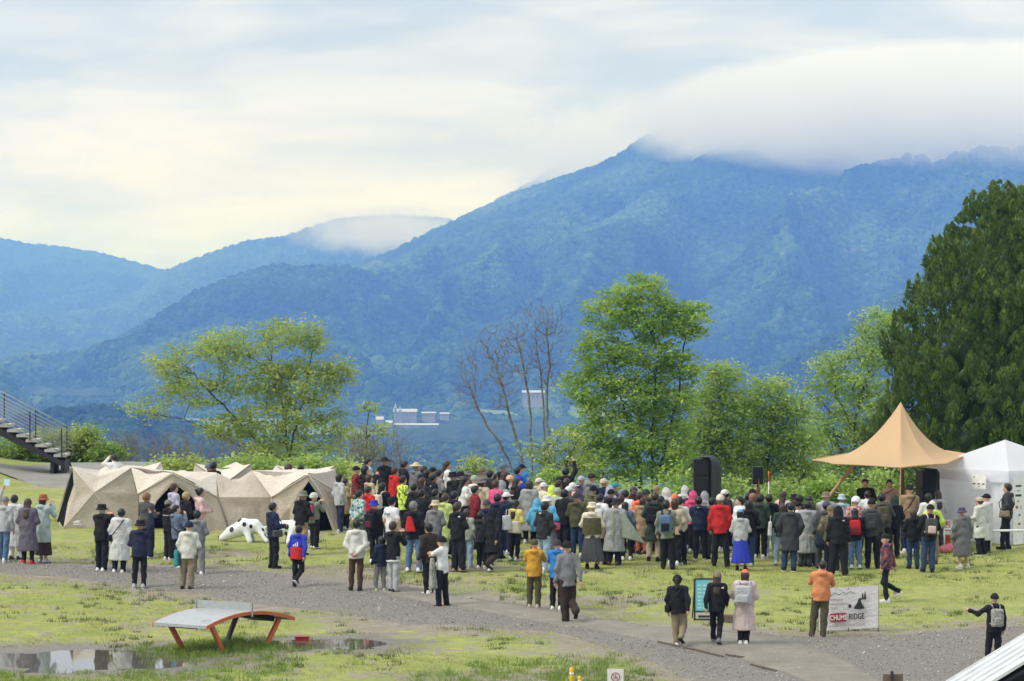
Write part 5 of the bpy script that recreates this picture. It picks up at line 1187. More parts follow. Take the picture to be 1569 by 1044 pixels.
def head_mesh(kind):
    def sk(X, Y, Z, g): return ell(X, Y, Z, (0, -.010, 1.607), (.078+g, .099+g, .101+g))
    def f(X, Y, Z):
        if kind in ('short', 'bob', 'long', 'tail', 'bun', 'buzz'):
            g = .006 if kind == 'buzz' else .019
            o = sk(X, Y, Z, g) + .005*np.sin(60*X+30*Z)*np.sin(45*Y+20*Z)
            face = np.maximum(.030-Y+.55*(Z-1.60)*1.0, Z-1.655); o = np.maximum(o, -np.maximum(face-.012, -9)) if False else np.maximum(o, np.minimum((Y-.035)-.9*(Z-1.60), 1.66-Z)*.8)
            o = np.maximum(o, 1.50-Z)
            if kind == 'bob': o = smin(o, np.maximum(cap(X, Y, Z, (0, -.05, 1.60), (0, -.045, 1.47), .098, .086, .85), Y-.02), .02)
            if kind == 'long': o = smin(o, np.maximum(cap(X, Y, Z, (0, -.055, 1.60), (0, -.135, 1.26), .098, .085, .6), Y-.01), .02)
            if kind == 'tail': o = smin(o, cap(X, Y, Z, (0, -.11, 1.62), (0, -.16, 1.40), .045, .025), .02)
            if kind == 'bun': o = smin(o, ell(X, Y, Z, (0, -.12, 1.66), (.05, .045, .045)), .02)
            return o
        if kind == 'cap':
            o = np.maximum(sk(X, Y, Z, .025), 1.602-Z+.10*Y)
            br = np.maximum(ell(X, Y, Z, (0, .12, 1.628), (.082, .105, .016)), .06-Y); return smin(o, br, .012)
        if kind == 'bucket':
            r = np.sqrt(X**2+((Y+.008)/1.12)**2); o = np.maximum(np.maximum(r-.103+.12*(Z-1.63), Z-1.728), 1.60-Z); br = np.abs(Z-(1.640-.95*(r-.085)))-.012; br = np.maximum(np.maximum(br, r-.142), .07-r); return smin(o, br, .015)
        if kind == 'brim':
            o = np.maximum(sk(X, Y, Z, .027), 1.615-Z); r = np.sqrt(X**2+((Y+.008)/1.1)**2); br = np.abs(Z-(1.632-.12*(r-.085)+.25*X**2))-.010; br = np.maximum(np.maximum(br, r-.20), .07-r); return smin(o, br, .015)
        if kind == 'beanie':
            o = np.maximum(sk(X, Y, Z, .027), 1.595-Z+.12*Y); return smin(o, np.maximum(np.maximum(sk(X, Y, Z, .034), 1.59-Z+.12*Y), Z-1.625-.12*Y), .008)
        if kind == 'fur':
            return np.maximum(sk(X, Y, Z, .045), 1.58-Z)+.008*np.sin(70*X)*np.sin(70*Y)*np.sin(70*Z)
        if kind == 'hood':
            o = smin(ell(X, Y, Z, (0, -.018, 1.607), (.112, .125, .128)), cap(X, Y, Z, (0, -.05, 1.56), (0, -.06, 1.44), .11, .13, .8), .05)
            o = smin(o, cap(X, Y, Z, (0, -.05, 1.70), (0, -.10, 1.715), .04, .02), .05)
            return np.maximum(o, -ell(X, Y, Z, (0, .13, 1.57), (.075, .13, .105)))+.003*np.sin(30*Z+20*X)
    return sdf_mesh(kind, f, (-.25, -.28, 1.16), (.25, .27, 1.80), .017)
_cache = {}
def cached(key, fn):
    if key not in _cache: _cache[key] = fn(); _cache[key].materials.clear(); [_cache[key].materials.append(None) for _ in range(3 if key[0] == 'body' else 1)]
    return _cache[key]
C = {'black': (.013, .013, .015), 'soot': (.028, .028, .031), 'navy': (.018, .024, .055), 'white': (.74, .74, .75), 'cream': (.66, .61, .50), 'offwhite': (.60, .60, .55), 'grey': (.20, .20, .21), 'lgrey': (.42, .43, .45), 'dgrey': (.075, .076, .08), 'charcoal': (.045, .046, .05), 'brown': (.085, .05, .032), 'dbrown': (.04, .027, .02), 'tan': (.34, .24, .145), 'beige': (.48, .40, .30), 'khaki': (.24, .20, .13), 'olive': (.085, .08, .04), 'dgreen': (.03, .05, .035), 'sage': (.36, .40, .33), 'red': (.52, .025, .025), 'dred': (.20, .02, .025), 'maroon': (.10, .02, .04), 'pink': (.62, .09, .22), 'lpink': (.68, .46, .46), 'ppink': (.76, .62, .60), 'orange': (.62, .24, .10), 'corange': (.80, .20, .08), 'mustard': (.58, .30, .03), 'yellow': (.66, .56, .18), 'neon': (.62, .80, .12), 'lime': (.45, .55, .20), 'blue': (.03, .19, .52), 'royal': (.03, .05, .42), 'sky': (.12, .40, .66), 'lblue': (.45, .56, .66), 'teal': (.05, .28, .32), 'denim': (.10, .17, .30), 'ldenim': (.30, .40, .52), 'ddenim': (.03, .055, .12), 'slate': (.13, .17, .24), 'purple': (.09, .07, .15), 'mauve': (.15, .135, .17), 'lav': (.44, .42, .56), 'mint': (.50, .62, .60), 'peach': (.72, .46, .33), 'straw': (.60, .50, .34), 'rust': (.42, .12, .05), 'camo': (.16, .16, .09), 'grgreen': (.20, .22, .17),
     'hblack': (.012, .011, .011), 'hbrown': (.045, .027, .017), 'hrust': (.22, .10, .045), 'hblond': (.36, .28, .15), 'hgrey': (.17, .165, .16)}
def skin_mat(k):
    c = [(.56, .34, .23), (.50, .29, .19), (.60, .39, .28)][k]; n = 'skin_%d' % k
    if n in _mc: return _mc[n]
    m = plain(n, c, .55, .35, var=.06, scale=20, bump=.05); m.node_tree.nodes['Principled BSDF'].inputs['Subsurface Weight'].default_value = .08; return m
EYE = plain('eye_dark', (.02, .015, .012), .3); LIP = plain('lip', (.40, .16, .13), .5)
def plaid(name, a, b, sc):
    if name in _mc: return _mc[name]
    t = NT(name); v = t.coord(); w1 = t.n('TexChecker'); w1.inputs['Scale'].default_value = sc; t.t.links.new(v, w1.inputs['Vector']); w1.inputs[1].default_value = (*a, 1); w1.inputs[2].default_value = (*b, 1)
    n = t.noise(14, 4, .6, v); t.set(w1.outputs[0], .85, .2); t.bump(n.outputs[0], .5, .03); _mc[name] = t.m; return t.m
def blotch(name, a, b, sc, c=None):
    if name in _mc: return _mc[name]
    t = NT(name); v = t.coord(); n = t.noise(sc, 3, .6, v, .8); st = [(.42, a), (.5, b)]
    if c: st = [(.36, a), (.46, b), (.58, c), (.66, a)]
    t.set(t.ramp(n.outputs[0], st), .85, .2); n2 = t.noise(14, 4, .6, v); t.bump(n2.outputs[0], .5, .03); _mc[name] = t.m; return t.m
PAT = {'redplaid': lambda: plaid('plaid_red', (.36, .04, .04), (.03, .03, .035), 16), 'check': lambda: plaid('check_navy', (.04, .03, .12), (.6, .6, .64), 26), 'pinkplaid': lambda: plaid('plaid_pink', (.55, .40, .40), (.45, .12, .12), 14), 'greyplaid': lambda: plaid('plaid_grey', (.16, .16, .18), (.09, .09, .11), 20),
       'tealpat': lambda: blotch('print_teal', (.03, .10, .12), (.42, .55, .54), 16), 'neonpat': lambda: blotch('print_neon', (.08, .10, .03), (.62, .80, .12), 10), 'camopat': lambda: blotch('print_camo', (.05, .05, .03), (.20, .19, .11), 8, (.11, .10, .06)), 'galaxy': lambda: blotch('print_dark', (.015, .015, .02), (.06, .05, .12), 9, (.30, .09, .06)), 'greycamo': lambda: blotch('print_greycamo', (.12, .12, .11), (.40, .40, .36), 9, (.25, .25, .22))}
RAIN = {'white', 'mint', 'lgrey', 'offwhite'}
def cmat(c, rain=False):
    if c in PAT: return PAT[c]()
    return fabric('rainwear_'+c, C[c], .42, trans=.25) if rain else fabric('cloth_'+c, C[c])
def hmat(c):
    n = 'hair_'+c
    if n in _mc: return _mc[n]
    t = NT(n); v = t.coord(); w = t.noise(50, 3, .6, v); t.set(t.ramp(w.outputs[0], [(.3, tuple(k*.6 for k in C[c])), (.7, tuple(k*1.5 for k in C[c]))]), .45, .4); t.bump(w.outputs[0], .6, .01); _mc[n] = t.m; return t.m
SHOE = {}
STAGE = at(1375, 800, 109.0)
people = []
def locate(px, top, foot, H):
    if foot: b = on(px, foot); return b, (foot-top)/px_per_m(b.y)
    lo, hi = 78.0, float(edge((px-W_PX/2)/F_PX*118.0))-1.5                    # slide along the ground until the head shows at its place
    for _ in range(40):
        d = (lo+hi)/2; x = (px-W_PX/2)/F_PX*d; z = gz(x, d)+H; py = HOR-(z-CAM_Z)/d*F_PX
        if py > top: lo = d
        else: hi = d
    x = (px-W_PX/2)/F_PX*d; return Vector((x, d, gz(x, d))), H
pcount = 0
def person(px, top, foot, pose, yaw, topk, botk, headk, label, extras=(), H=None, shoe=None):
    global pcount; pcount += 1; R_ = np.random.default_rng(1000+pcount)
    if pose == 'stand' and foot is None: pose = ['stand', 'relax', 'front', 'pocket', 'front'][int(R_.integers(5))]
    b, h = locate(px, top, foot, H or R_.uniform(1.60, 1.74))
    if yaw is None:
        v = STAGE-b; yaw = -math.degrees(math.atan2(v.x, max(v.y, -2)+9)); yaw = max(-68, min(40, yaw))+R_.normal(0, 11)
    hat = headk[0].split(':')[0]; extra_h = .03 if hat in ('cap', 'bucket', 'brim', 'beanie', 'fur', 'hood') else .012
    s = h/(1.705+extra_h); wd = s*R_.uniform(.97, 1.10)*(1.04 if s < .8 else 1)
    root = thing('person', b, label, 'person', 'people watching the stage' if foot is None or True else None, R(yaw)); root.scale = (wd, wd, s); root.rotation_euler = (R(R_.normal(0, 1.6)), R(R_.normal(0, 1.8)), R(yaw))
    skin = skin_mat(int(R_.integers(3)))
    o = obj('body', cached(('body', pose), lambda: body_mesh(pose)), None, root); omat(o, skin, 0); omat(o, EYE, 1); omat(o, LIP, 2)
    k, c = topk.split(':'); o = obj(dict(tee='t_shirt', shirt='shirt', coat='coat', poncho='raincoat', hoodie='hoodie', jacket='jacket')[k], cached(('top', pose, k), lambda: top_mesh(pose, k)), None, root); omat(o, cmat(c, k == 'poncho' or c in ('mint',)))
    top_o = o
    k2, c2 = botk.split(':'); pl = POSE[pose][2]
    rep = next(p for p in POSE if POSE[p][2] == pl)
    o = obj('skirt' if k2.startswith('skirt') else ('shorts' if k2 == 'shorts' else 'trousers'), cached(('bot', pl if not k2.startswith('skirt') else '-', k2), lambda: bottom_mesh(rep, k2)), None, root); omat(o, cmat(c2))
    J = joints(pose); sc = shoe or ['black', 'black', 'soot', 'white', 'lgrey', 'white', 'brown'][int(R_.integers(7))]
    for sd in ('l', 'r'):
        an = J[sd]['an']; pitch = -max(0, (an[2]-.10))*3.2; sh = obj('shoe', cached(('shoe',), shoe_mesh), None, root, (an[0], an[1]+.0, max(.0, an[2]-.085)), (pitch, 0, (R(-9) if sd == 'r' else R(9)))); omat(sh, cmat(sc))
        so = obj('sole', cached(('sole',), lambda: MB().box((0, .035, .008), (.088, .25, .02)).mesh('sole', bevel=.006)), None, sh); omat(so, cmat('white' if sc in ('white', 'lgrey', 'red', 'black') and pcount % 2 else 'soot'))
    for hk in headk:
        k3, c3 = hk.split(':'); hair = c3.startswith('h') and c3 in C
        nm = dict(short='hair', bob='hair', long='hair', tail='hair', bun='hair', buzz='hair', cap='cap', bucket='bucket_hat', brim='brimmed_hat', beanie='beanie', fur='fluffy_hat', hood='hood')[k3]
        o = obj(nm, cached(('head', k3), lambda: head_mesh(k3)), None, root); omat(o, hmat(c3) if hair else cmat(c3, k3 == 'hood' and topk.startswith('poncho')))
    people.append((root, px, top)); 
    for e in extras: EX[e[0]](root, top_o, *e[1:])
    return root
# ------------------------------------------------------------------ things people carry
def world_thing(name, root, label, cat, group): 
    o = thing(name, root.location, label, cat, group, root.rotation_euler.z); o.scale = root.scale; o.rotation_euler = root.rotation_euler; return o
def ex_backpack(root, top_o, c, label, size=1.0, pocket=None):
    w = world_thing('backpack', root, label, 'backpack', 'backpacks worn in the crowd')
    def f(X, Y, Z): q = np.stack([np.abs(X)-.10, np.abs(Y+.245)-.045, np.abs(Z-1.17)-.165]); return np.linalg.norm(np.maximum(q, 0), axis=0)+np.minimum(q.max(0), 0)-.045+.004*np.sin(30*X+22*Z)
    o = obj('pack', cached(('pack',), lambda: sdf_mesh('pack', f, (-.2, -.36, .93), (.2, -.12, 1.42), .022)), None, w); omat(o, cmat(c))
    def g(X, Y, Z): q = np.stack([np.abs(X)-.075, np.abs(Y+.335)-.012, np.abs(Z-1.09)-.07]); return np.linalg.norm(np.maximum(q, 0), axis=0)+np.minimum(q.max(0), 0)-.025
    o = obj('pocket', cached(('pocket',), lambda: sdf_mesh('pocket', g, (-.13, -.39, .96), (.13, -.28, 1.22), .02)), None, w); omat(o, cmat(pocket or c))
    if size != 1: w.scale = (w.scale[0]*size, w.scale[1]*size, w.scale[2])
    for sg in (-1, 1):
        o = obj('strap', cached(('strap', sg), lambda: MB().tube([(sg*.08, -.20, 1.36), (sg*.095, -.12, 1.455), (sg*.10, .02, 1.465), (sg*.11, .125, 1.38), (sg*.12, .165, 1.25), (sg*.15, .10, 1.08), (sg*.14, -.12, 1.02), (sg*.10, -.2, 1.02)], .018, 6).mesh('strap', True)), None, w); omat(o, cmat(pocket or c))
def ex_drawbag(root, top_o, c, label):
    w = world_thing('drawstring_bag', root, label, 'bag', None)
    def f(X, Y, Z): t = np.clip((Z-1.0)/.36, 0, 1); return np.maximum(np.sqrt((X/(.15-.10*t))**2+((Y+.235)/(.07-.02*t))**2)*.07-.07, np.maximum(1.0-Z, Z-1.36))+.004*np.sin(40*X)
    o = obj('sack', cached(('dsack',), lambda: sdf_mesh('sack', f, (-.2, -.34, .96), (.2, -.14, 1.40), .022)), None, w); omat(o, cmat(c))
    for sg in (-1, 1): o = obj('cord', cached(('cord', sg), lambda: MB().tube([(0, -.23, 1.35), (sg*.09, -.14, 1.455), (sg*.11, .06, 1.44), (sg*.17, .1, 1.2), (sg*.14, -.2, 1.02)], .007, 5).mesh('cord', True)), None, w); omat(o, cmat('soot'))
def ex_cross(root, top_o, c, label, side=1):
    w = world_thing('shoulder_bag', root, label, 'bag', 'shoulder bags worn in the crowd')
    o = obj('strap', cached(('xstrap', side), lambda: MB().tube([(side*.22, -.1, .98), (side*.05, -.21, 1.17), (-side*.11, -.14, 1.44), (-side*.1, .05, 1.475), (side*.05, .2, 1.2), (side*.22, .1, .98)], .013, 6).mesh('strap', True)), None, w); omat(o, cmat('black' if c != 'black' else 'soot'))
    def f(X, Y, Z): q = np.stack([np.abs(X-side*.235)-.03, np.abs(Y)-.10, np.abs(Z-.93)-.06]); return np.linalg.norm(np.maximum(q, 0), axis=0)+np.minimum(q.max(0), 0)-.03
    o = obj('pouch', cached(('pouch', side), lambda: sdf_mesh('pouch', f, (side*.235-.12, -.18, .8), (side*.235+.12, .18, 1.06), .022)), None, w); omat(o, cmat(c))
def ex_tote(root, top_o, c, label, x=.28, y=.0, z=.72):
    w = world_thing('tote_bag', root, label, 'bag', 'tote bags carried in the crowd')
    def f(X, Y, Z): t = np.clip((Z-.52)/.4, 0, 1); q = np.stack([np.abs(X)-(.05-.02*t), np.abs(Y)-(.17+.02*t), np.abs(Z-.72)-.19]); return np.linalg.norm(np.maximum(q, 0), axis=0)+np.minimum(q.max(0), 0)-.012+.005*np.sin(25*Y+18*Z)
    o = obj('sack', cached(('tote',), lambda: sdf_mesh('sack', f, (-.12, -.26, .46), (.12, .26, .98), .024)), None, w, (x, y, z-.72)); omat(o, cmat(c))
    o = obj('handle', cached(('toteh',), lambda: MB().tube([(0, -.1, .9), (0, -.07, 1.08), (0, .07, 1.08), (0, .1, .9)], .010, 5).mesh('handle', True)), None, w, (x, y, z-.72)); omat(o, cmat(c))
def ex_flag(root, top_o, label):
    w = world_thing('paper_flag', root, label, 'flag', None); o = MB().tube([(-.2, .15, 1.86), (-.18, .17, 2.10)], .006, 6).build('stick', cmat('white'), w); 
    obj('sheet', panel_mesh('sheet', [Vector((-.17, .17, 1.99)), Vector((-.01, .19, 2.0)), Vector((-.02, .2, 2.17)), Vector((-.185, .175, 2.16))], 5, .02), fabric('flag_cloth', (.50, .70, .86), .7), w)
def ex_print(root, top_o, body, size, z=1.22, c='white', w=1.0):   # lettering on the back of the garment: part of it
    me = text_mesh('lettering', body, size, .004, 'CENTER', w, .003); o = obj('lettering', me, cmat(c), top_o, (0, -.172, z), (math.pi/2, 0, 0))
def ex_logo(root, top_o, c='white', x=.10, z=1.36, y=-.115):
    MB().box((x, y, z), (.055, .02, .03)).build('logo', cmat(c), top_o)
def ex_tri(root, top_o):
    for k in range(3):
        h = .05+.04*k; o = obj('logo', rect_poly_mesh('logo', [(-.085+k*.055, 1.14), (-.045+k*.055, 1.14), (-.06+k*.055, 1.14+h), (-.085+k*.055, 1.14+h*.8)], .012), cmat('white'), top_o, (0, -.178, .01))
def ex_lower(root, top_o, c):                 # contrasting lower half of a jacket
    def f(X, Y, Z): return np.maximum(cap(X, Y, Z, (0, -.005, .70), (0, -.005, 1.12), 215e-3, .210, .77), np.maximum(.79-Z, Z-1.13))
    o = obj('lower_band', cached(('lowerband',), lambda: sdf_mesh('lower_band', f, (-.3, -.3, .76), (.3, .3, 1.17), .022)), None, top_o); omat(o, cmat(c))
def ex_stripe(root, top_o, c='lgrey', z=1.33):
    def f(X, Y, Z): return np.maximum(cap(X, Y, Z, (0, -.01, 1.1), (0, -.01, 1.36), .200, .190, .77), np.abs(Z-1.28)-.012)
    o = obj('stripe', cached(('stripe',), lambda: sdf_mesh('stripe', f, (-.3, -.3, 1.24), (.3, .3, 1.32), .016)), None, top_o); omat(o, cmat(c))
def ex_hem(root, top_o, c='white'):
    def f(X, Y, Z): return np.maximum(cap(X, Y, Z, (0, -.005, .70), (0, -.005, 1.0), .19, .188, .76), np.abs(Z-.785)-.028)
    o = obj('shirt_hem', cached(('hem',), lambda: sdf_mesh('shirt_hem', f, (-.3, -.3, .74), (.3, .3, .84), .02)), None, root); omat(o, cmat(c))
def ex_phone(root, top_o, label):
    w = world_thing('phone', root, label, 'phone', 'phones held up in the crowd'); MB().box((0, .355, 1.50), (.15, .012, .078)).build('case', cmat('black'), w, bevel=.004); MB().box((0, .347, 1.50), (.138, .004, .068)).build('screen', plain('phone_screen', (.10, .13, .16), .15), w)
def ex_guitar(root, top_o, label):
    w = world_thing('guitar', root, label, 'guitar', None); WD = plain('guitar_wood', (.05, .03, .022), .3, .5)
    def f(X, Y, Z): return np.maximum(smin(np.sqrt((X-.02)**2+(Z-1.02)**2)-.15, np.sqrt((X+.16)**2+(Z-1.10)**2)-.11, .08), np.abs(Y-.24)-.04)
    obj('soundbox', sdf_mesh('soundbox', f, (-.3, .16, .84), (.22, .32, 1.26), .02), WD, w); MB().bar((-.22, .235, 1.14), (-.66, .235, 1.36), .045, .025).build('neck', WD, w); MB().bar((-.66, .235, 1.36), (-.78, .235, 1.42), .07, .02).build('headstock', WD, w)
def ex_mic(root, top_o, label):
    w = world_thing('microphone_stand', root, label, 'microphone', None); K = plain('mic_metal', (.35, .36, .38), .35, .5, .5)
    MB().tube([(.35, .45, .02), (.35, .45, 1.25)], .012, 8).build('upright', K, w, True); MB().tube([(.35, .45, 1.25), (.85, .45, 1.42)], .01, 8).build('boom', K, w, True); MB().tube([(.85, .45, 1.42), (.98, .45, 1.45)], .022, 8).build('microphone', cmat('black'), w, True); MB().tube([(.35, .45, .0), (.35, .45, .03)], .14, 16).build('base', K, w, True)
def ex_hang(root, top_o, c, label):
    w = world_thing('held_jacket', root, label, 'jacket', None)
    def f(X, Y, Z): t = np.clip((1.22-Z)/.72, 0, 1); return np.maximum(np.sqrt((X+.23)**2/(.06+.07*t)**2+((Y-.14)/(.05+.05*t))**2)*.05-.05, np.maximum(.48-Z, Z-1.22))+.006*np.sin(34*X+8*Z)
    o = obj('cloth', sdf_mesh('cloth', f, (-.45, -.08, .42), (.0, .36, 1.3), .022), None, w); o.data.materials.append(cmat(c))
def ex_cape(root, top_o, c, label):           # blanket cape blown to one side
    w = world_thing('blanket_cape', root, label, 'blanket', None); V, F = [], []; nu, nv = 16, 18
    for j in range(nv):
        t = j/(nv-1)
        for i in range(nu):
            s = i/(nu-1); a = -.25+s*1.0; V.append(Vector(((.02+.20*s)+t*(.06+.52*s**1.5)-.10*(1-s), -.155-.05*math.sin(s*9+t*2)*(.3+t)+.05*s, 1.44-.05*s-t*(.82-.30*s*0-.12*math.sin(s*3.1)))))
    for j in range(nv-1):
        for i in range(nu-1): k = j*nu+i; F.append((k, k+1, k+nu+1, k+nu))
    o = obj('cloth', mesh_from('cloth', V, F), cmat(c, True), w); o.modifiers.new('thickness', 'SOLIDIFY').thickness = .01
def ex_tied(root, top_o, c):
    def f(X, Y, Z): return np.maximum(cap(X, Y, Z, (0, -.02, .66), (0, -.02, 1.0), .225, .19, .85), np.maximum(np.maximum(.60-Z+.05*np.sin(8*X), Z-.99), Y-.12))
    o = obj('tied_jacket', sdf_mesh('tied_jacket', f, (-.32, -.32, .5), (.32, .2, 1.02), .023), cmat(c), root)
def ex_vest(root, top_o, c):
    def f(X, Y, Z): return np.maximum(np.maximum(cap(X, Y, Z, (0, -.03, .86), (0, -.03, 1.30), .235, .22, .78), np.maximum(.90-Z, Z-1.33)), Y-.03)
    o = obj('back_panel', sdf_mesh('back_panel', f, (-.32, -.32, .84), (.32, .1, 1.38), .023), cmat(c), top_o)
EX = dict(backpack=ex_backpack, drawbag=ex_drawbag, cross=ex_cross, tote=ex_tote, flag=ex_flag, print=ex_print, logo=ex_logo, tri=ex_tri, lower=ex_lower, stripe=ex_stripe, hem=ex_hem, phone=ex_phone, guitar=ex_guitar, mic=ex_mic, hang=ex_hang, cape=ex_cape, tied=ex_tied, vest=ex_vest)
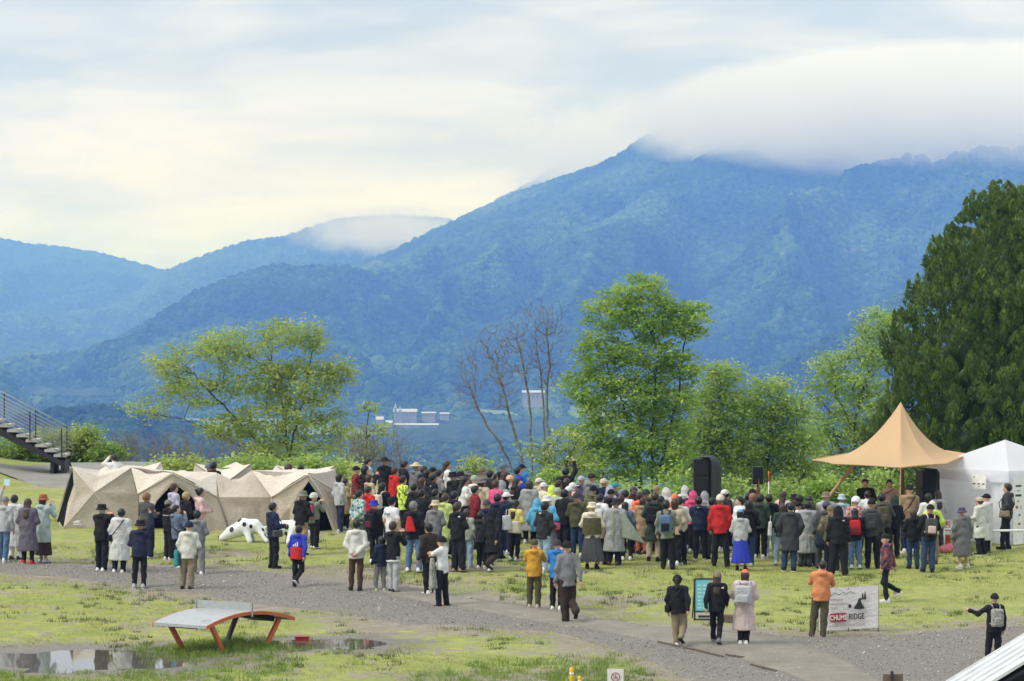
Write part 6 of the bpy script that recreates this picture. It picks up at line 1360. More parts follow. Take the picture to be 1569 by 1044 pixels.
# ------------------------------------------------------------------ who stands where: (x, head top, feet or None, pose, turn, top, bottom, head, description, carried)
N_ = None
CROWD = [
# far left group on the path
(4, 760, 862, 'raisel', -25, 'jacket:lgrey', 'pants:denim', ['cap:grey'], 'person in light grey jacket and jeans raising a pale blue paper flag', [('flag', 'small pale blue paper flag held up at the left edge')], N_, 'white'),
(24, 758, 858, 'stand', -20, 'poncho:white', 'pants:white', ['short:hblack'], 'person in long white raincoat and white trousers at far left'),
(43, 764, 866, 'front', -15, 'poncho:mauve', 'slim:black', ['long:hbrown'], 'person with long brown hair in mauve-grey rain poncho and red shoes', [], N_, 'red'),
(67, 758, 863, 'phone', -35, 'coat:mint', 'skirtn:dbrown', ['bob:hbrown', 'bucket:rust'], 'person in pale mint raincoat over long dark skirt, brown bob hair'),
(156, 772, 877, 'phone', -30, 'jacket:black', 'pants:black', ['bucket:black'], 'person in black rain suit and black bucket hat before leftmost tent'),
(182, 779, 879, 'stand', -12, 'poncho:white', 'pants:black', ['short:hblack'], 'person in translucent white raincoat with black shoulder bag on the back', [('cross', 'black', 'black shoulder bag worn over the white raincoat', -1)]),
(213, 796, 902, 'raiser', -8, 'jacket:navy', 'slim:black', ['bucket:black'], 'person in navy jacket and black hat with right hand raised, front of tent group'),
(226, 754, 855, 'fold', -40, 'shirt:dgrey', 'wide:navy', ['short:hrust'], 'orange-haired person in charcoal jacket with grey sleeves and wide navy trousers', [], N_, 'white'),
(260, 765, 858, 'front', -50, 'jacket:black', 'wide:black', ['cap:grey', 'short:hblack'], 'person in black jacket with thin grey chest stripe and grey cap', [('stripe',)], N_, 'white'),
(268, 741, N_, 'relax', -60, 'hoodie:lav', 'pants:dgrey', ['short:hbrown'], 'tallest of the people in the middle tent doorway, lavender-grey hoodie', [], 1.78),
(281, 754, N_, 'fold', -55, 'jacket:black', 'pants:black', ['short:hblond'], 'blond person in black jacket inside the middle tent doorway'),
(277, 773, 872, 'chin', -58, 'jacket:slate', 'pants:navy', ['buzz:hblack'], 'man in slate blue denim jacket with a hand at his mouth', [('cross', 'soot', 'dark shoulder bag on the slate blue jacket')]),
(305, 748, N_, 'front', -75, 'hoodie:lpink', 'pants:grgreen', ['bun:hblack'], 'person with tied-up black hair in pale pink hoodie by middle tent'),
(304, 782, 882, 'front', -18, 'jacket:grey', 'pants:grey', ['short:hblack'], 'person in mid-grey jacket and grey jeans with white shoes', [], N_, 'white'),
(287, 798, 905, 'relax', -12, 'jacket:offwhite', 'pants:khaki', ['beanie:navy'], 'person in cream hooded jacket, khaki trousers and navy beanie', [('tote', 'teal', 'green tote bag beside the cream jacket', -.27, .05, .8)], N_, 'black'),
(420, 770, 871, 'front', -62, 'jacket:navy', 'pants:black', ['short:hblack'], 'stout man in navy jacket with shoulder bag beside the spotted sculpture', [('cross', 'dgrey', 'grey shoulder bag at the hip of the stout man')], N_, 'black'),
(460, 752, N_, 'front', -40, 'jacket:black', 'pants:tan', ['bucket:grgreen'], 'person in black jacket and grey-olive bucket hat by right tent doorway'),
(482, 755, 841, 'phone', -45, 'jacket:grgreen', 'wide:black', ['fur:offwhite'], 'person in grey-green jacket with white fluffy hat by right tent', [('backpack', 'pink', 'pink and grey backpack beside the right tent doorway', .9, 'dgrey')]),
(455, 805, 902, 'walk2', -20, 'jacket:royal', 'slim:black', ['short:hblack'], 'boy in blue and red jacket with white three-bar triangle on the back', [('lower', 'red'), ('tri',)], N_, 'black'),
(177, 696, N_, 'head', 30, 'shirt:white', 'pants:navy', ['short:hblack'], 'dark-haired person behind leftmost tent with a hand at the face'),
(318, 710, N_, 'stand', -30, 'shirt:lblue', 'pants:navy', ['beanie:slate'], 'person in blue-grey beanie whose head shows over the middle tents'),
(328, 708, N_, 'stand', -35, 'jacket:black', 'pants:black', ['short:hblack'], 'black-haired person whose head shows over the middle tents'),
(443, 711, N_, 'stand', -35, 'jacket:soot', 'pants:black', ['bob:hbrown'], 'brown-haired person whose head shows over the right tent'),
(459, 713, N_, 'stand', -50, 'jacket:soot', 'pants:black', ['short:hblack'], 'black-haired person whose head shows over the right tent'),
# left end of the crowd
(521, 726, N_, 'stand', -60, 'jacket:lgrey', 'pants:navy', ['bob:hblack'], 'person in light grey jacket half hidden at the right tent corner'),
(531, 733, 812, 'front', -70, 'coat:tan', 'slim:black', ['bob:hblack'], 'person in brown knee-length coat at the right end of the tents', [], N_, 'white'),
(544, 714, N_, 'phone', -70, 'shirt:redplaid', 'pants:navy', ['cap:black'], 'person in red and black plaid shirt and dark cap'),
(562, 702, N_, 'relax', -70, 'shirt:lblue', 'pants:khaki', ['buzz:hblack'], 'man with cropped hair in light blue shirt at back left of crowd'),
(561, 714, N_, 'phone', -75, 'jacket:black', 'pants:black', ['bob:hblack'], 'black-clad person holding a camera up, beside the red plaid shirt', [('phone', 'phone held up at the back left of the crowd')]),
(570, 727, N_, 'front', -60, 'jacket:beige', 'pants:brown', ['bob:hbrown'], 'brown-haired person in beige jacket at back left of crowd'),
(590, 700, N_, 'stand', -40, 'coat:black', 'pants:black', ['brim:black'], 'tall person in black coat and wide black brimmed hat', [], 1.80),
(601, 716, N_, 'front', -60, 'jacket:red', 'pants:black', ['short:hbrown'], 'person in red top just right of the wide black hat'),
(614, 706, N_, 'pocket', -78, 'coat:black', 'pants:black', ['short:hblack'], 'man in black coat seen in profile at back left of crowd', [], 1.78),
(622, 729, N_, 'front', -55, 'shirt:neonpat', 'pants:black', ['short:hblack'], 'person in neon yellow patterned shirt with white sleeves'),
(637, 708, N_, 'relax', -50, 'coat:grey', 'pants:black', ['brim:straw'], 'person in grey coat with pale scarf and cream brimmed hat', [('hem', 'white')]),
(649, 714, N_, 'stand', -60, 'jacket:navy', 'pants:black', ['short:hbrown'], 'brown-haired person in navy right of the cream brimmed hat'),
(656, 720, N_, 'stand', -60, 'jacket:black', 'pants:black', ['bob:hblack'], 'black-haired person in black behind the white-logo jacket'),
(664, 716, N_, 'stand', -60, 'shirt:dgrey', 'pants:black', ['cap:black'], 'person in black cap at the back, left of the long-haired woman'),
(674, 720, N_, 'stand', -65, 'shirt:grey', 'pants:black', ['short:hblack'], 'dark-haired person in grey shirt beside the long-haired woman'),
(683, 706, N_, 'front', -75, 'shirt:white', 'pants:navy', ['long:hbrown'], 'woman with long brown hair in white shirt, highest head at left centre', [], 1.74),
(695, 723, N_, 'front', -55, 'jacket:black', 'pants:black', ['bucket:black'], 'person in black bucket hat and black jacket left of centre'),
(661, 726, N_, 'front', -70, 'jacket:black', 'pants:black', ['short:hblack'], 'man in black jacket with small white shoulder logo at left of crowd', [('logo',)]),
(651, 732, N_, 'front', -50, 'jacket:soot', 'pants:black', ['bob:hbrown'], 'brown-bobbed person in black behind the straw hat'),
(634, 741, N_, 'stand', -45, 'jacket:black', 'pants:black', ['short:hblack'], 'black-clad person right of the neon yellow shirt'),
(646, 750, N_, 'fold', -40, 'shirt:black', 'pants:black', ['short:hblack'], 'black-shirted man in front of the brown-bobbed person'),
(670, 750, N_, 'front', -48, 'jacket:soot', 'pants:black', ['short:hblack'], 'dark-jacketed person directly behind the straw bucket hat'),
(553, 751, 845, 'back', -52, 'shirt:tealpat', 'pants:dgrey', ['short:hblack'], 'person in teal and white patterned shirt and grey trousers'),
(567, 745, N_, 'stand', -50, 'jacket:red', 'pants:black', ['short:hbrown'], 'person in bright red jacket behind the teal patterned shirt'),
(588, 740, N_, 'front', -40, 'jacket:black', 'pants:black', ['bob:hblack'], 'black-haired person with a cream backpack at left of crowd', [('backpack', 'cream', 'cream fabric backpack at the left of the crowd')]),
(576, 766, 864, 'front', -30, 'jacket:black', 'slim:black', ['bucket:royal'], 'person in blue bucket hat and black jacket', [('backpack', 'black', 'black backpack with pink patches under the blue bucket hat', 1.0, 'maroon')]),
(601, 760, 866, 'stand', -42, 'tee:white', 'pants:lgrey', ['cap:black', 'short:hblack'], 'person in long white T-shirt printed STAFF on the back and black cap', [('print', 'STAFF', .075, 1.29, 'slate')]),
(635, 768, 877, 'apart', -22, 'jacket:black', 'pants:denim', ['short:hgrey'], 'grey-haired man in black jacket and blue jeans', [('drawbag', 'red', 'red drawstring bag on the grey-haired man')], N_, 'white'),
(666, 766, 868, 'front', -25, 'jacket:grey', 'pants:dgrey', ['bucket:straw'], 'person in grey hooded jacket and straw bucket hat'),
(679, 757, N_, 'stand', -40, 'coat:lime', 'pants:sage', ['short:hbrown'], 'person in pale lime long coat behind the grey hooded jacket'),
(694, 753, N_, 'front', -40, 'hoodie:black', 'pants:black', ['short:hblack'], 'dark-haired person in black hoodie right of the pale lime coat'),
(703, 770, 877, 'front', -35, 'jacket:black', 'wide:black', ['short:hbrown'], 'brown-haired person in black jacket, baggy black trousers and tan shoes', [('logo', 'white', .13, 1.36)], N_, 'tan'),
(716, 780, 871, 'stand', -30, 'jacket:sage', 'pants:ldenim', ['bob:hbrown'], 'person in pale sage jacket and light jeans left of centre', [], N_, 'lgrey'),
(546, 795, 908, 'back', -8, 'jacket:offwhite', 'slim:brown', ['short:hblack'], 'person in off-white hooded jacket with hands clasped behind the back', [], N_, 'black'),
(583, 822, 908, 'relax', 30, 'jacket:navy', 'slim:grey', ['bob:hblack'], 'child in navy jacket beside the man in grey sweatpants', [], N_, 'lime'),
(603, 799, 910, 'phone', -42, 'jacket:black', 'pants:lgrey', ['short:hbrown'], 'man in black bomber jacket and light grey sweatpants holding a camera', [('hem', 'white'), ('phone', 'camera held by the man in grey sweatpants')], N_, 'black'),
(659, 801, 912, 'stand', 40, 'shirt:dbrown', 'slim:black', ['short:hblack'], 'man in dark brown sweater and black trousers on the path', [], N_, 'white'),
(680, 820, 931, 'cross', 62, 'tee:white', 'pants:black', ['beanie:black'], 'man in white T-shirt with olive sleeves and black beanie, arms raised', [('hang', 'greycamo', 'grey camouflage jacket hanging from the raised arm')], N_, 'black'),
# centre left
(703, 722, N_, 'stand', N_, 'jacket:black', 'pants:black', ['cap:black'], 'person in black cap and black jacket at the back, left of centre'),
(712, 719, N_, 'stand', N_, 'shirt:grey', 'pants:black', ['cap:soot'], 'person in sooty cap and grey shirt at the back, left of centre'),
(708, 730, N_, 'front', N_, 'tee:white', 'pants:black', ['long:hblack'], 'long black-haired person in white T-shirt with black bag', [('tote', 'black', 'black bag at the white T-shirt of the long-haired person', -.2, -.1, 1.1)]),
(721, 721, N_, 'stand', N_, 'jacket:dgrey', 'pants:black', ['bucket:grey'], 'person in grey bucket hat at the back, under the sapling'),
(726, 728, N_, 'stand', N_, 'hoodie:white', 'pants:navy', ['cap:sage'], 'person in white hoodie and pale sage cap'),
(737, 716, N_, 'fold', N_, 'jacket:camopat', 'pants:black', ['cap:camo'], 'man in camouflage cap and camouflage jacket at the back'),
(752, 721, N_, 'stand', N_, 'jacket:soot', 'pants:black', ['short:hblack'], 'dark-haired person in soot jacket right of the camouflage cap'),
(757, 726, N_, 'front', N_, 'shirt:lpink', 'pants:navy', ['bob:hbrown'], 'brown-haired person in pale pink top at left centre'),
(741, 732, N_, 'stand', N_, 'coat:beige', 'pants:black', ['bucket:grey', 'bob:hbrown'], 'person in beige coat and grey bucket hat'),
(771, 709, N_, 'stand', N_, 'jacket:black', 'pants:black', ['cap:slate'], 'person in slate cap, highest head behind the left centre', [], 1.78),
(773, 723, N_, 'stand', N_, 'jacket:black', 'pants:black', ['long:hbrown'], 'person with long brown hair in black below the slate cap'),
(759, 736, N_, 'front', N_, 'shirt:pink', 'pants:navy', ['short:hbrown'], 'person in pink top with short brown hair'),
(772, 736, N_, 'stand', N_, 'poncho:lgrey', 'pants:black', ['hood:lgrey'], 'person with pale grey rain hood up, left of the checked shirt'),
(784, 728, N_, 'front', N_, 'shirt:check', 'pants:navy', ['cap:peach'], 'person in navy and white checked shirt and peach cap'),
(797, 716, N_, 'relax', N_, 'shirt:royal', 'pants:black', ['short:hblack'], 'man in royal blue shirt at the back of the centre'),
(801, 711, N_, 'stand', N_, 'shirt:blue', 'pants:black', ['cap:black'], 'person in blue with black cap right behind the royal blue shirt'),
(793, 732, N_, 'stand', N_, 'jacket:black', 'pants:black', ['long:hbrown'], 'long brown-haired person in black right of the checked shirt'),
(730, 744, N_, 'stand', -75, 'shirt:dred', 'pants:black', ['short:hblack'], 'dark-haired man in dark red shirt'),
(746, 765, N_, 'front', N_, 'jacket:navy', 'pants:navy', ['beanie:dgrey'], 'person in navy jacket and grey beanie'),
(754, 779, 877, 'walk2', -35, 'coat:black', 'wide:dbrown', ['hood:black'], 'person in long black hooded coat walking, dark brown trousers'),
(740, 784, 872, 'stand', -35, 'jacket:soot', 'pants:black', ['short:hblack'], 'person in sooty jacket just left of the long black hooded coat', [], N_, 'white'),
(762, 757, N_, 'front', N_, 'jacket:navy', 'pants:navy', ['short:hblack'], 'dark-haired person in navy jacket behind the yellow and white jacket'),
(777, 754, N_, 'stand', N_, 'jacket:navy', 'pants:navy', ['cap:white', 'short:hblack'], 'person in white cap and navy jacket left of the long grey raincoat'),
(788, 766, 860, 'front', -42, 'jacket:yellow', 'slim:black', ['long:hblack'], 'person in yellow and white jacket and black trousers', [('lower', 'cream'), ('tote', 'white', 'white bag slung on the yellow and white jacket', -.08, -.24, 1.08)], N_, 'white'),
(811, 736, 833, 'stand', -20, 'poncho:lgrey', 'pants:black', ['bob:hbrown'], 'person in long pale grey raincoat at the centre of the crowd'),
(827, 732, N_, 'stand', N_, 'jacket:beige', 'pants:black', ['cap:cream'], 'person in cream cap and beige jacket at the centre back'),
(830, 739, N_, 'front', N_, 'shirt:cream', 'pants:black', ['cap:white'], 'person in white cap and cream shirt at the centre'),
(842, 744, N_, 'stand', N_, 'jacket:neon', 'pants:black', ['hood:neon'], 'person in neon yellow-green hooded jacket at the centre'),
(822, 764, N_, 'stand', N_, 'jacket:sky', 'pants:black', ['hood:sky'], 'person with light blue hood up left of the white bucket hat'),
(842, 759, 862, 'front', -30, 'jacket:sky', 'skirt:greyplaid', ['bucket:white'], 'person in blue jacket, white bucket hat and grey plaid skirt', [('cross', 'pink', 'pink pouch on the blue jacket')]),
(830, 768, 876, 'front', -40, 'jacket:soot', 'pants:ldenim', ['short:hblack'], 'person in black jacket with white hood and light blue jeans', [('logo', 'white', 0, 1.44, -.17)], N_, 'white'),
(853, 747, N_, 'stand', N_, 'shirt:sage', 'pants:black', ['cap:sage'], 'person in pale sage cap and sage shirt right of the neon jacket'),
(858, 736, N_, 'stand', N_, 'jacket:black', 'pants:black', ['short:hbrown'], 'brown-haired person in black at the centre back'),
(866, 716, N_, 'raiser', -10, 'jacket:black', 'pants:black', ['short:hblack'], 'person in black with one arm stretched up holding a phone'),
(871, 733, N_, 'stand', N_, 'shirt:brown', 'pants:black', ['bob:hbrown'], 'brown-haired person in brown shirt below the raised arm'),
(869, 745, N_, 'stand', N_, 'jacket:dgrey', 'pants:black', ['cap:white'], 'person in white cap and dark grey jacket below the raised arm'),
(862, 750, 852, 'front', -22, 'shirt:black', 'wide:black', ['short:hblack'], 'black-haired person all in black right of the blue jacket'),
(819, 825, 933, 'phone', -10, 'jacket:mustard', 'pants:olive', ['cap:olive'], 'child in mustard yellow jacket and olive cap on the path edge', [], N_, 'beige'),
(854, 826, 936, 'phone', -14, 'jacket:blue', 'pants:black', ['beanie:charcoal'], 'person in bright blue jacket and dark beanie beside the mustard jacket', [], N_, 'white'),
(872, 828, 956, 'walk2', 14, 'shirt:grey', 'wide:dbrown', ['beanie:black'], 'man in grey shirt jacket and dark brown trousers walking on the path', [], N_, 'black'),
# centre right
(881, 739, N_, 'stand', N_, 'shirt:lpink', 'pants:black', ['cap:white'], 'person in white cap and pale pink top, right of the raised arm'),
(892, 729, N_, 'stand', N_, 'jacket:purple', 'pants:black', ['cap:lav'], 'person in lavender cap and purple jacket'),
(904, 725, N_, 'fold', N_, 'hoodie:grey', 'pants:black', ['cap:soot'], 'man in dark cap and grey hoodie right of the lavender cap', [], 1.76),
(905, 743, N_, 'front', N_, 'jacket:camopat', 'pants:black', ['beanie:black'], 'person in camouflage jacket and black beanie'),
(885, 754, 854, 'front', -18, 'jacket:olive', 'pants:ddenim', ['beanie:charcoal'], 'person in dark olive jacket, dark beanie and dark jeans'),
(926, 733, N_, 'stand', N_, 'shirt:navy', 'pants:black', ['cap:straw'], 'person in straw-coloured cap and navy shirt'),
(920, 748, N_, 'stand', N_, 'jacket:navy', 'pants:black', ['hood:navy'], 'person with navy hood up below the straw-coloured cap'),
(933, 744, N_, 'stand', N_, 'jacket:lav', 'pants:black', ['hood:lav'], 'person with lavender hood up'),
(943, 739, N_, 'stand', N_, 'jacket:dgreen', 'pants:black', ['cap:teal'], 'person in teal cap at the back of the crowd'),
(940, 749, N_, 'stand', N_, 'jacket:black', 'pants:black', ['cap:black'], 'person in black cap below the teal cap'),
(950, 751, N_, 'stand', N_, 'shirt:lgrey', 'pants:black', ['cap:grey'], 'person in grey cap and light grey shirt right of the teal cap'),
(962, 751, N_, 'stand', N_, 'shirt:white', 'pants:black', ['short:hblack'], 'dark-haired person in white shirt right of the grey cap'),
(974, 752, N_, 'front', N_, 'jacket:maroon', 'pants:navy', ['bob:hbrown'], 'brown-haired person in maroon jacket'),
(970, 746, N_, 'stand', N_, 'shirt:soot', 'pants:black', ['short:hbrown'], 'short brown-haired person behind the maroon jacket'),
(925, 757, N_, 'stand', N_, 'hoodie:white', 'pants:black', ['short:hblack'], 'dark-haired person in white hoodie between cream hat and navy hood'),
(907, 769, 872, 'front', -6, 'jacket:cream', 'skirt:dgrey', ['bucket:cream'], 'person in cream bucket hat, cream top with olive back panel, long grey skirt', [('vest', 'olive')], N_, 'black'),
(940, 764, 866, 'front', -12, 'poncho:lgrey', 'wide:black', ['bucket:soot'], 'person in grey poncho and black bucket hat', [('cape', 'sage', 'grey-green blanket cape blown to the right')]),
(922, 780, N_, 'stand', N_, 'jacket:khaki', 'pants:black', ['cap:lblue'], 'child in pale blue cap between the cream and black bucket hats', [], 1.45),
(949, 759, N_, 'stand', N_, 'shirt:white', 'pants:black', ['short:hbrown'], 'brown-haired person in white shirt above the grey poncho'),
(961, 769, 859, 'stand', -16, 'jacket:slate', 'slim:black', ['long:hblack'], 'long black-haired person in slate denim jacket', [('backpack', 'slate', 'slate blue backpack on the denim jacket', .85)]),
(983, 762, 850, 'front', -16, 'coat:tan', 'pants:rust', ['bob:hbrown'], 'person in tan coat with rust orange trousers'),
(1001, 754, 860, 'front', -10, 'coat:dgreen', 'pants:beige', ['short:hbrown'], 'person in dark green coat and beige trousers', [('backpack', 'black', 'large black backpack on the dark green coat', 1.15)], N_, 'black'),
(1007, 743, N_, 'stand', N_, 'jacket:tan', 'pants:black', ['cap:tan'], 'person in tan cap behind the dark green coat'),
(995, 749, N_, 'stand', N_, 'jacket:dgreen', 'pants:black', ['beanie:dgreen'], 'person in dark green beanie left of the tan cap'),
(985, 754, N_, 'stand', N_, 'jacket:corange', 'pants:black', ['short:hbrown'], 'person in coral orange jacket left of the dark green coat'),
(1016, 760, N_, 'stand', N_, 'shirt:white', 'pants:black', ['long:hblack'], 'long black-haired person in white right of the dark green coat'),
(1027, 747, N_, 'stand', N_, 'poncho:white', 'pants:black', ['hood:white'], 'left one of two people with peaked white rain hoods'),
(1025, 766, 873, 'relax', -10, 'shirt:grgreen', 'pants:black', ['short:hblack'], 'person in khaki green shirt and black trousers', [('backpack', 'denim', 'blue hiking backpack with black pocket', 1.0, 'black')], N_, 'black'),
(1053, 744, N_, 'stand', N_, 'poncho:white', 'pants:black', ['hood:white'], 'right one of two people with peaked white rain hoods'),
(1042, 761, 865, 'front', -14, 'hoodie:offwhite', 'pants:black', ['short:hblack'], 'black-haired person in off-white hoodie and black trousers'),
(1034, 764, N_, 'stand', N_, 'shirt:beige', 'pants:black', ['bob:hbrown'], 'brown-haired person in beige between the white hoods'),
(1041, 756, N_, 'stand', N_, 'jacket:corange', 'pants:black', ['beanie:corange'], 'person in coral orange beanie between the white hoods'),
(1065, 752, N_, 'stand', N_, 'jacket:pink', 'pants:black', ['hood:pink'], 'person with bright pink hood up'),
(1061, 750, N_, 'stand', N_, 'jacket:navy', 'pants:black', ['short:hblack'], 'dark-haired person in navy behind the pink hood'),
(1073, 761, 857, 'front', -8, 'jacket:navy', 'pants:black', ['short:hblack'], 'black-haired person in navy jacket with grey hood right of the pink hood', [('logo', 'lgrey', .0, 1.44, -.175)]),
(1082, 753, N_, 'stand', N_, 'poncho:lgrey', 'pants:grey', ['hood:lgrey'], 'person with pale grey hood up below the covered loudspeakers'),
(1091, 763, N_, 'stand', N_, 'jacket:dgrey', 'pants:dgrey', ['short:hblack'], 'person in dark grey left of the red jacket'),
(1105, 756, 868, 'apart', -10, 'jacket:red', 'pants:black', ['cap:cream', 'short:hgrey'], 'man in bright red hooded jacket, cream cap and black trousers', [], N_, 'black'),
(1108, 750, N_, 'stand', N_, 'jacket:soot', 'pants:black', ['cap:white'], 'person in white cap directly behind the red jacket'),
(1118, 752, N_, 'stand', N_, 'jacket:cream', 'pants:black', ['short:hblack'], 'dark-haired person in cream jacket right of the red jacket'),
(1129, 761, N_, 'front', 110, 'jacket:white', 'pants:denim', ['short:hblack'], 'man in white jacket and dark glasses looking away from the stage'),
(1136, 780, 874, 'front', -6, 'hoodie:lgrey', 'skirt:royal', ['cap:sky', 'bob:hblack'], 'person in light blue cap, grey hoodie and bright blue long skirt', [], N_, 'black'),
(1140, 755, N_, 'stand', N_, 'jacket:black', 'pants:black', ['short:hblack'], 'black-haired person in black right of the dark glasses'),
(1146, 748, N_, 'stand', N_, 'jacket:soot', 'pants:black', ['cap:black'], 'person in black cap in front of the pointed brown board'),
(1154, 756, N_, 'front', -5, 'jacket:olive', 'pants:black', ['bob:hrust'], 'reddish-haired person in olive jacket below the single loudspeaker'),
(1144, 766, 868, 'front', -8, 'jacket:black', 'pants:ddenim', ['bob:hblack'], 'person in black jacket and dark jeans just right of the blue skirt', [], N_, 'white'),
(1165, 757, N_, 'stand', N_, 'jacket:dgreen', 'pants:black', ['short:hblack'], 'dark-haired person in dark green right of the reddish hair'),
(1181, 757, 854, 'front', -4, 'jacket:black', 'pants:ldenim', ['short:hblack'], 'black-haired person in black jacket and light jeans by the white tote', [], N_, 'white'),
(1198, 753, N_, 'stand', N_, 'shirt:lpink', 'pants:black', ['long:hbrown'], 'long brown-haired person in pale pink'),
(1195, 772, 866, 'front', -5, 'jacket:dgreen', 'pants:ldenim', ['bob:hbrown'], 'brown-bobbed person in dark green jacket and light jeans', [('tote', 'white', 'white plastic bag held left of the dark rain jacket', -.32, .0, 1.0)], N_, 'white'),
(1210, 770, 876, 'pocket', -8, 'coat:charcoal', 'pants:ddenim', ['buzz:hblack'], 'cropped-haired man in long dark rain jacket and dark jeans', [], N_, 'black'),
(1213, 757, N_, 'stand', N_, 'jacket:black', 'pants:black', ['bucket:black'], 'person in black bucket hat behind the long dark rain jacket'),
(1222, 758, N_, 'stand', N_, 'jacket:soot', 'pants:black', ['short:hblack'], 'dark-haired person in soot jacket left of the white-and-black shirt'),
(1224, 767, 866, 'front', -10, 'shirt:white', 'slim:black', ['cap:black'], 'person in white shirt and black cap, white shoes', [('backpack', 'black', 'black backpack on the white shirt')], N_, 'white'),
(1235, 768, N_, 'stand', N_, 'poncho:lgrey', 'pants:dgrey', ['short:hblack'], 'person in pale grey raincoat left of the print sweatshirt'),
# right side
(1244, 760, N_, 'stand', 5, 'jacket:grgreen', 'pants:black', ['short:hblack'], 'dark-haired person in grey-green jacket below the slanted canopy pole'),
(1243, 768, N_, 'stand', 0, 'jacket:sage', 'pants:dgrey', ['hood:olive'], 'person with olive hood up and sage jacket'),
(1268, 754, N_, 'stand', 0, 'jacket:lgrey', 'pants:black', ['bucket:khaki'], 'person in khaki bucket hat at the foot of the canopy pole'),
(1260, 767, 871, 'stand', -4, 'hoodie:dgrey', 'pants:charcoal', ['cap:purple', 'short:hblack'], 'person in purple cap and grey sweatshirt with white block print, jacket tied at waist', [('print', '10A', .125, 1.20, 'white', .8), ('tied', 'navy')]),
(1286, 757, N_, 'stand', 0, 'jacket:lblue', 'pants:black', ['bucket:lblue'], 'person in pale blue bucket hat and pale blue jacket'),
(1277, 774, N_, 'stand', 0, 'jacket:camopat', 'pants:black', ['cap:camo'], 'person in camouflage cap between purple cap and black hood'),
(1309, 761, N_, 'stand', 5, 'shirt:pinkplaid', 'pants:black', ['fur:white'], 'person in white fluffy hat and pink plaid shirt'),
(1285, 775, 883, 'apart', -5, 'jacket:black', 'wide:black', ['hood:black'], 'person all in black with hood up and small white shoulder logo', [('logo', 'white', .12, 1.38)], N_, 'black'),
(1311, 779, 872, 'front', -4, 'jacket:black', 'pants:denim', ['long:hblack'], 'person in black jacket and blue jeans with red backpack', [('backpack', 'red', 'red backpack on the black jacket at right of crowd', 1.0, 'dred')], N_, 'white'),
(1325, 752, N_, 'stand', 0, 'shirt:white', 'pants:dgreen', ['short:hblack'], 'dark-haired person in white below the guitarist'),
(1337, 764, 871, 'stand', -6, 'jacket:dgrey', 'pants:black', ['cap:black'], 'person in dark grey jacket and black cap', [('backpack', 'charcoal', 'square charcoal backpack under the black cap')], N_, 'black'),
(1358, 756, N_, 'stand', 0, 'jacket:dgrey', 'pants:black', ['short:hblack'], 'black-haired person wearing an olive backpack', [('backpack', 'olive', 'olive backpack in front of the stage')]),
(1368, 759, N_, 'stand', 0, 'jacket:black', 'pants:black', ['hood:dgreen'], 'person with dark green hood left of the tan jacket'),
(1391, 742, 848, 'front', 8, 'jacket:tan', 'pants:navy', ['cap:soot'], 'tall person in tan jacket and dark cap with strap across the back', [('cross', 'mint', 'pale bag on a black strap over the tan jacket', -1)]),
(1399, 780, 872, 'front', 5, 'jacket:black', 'pants:ddenim', ['bob:hbrown'], 'brown-haired person in black jacket and dark jeans below the tan jacket', [], N_, 'black'),
(1359, 817, 923, 'walk2', 78, 'hoodie:galaxy', 'slim:black', ['cap:black'], 'man in dark patterned hoodie and black cap walking left in white shoes', [], N_, 'white'),
(1254, 858, 978, 'phone', -4, 'hoodie:orange', 'pants:olive', ['buzz:hblack'], 'man in orange hoodie and dark olive trousers in front of the white banner', [], N_, 'brown'),
(1423, 756, N_, 'stand', 15, 'shirt:white', 'pants:navy', ['bob:hblack'], 'black-bobbed person in white shirt by the right loudspeaker stack'),
(1437, 752, N_, 'stand', 20, 'hoodie:lgrey', 'pants:dgrey', ['long:hbrown'], 'brown-haired person in light grey hoodie by the right loudspeaker stack'),
(1429, 767, N_, 'stand', 10, 'jacket:neon', 'pants:khaki', ['cap:cream'], 'person in neon green jacket and cream cap at right'),
(1421, 772, 877, 'front', 6, 'jacket:black', 'pants:ddenim', ['cap:black'], 'person in black jacket and black cap at right end of crowd', [('backpack', 'dgrey', 'grey backpack with pale pink straps at right end of crowd', 1.0, 'lpink')], N_, 'black'),
(1476, 777, 871, 'stand', 20, 'poncho:grey', 'shorts:dgrey', ['bucket:purple'], 'person in long grey raincoat, purple bucket hat and white shoes', [], N_, 'white'),
(1511, 756, 846, 'front', 62, 'poncho:white', 'pants:black', ['cap:black'], 'person in white coat and black cap, hidden behind another white raincoat'),
(1503, 761, 851, 'front', 52, 'coat:offwhite', 'pants:black', ['cap:beige', 'short:hbrown'], 'person in white raincoat and beige cap in front of the white tent', [], N_, 'black'),
(1541, 741, 842, 'pocket', 70, 'jacket:charcoal', 'slim:black', ['short:hblack'], 'man in charcoal jacket and black leggings standing by the white tent posters', [('cross', 'khaki', 'khaki shoulder bag of the man by the posters', -1)], N_, 'black'),
(1523, 908, 1022, 'pointl', 10, 'jacket:black', 'pants:black', ['cap:black'], 'man in black with outstretched left arm at lower right', [('backpack', 'greycamo', 'dark patterned backpack of the pointing man')], N_, 'black'),
# three women walking on the track
(1042, 880, 992, 'walk2', -12, 'jacket:black', 'pants:khaki', ['beanie:black', 'tail:hblack'], 'person in black jacket and khaki trousers walking on the track, with hip bag', [('cross', 'black', 'black bag at the hip of the walker in khaki trousers', -1)], N_, 'white'),
(1097, 876, 990, 'walk', -8, 'jacket:black', 'slim:black', ['long:hbrown', 'cap:khaki'], 'long-haired person in black and khaki cap, middle of three walkers', [('logo', 'white', .14, 1.36)], N_, 'grey'),
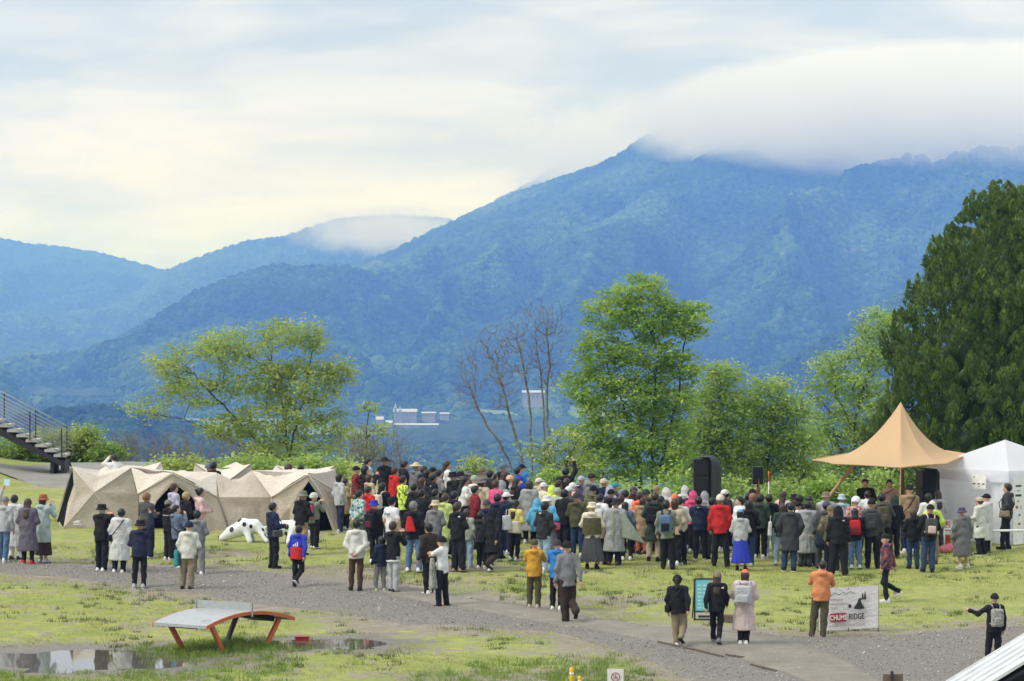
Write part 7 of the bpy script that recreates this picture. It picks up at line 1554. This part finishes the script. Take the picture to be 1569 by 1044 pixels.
(1139, 872, 990, 'close', -8, 'poncho:ppink', 'slim:black', ['cap:corange', 'bob:hbrown'], 'person in pale pink translucent poncho and orange cap, right of three walkers', [('backpack', 'lgrey', 'large pale grey rain-covered backpack of the right walker', 1.35)], N_, 'white'),
# musicians
(1329, 734, N_, 'front', 172, 'shirt:black', 'pants:black', ['short:hblack'], 'musician in black shirt with guitar facing the crowd', [('guitar', 'dark acoustic guitar held by the musician'), ('mic', 'microphone on a boom stand left of the guitarist')], 1.66),
(1369, 735, N_, 'front', 176, 'shirt:lpink', 'pants:black', ['short:hblack'], 'musician in pink shirt with dark hair facing the crowd', [], 1.66),
]
for row in CROWD:
    r = list(row)+[()]*(10-len(row)) if len(row) < 10 else list(row)
    person(r[0], r[1], r[2], r[3], r[4], r[5], r[6], r[7], r[8], r[9] or (), r[10] if len(r) > 10 else None, r[11] if len(r) > 11 else None)
# ================================================================== SMALL THINGS ON THE MEADOW
def small_things():
    YEL = plain('post_yellow', (.72, .44, .02), .5); WHT = plain('sign_white', (.74, .72, .74), .5); GREY = plain('post_grey', (.35, .35, .36), .5); RED = plain('sign_red', (.42, .10, .13), .5); BRN = plain('old_board', (.16, .125, .09), .85); INK = plain('sign_ink', (.07, .05, .06), .6)
    def post(px, top, base, r, label):
        b = on(px, base); o = thing('bollard', b, label, 'post', 'yellow posts at the bottom edge'); h = (base-top)/px_per_m(b.y)
        MB().tube([(0, 0, -.05), (0, 0, h-.02), (0, 0, h)], [r, r, r*.8], 12).build('shaft', YEL, o, True); MB().tube([(0, 0, h*.8), (0, 0, h*.86)], r*1.04, 12).build('reflector', WHT, o, True)
    post(876, 1023, 1078, .045, 'taller yellow post at the bottom edge left of the no-smoking sign'); post(888, 1036, 1084, .035, 'shorter yellow post at the bottom edge beside the taller one')
    b = on(943, 1080); k = 1/px_per_m(b.y); o = thing('no_smoking_sign', b, 'white square no-smoking sign with a struck red ring at the bottom edge', 'sign'); w = 25*k; h = 26*k; zc = (1080-1038)*k
    MB().box((0, 0, zc), (w, .012, h)).build('plate', WHT, o, bevel=.003); MB().box((0, .03, zc/2), (.04, .04, zc+.1)).build('post', GREY, o)
    ring = [(.082*math.cos(t*math.pi/18), -.012, zc+.01+.082*math.sin(t*math.pi/18)) for t in range(37)]; MB().tube(ring, .008, 5, False).build('ring', RED, o, True)
    MB().bar((-.055, -.013, zc+.065), (.055, -.013, zc-.045), .014, .006).build('slash', RED, o); MB().bar((-.05, -.010, zc-.02), (.04, -.010, zc+.01), .022, .006).build('cigarette', INK, o); MB().bar((-.01, -.010, zc+.0), (.012, -.010, zc+.06), .014, .006).build('smoke', INK, o)
    b = on(1368, 1092); k = 1/px_per_m(b.y); o = thing('board_sign', b, 'weathered brown board sign seen from behind at the bottom edge', 'sign'); zc = (1092-1046)*k
    MB().box((0, 0, zc), (31*k, .03, 26*k)).build('board', BRN, o, bevel=.004); MB().box((-.02, -.05, (1092-1028)*k/2), (.055, .055, (1092-1028)*k)).build('post', plain('post_dark', (.05, .04, .035), .8), o); MB().box((14*k, -.03, zc), (.02, .03, 30*k)).build('batten', BRN, o)
    # barrier before the white tent
    TAPE = plain('barrier_white', (.80, .80, .82), .45); pa = on(1447, 845); pb = on(1590, 847); o = thing('rope_barrier', pa, 'white rail barrier stretched in front of the white tent', 'barrier'); d = pb-pa
    MB().tube([(0, 0, .60), tuple(d*.5+Vector((0, 0, .575))), tuple(d+Vector((0, 0, .60)))], .032, 8).build('rail', TAPE, o, True)
    for t in (0, .5, 1): q = pa+d*t; MB().tube([tuple(d*t+Vector((0, 0, gz(q.x, q.y)-pa.z))), tuple(d*t+Vector((0, 0, .62)))], .02, 8).build('post', TAPE, o, True)
    b = on(1451, 838); o = thing('metal_frame', b, 'small white metal stand behind the grey raincoat', 'stand')
    for x in (-.12, .12):
        for y in (-.12, .12): MB().tube([(x, y, 0), (x, y, .72)], .014, 6).build('leg', TAPE, o, True)
    for y in (-.12, .12):
        for z in (.35, .72): MB().tube([(-.12, y, z), (.12, y, z)], .012, 6).build('crossbar', TAPE, o, True)
    b = on(1451, 834); o = thing('traffic_cone', b, 'orange traffic cone with white bands behind the barrier', 'cone'); ORG = plain('cone_orange', (.72, .13, .04), .5)
    MB().box((0, 0, .02), (.30, .30, .04)).build('base', ORG, o, bevel=.01); MB().tube([(0, 0, .04), (0, 0, .62)], [.11, .03], 16).build('cone', ORG, o, True); MB().tube([(0, 0, .26), (0, 0, .36)], [.084, .067], 16).build('band', TAPE, o, True); MB().tube([(0, 0, .45), (0, 0, .52)], [.056, .044], 16).build('band', TAPE, o, True)
    b = on(1450, 847); o = thing('pink_bag', b, 'pink bag lying on the grass at the foot of the cone', 'bag')
    obj('sack', sdf_mesh('sack', lambda X, Y, Z: np.maximum(smin(ell(X, Y, Z, (-.05, 0, .09), (.16, .12, .12)), ell(X, Y, Z, (.09, .02, .12), (.11, .1, .13)), .05)+.006*np.sin(40*X+30*Z), -Z), (-.3, -.2, -.03), (.3, .2, .32), .024), fabric('bag_pink', (.72, .22, .26), .6), o); MB().tube([(-.03, 0, .2), (0, 0, .30), (.06, 0, .22)], .01, 5).build('handle', fabric('bag_pink', (.72, .22, .26)), o)
    # loose edging boards beside the track
    for i, (a, c) in enumerate((((1008, 988), (1062, 1000)), ((1064, 1000), (1108, 1011)), ((1112, 1008), (1140, 1012)), ((1150, 1023), (1190, 1033)))):
        p = on(*a); q = on(*c); o = thing('edging_board', p, ['long dark edging board nearest the black-clad walker', 'second edging board along the track', 'short loose board lying on the track', 'edging board nearest the bottom edge'][i], 'board', 'wooden edging along the track'); m = (q-p); MB().bar((0, 0, .07), tuple(m+Vector((0, 0, .07))), .03, .03).build('plank', plain('edging_wood', (.12, .095, .07), .85), o); MB().bar(tuple(m*.5), tuple(m*.5+Vector((0, .03, .09))), .03).build('peg', plain('edging_wood', (.12, .095, .07)), o)
    # objects lying in the puddle
    b = on(463, 984); o = thing('red_crate', b, 'small red plastic box lying in the puddle right of the curved table', 'box'); RP = plain('red_plastic', (.30, .03, .03), .4); MB().box((0, 0, .055), (.30, .3, .13)).build('shell', RP, o, bevel=.012); MB().box((0, 0, .125), (.33, .33, .02)).build('rim', RP, o, bevel=.005)
    b = on(538, 984); o = thing('stone', b, 'dark flat stone at the right end of the puddle', 'stone'); obj('stone_body', sdf_mesh('stone_body', lambda X, Y, Z: ell(X, Y, Z, (0, 0, .03), (.12, .14, .055))+.01*np.sin(30*X)*np.sin(23*Y+9*Z), (-.2, -.2, -.06), (.2, .2, .14), .024), plain('stone_dark', (.06, .055, .05), .7), o)
small_things()
def hut():
    ROOF = plain('sheet_roof', (.66, .68, .70), .45, .4, .2, var=.2, scale=3); DARK = plain('eave_shadow_dark', (.016, .017, .019), .7); d0, d1 = 55.5, 57.7  # gable and fascia coloured near black as the shadow under the roof
    lo_n = at(1515, 1046, d0); sl = (at(1569, 1013, d0).z-lo_n.z)/(at(1569, 1013, d0).x-lo_n.x); xe = at(1410, 1046, d0).x; rx = at(1720, 940, d0).x
    b = Vector((at(1600, 1100, d0).x, d0+1, gz(at(1600, 1100, d0).x, d0+1))); root = thing('hut', b, 'small hut with pale sheet-metal roof and shadow-dark gable at lower right corner', 'building')
    zr = lambda x: lo_n.z + sl*(x-lo_n.x)
    n = 5; th = .05
    for i in range(n):                        # roofing sheets laid side by side along the slope
        y0 = d0+(d1-d0)*i/n+.006; y1 = d0+(d1-d0)*(i+1)/n-.006; V = []
        for (x, y) in ((xe, y0), (rx, y0), (rx, y1), (xe, y1)): V.append(Vector((x, y, zr(x)))-b)
        V += [v-Vector((0, 0, th)) for v in V]; m = MB(); m.v = V; m.f = [(0, 1, 2, 3), (7, 6, 5, 4), (0, 4, 5, 1), (1, 5, 6, 2), (2, 6, 7, 3), (3, 7, 4, 0)]; m.build('roof_sheet', ROOF, root)
        MB().bar(Vector((xe, y1, zr(xe)+.015))-b, Vector((rx, y1, zr(rx)+.015))-b, .03, .02).build('seam', ROOF, root)
    zb = b.z-.5; V = [(xe+.25, zr(xe+.25)-th-.02), (rx, zr(rx)-th-.02), (rx, zb), (xe+.25, zb)]
    for y, nm in ((d0+.18, 'gable_wall'), (d1-.2, 'rear_wall')): o = rect_poly_mesh(nm, [(x-b.x, z-b.z) for x, z in V], .1); obj(nm, o, DARK, root, (0, y-b.y, 0))
    MB().bar(Vector((xe, d0+.03, zr(xe)-.14))-b, Vector((rx, d0+.03, zr(rx)-.14))-b, .16, .04).build('fascia', DARK, root)
    V2 = [(x+.0, z) for x, z in ((2*rx-xe, zr(xe)), (rx, zr(rx)))]
    m = MB(); m.v = [Vector((rx, d0, zr(rx)))-b, Vector((2*rx-xe, d0, zr(xe)))-b, Vector((2*rx-xe, d1, zr(xe)))-b, Vector((rx, d1, zr(rx)))-b]; m.v += [v-Vector((0, 0, th)) for v in m.v]; m.f = [(0, 1, 2, 3), (7, 6, 5, 4), (0, 4, 5, 1), (1, 5, 6, 2), (2, 6, 7, 3), (3, 7, 4, 0)]; m.build('roof_slope', ROOF, root)
hut()
# ================================================================== GROUND COVER
def cover():
    R_ = np.random.default_rng(5)
    def blades(P, n_each, hgt, spread, w, mat, name, var):
        c = np.repeat(P, n_each, 0); N = len(c); hh = np.repeat(hgt, n_each)*R_.uniform(.5, 1.2, N); sp = np.repeat(spread, n_each)
        a = c.copy(); a[:, :2] += R_.normal(0, 1, (N, 2))*sp[:, None]; d = R_.normal(0, .45, (N, 3)); d[:, 2] = 1; d /= np.linalg.norm(d, axis=1, keepdims=True)
        th = R_.uniform(0, 2*math.pi, N); side = np.stack([np.cos(th), np.sin(th), 0*th], 1)*w*R_.uniform(.6, 1.4, N)[:, None]
        V = np.stack([a-side-np.array([0, 0, .01]), a+side-np.array([0, 0, .01]), a+d*hh[:, None]], 1).reshape(-1, 3); F = np.arange(3*N).reshape(N, 3)
        me = mesh_from(name, V, F, False); set_attr(me, 'var', np.repeat(np.clip(np.repeat(var, n_each)+R_.normal(0, .15, N), 0, 1), 3)); return obj(name, me, mat)
    G = leaf_material('grass_blade', (.16, .23, .045), (.33, .39, .09), (.54, .52, .19), .25); G2 = leaf_material('grass_tuft', (.05, .08, .02), (.11, .155, .035), (.22, .26, .07), .2)
    def scatter(n, y0, y1, dens):
        out = []
        y = y0+(y1-y0)*R_.random(n*3); x = (R_.random(n*3)-.5)*.275*y
        keep = R_.random(n*3) < dens(x, y); x = x[keep][:n]; y = y[keep][:n]; return np.stack([x, y, ground_z(x, y)], 1)
    def pd(x, y): return path_dist(x, y, path_poly)
    def wetness(x, y):
        w = np.zeros(x.shape)
        for p in PUDDLES: w = np.maximum(w, 1-smooth(.95, 1.5, pud_r(p, x, y)))
        return w
    def dens(x, y):
        p = pd(x, y); m = fbm(x*.55*1.6, y*.55, 4, 19); return smooth(.18, -.35, p)*smooth(.40, .55, m)*(1-wetness(x, y))
    P = scatter(26000, 74, 112, dens)
    tag(blades(P, 5, R_.uniform(.025, .07, len(P)), R_.uniform(.03, .10, len(P)), .006, G, 'grass', fbm(P[:, 0]*.7, P[:, 1]*.5, 3, 3)), 'short yellow-green meadow grass', None, None, 'stuff')
    # darker coarse tufts
    def d2(x, y): return smooth(.1, -.3, pd(x, y))*smooth(.5, .62, fbm(x*.8+9, y*.35, 3, 44))*(1-.8*wetness(x, y))
    P2 = scatter(1500, 76, 116, d2)
    tag(blades(P2, 26, R_.uniform(.05, .13, len(P2)), R_.uniform(.04, .13, len(P2)), .008, G2, 'grass_tufts', R_.uniform(.2, .8, len(P2))), 'coarse dark green grass tufts', None, None, 'stuff')
    # lush grass left standing under the table and along the lower banks
    c = on(345, 993); q = R_.normal(0, 1, (520, 2))*np.array([.85, .9]); P3 = np.stack([c.x+q[:, 0], c.y+q[:, 1], ground_z(c.x+q[:, 0], c.y+q[:, 1])], 1)
    def d3(x, y): px = x/y*F_PX+W_PX/2; return smooth(.1, -.4, pd(x, y))*smooth(.46, .56, fbm(x*.6+3, y*.4, 3, 52))*smooth(86.5, 82.5, y)*(1-wetness(x, y))
    P4 = scatter(1500, 74, 86, d3); P3 = np.concatenate([P3, P4])
    tag(blades(P3, 22, R_.uniform(.07, .19, len(P3)), R_.uniform(.05, .13, len(P3)), .008, leaf_material('grass_lush', (.09, .15, .025), (.19, .29, .045), (.34, .44, .09), .25), 'long_grass', R_.uniform(.2, .8, len(P3))), 'long green grass under the table and on the banks', None, None, 'stuff')
    # stones of the path
    def d5(x, y): return smooth(-.1, .5, pd(x, y))*(1-.8*(path_dist(x, y, track_poly) > 0))
    S = scatter(11000, 74, 112, d5); N = len(S); r = R_.uniform(.010, .028, N)**1.0; r[R_.random(N) < .04] *= 1.9
    oc = np.array([(1, 0, 0), (0, 1, 0), (-1, 0, 0), (0, -1, 0), (0, 0, .8), (0, 0, -.5)], float); ft = np.array([(0, 1, 4), (1, 2, 4), (2, 3, 4), (3, 0, 4), (1, 0, 5), (2, 1, 5), (3, 2, 5), (0, 3, 5)])
    th = R_.uniform(0, 6.28, N); ca, sa = np.cos(th), np.sin(th); o = oc[None]*R_.uniform(.6, 1.3, (N, 6, 1))*r[:, None, None]; o2 = o.copy(); o2[..., 0] = o[..., 0]*ca[:, None]-o[..., 1]*sa[:, None]; o2[..., 1] = o[..., 0]*sa[:, None]+o[..., 1]*ca[:, None]
    V = (S[:, None]+np.array([0, 0, .05])+o2).reshape(-1, 3); F = (ft[None]+6*np.arange(N)[:, None, None]).reshape(-1, 3); me = mesh_from('gravel', V, F, False); set_attr(me, 'var', np.repeat(R_.random(N), 6))
    t = NT('stone_chips'); t.set(t.ramp(t.attr('var'), [(0, (.17, .155, .14)), (.6, (.31, .29, .26)), (1, (.54, .51, .46))]), .8, .3); tag(obj('gravel', me, t.m), 'loose grey stones of the gravel path', None, None, 'stuff')
cover()
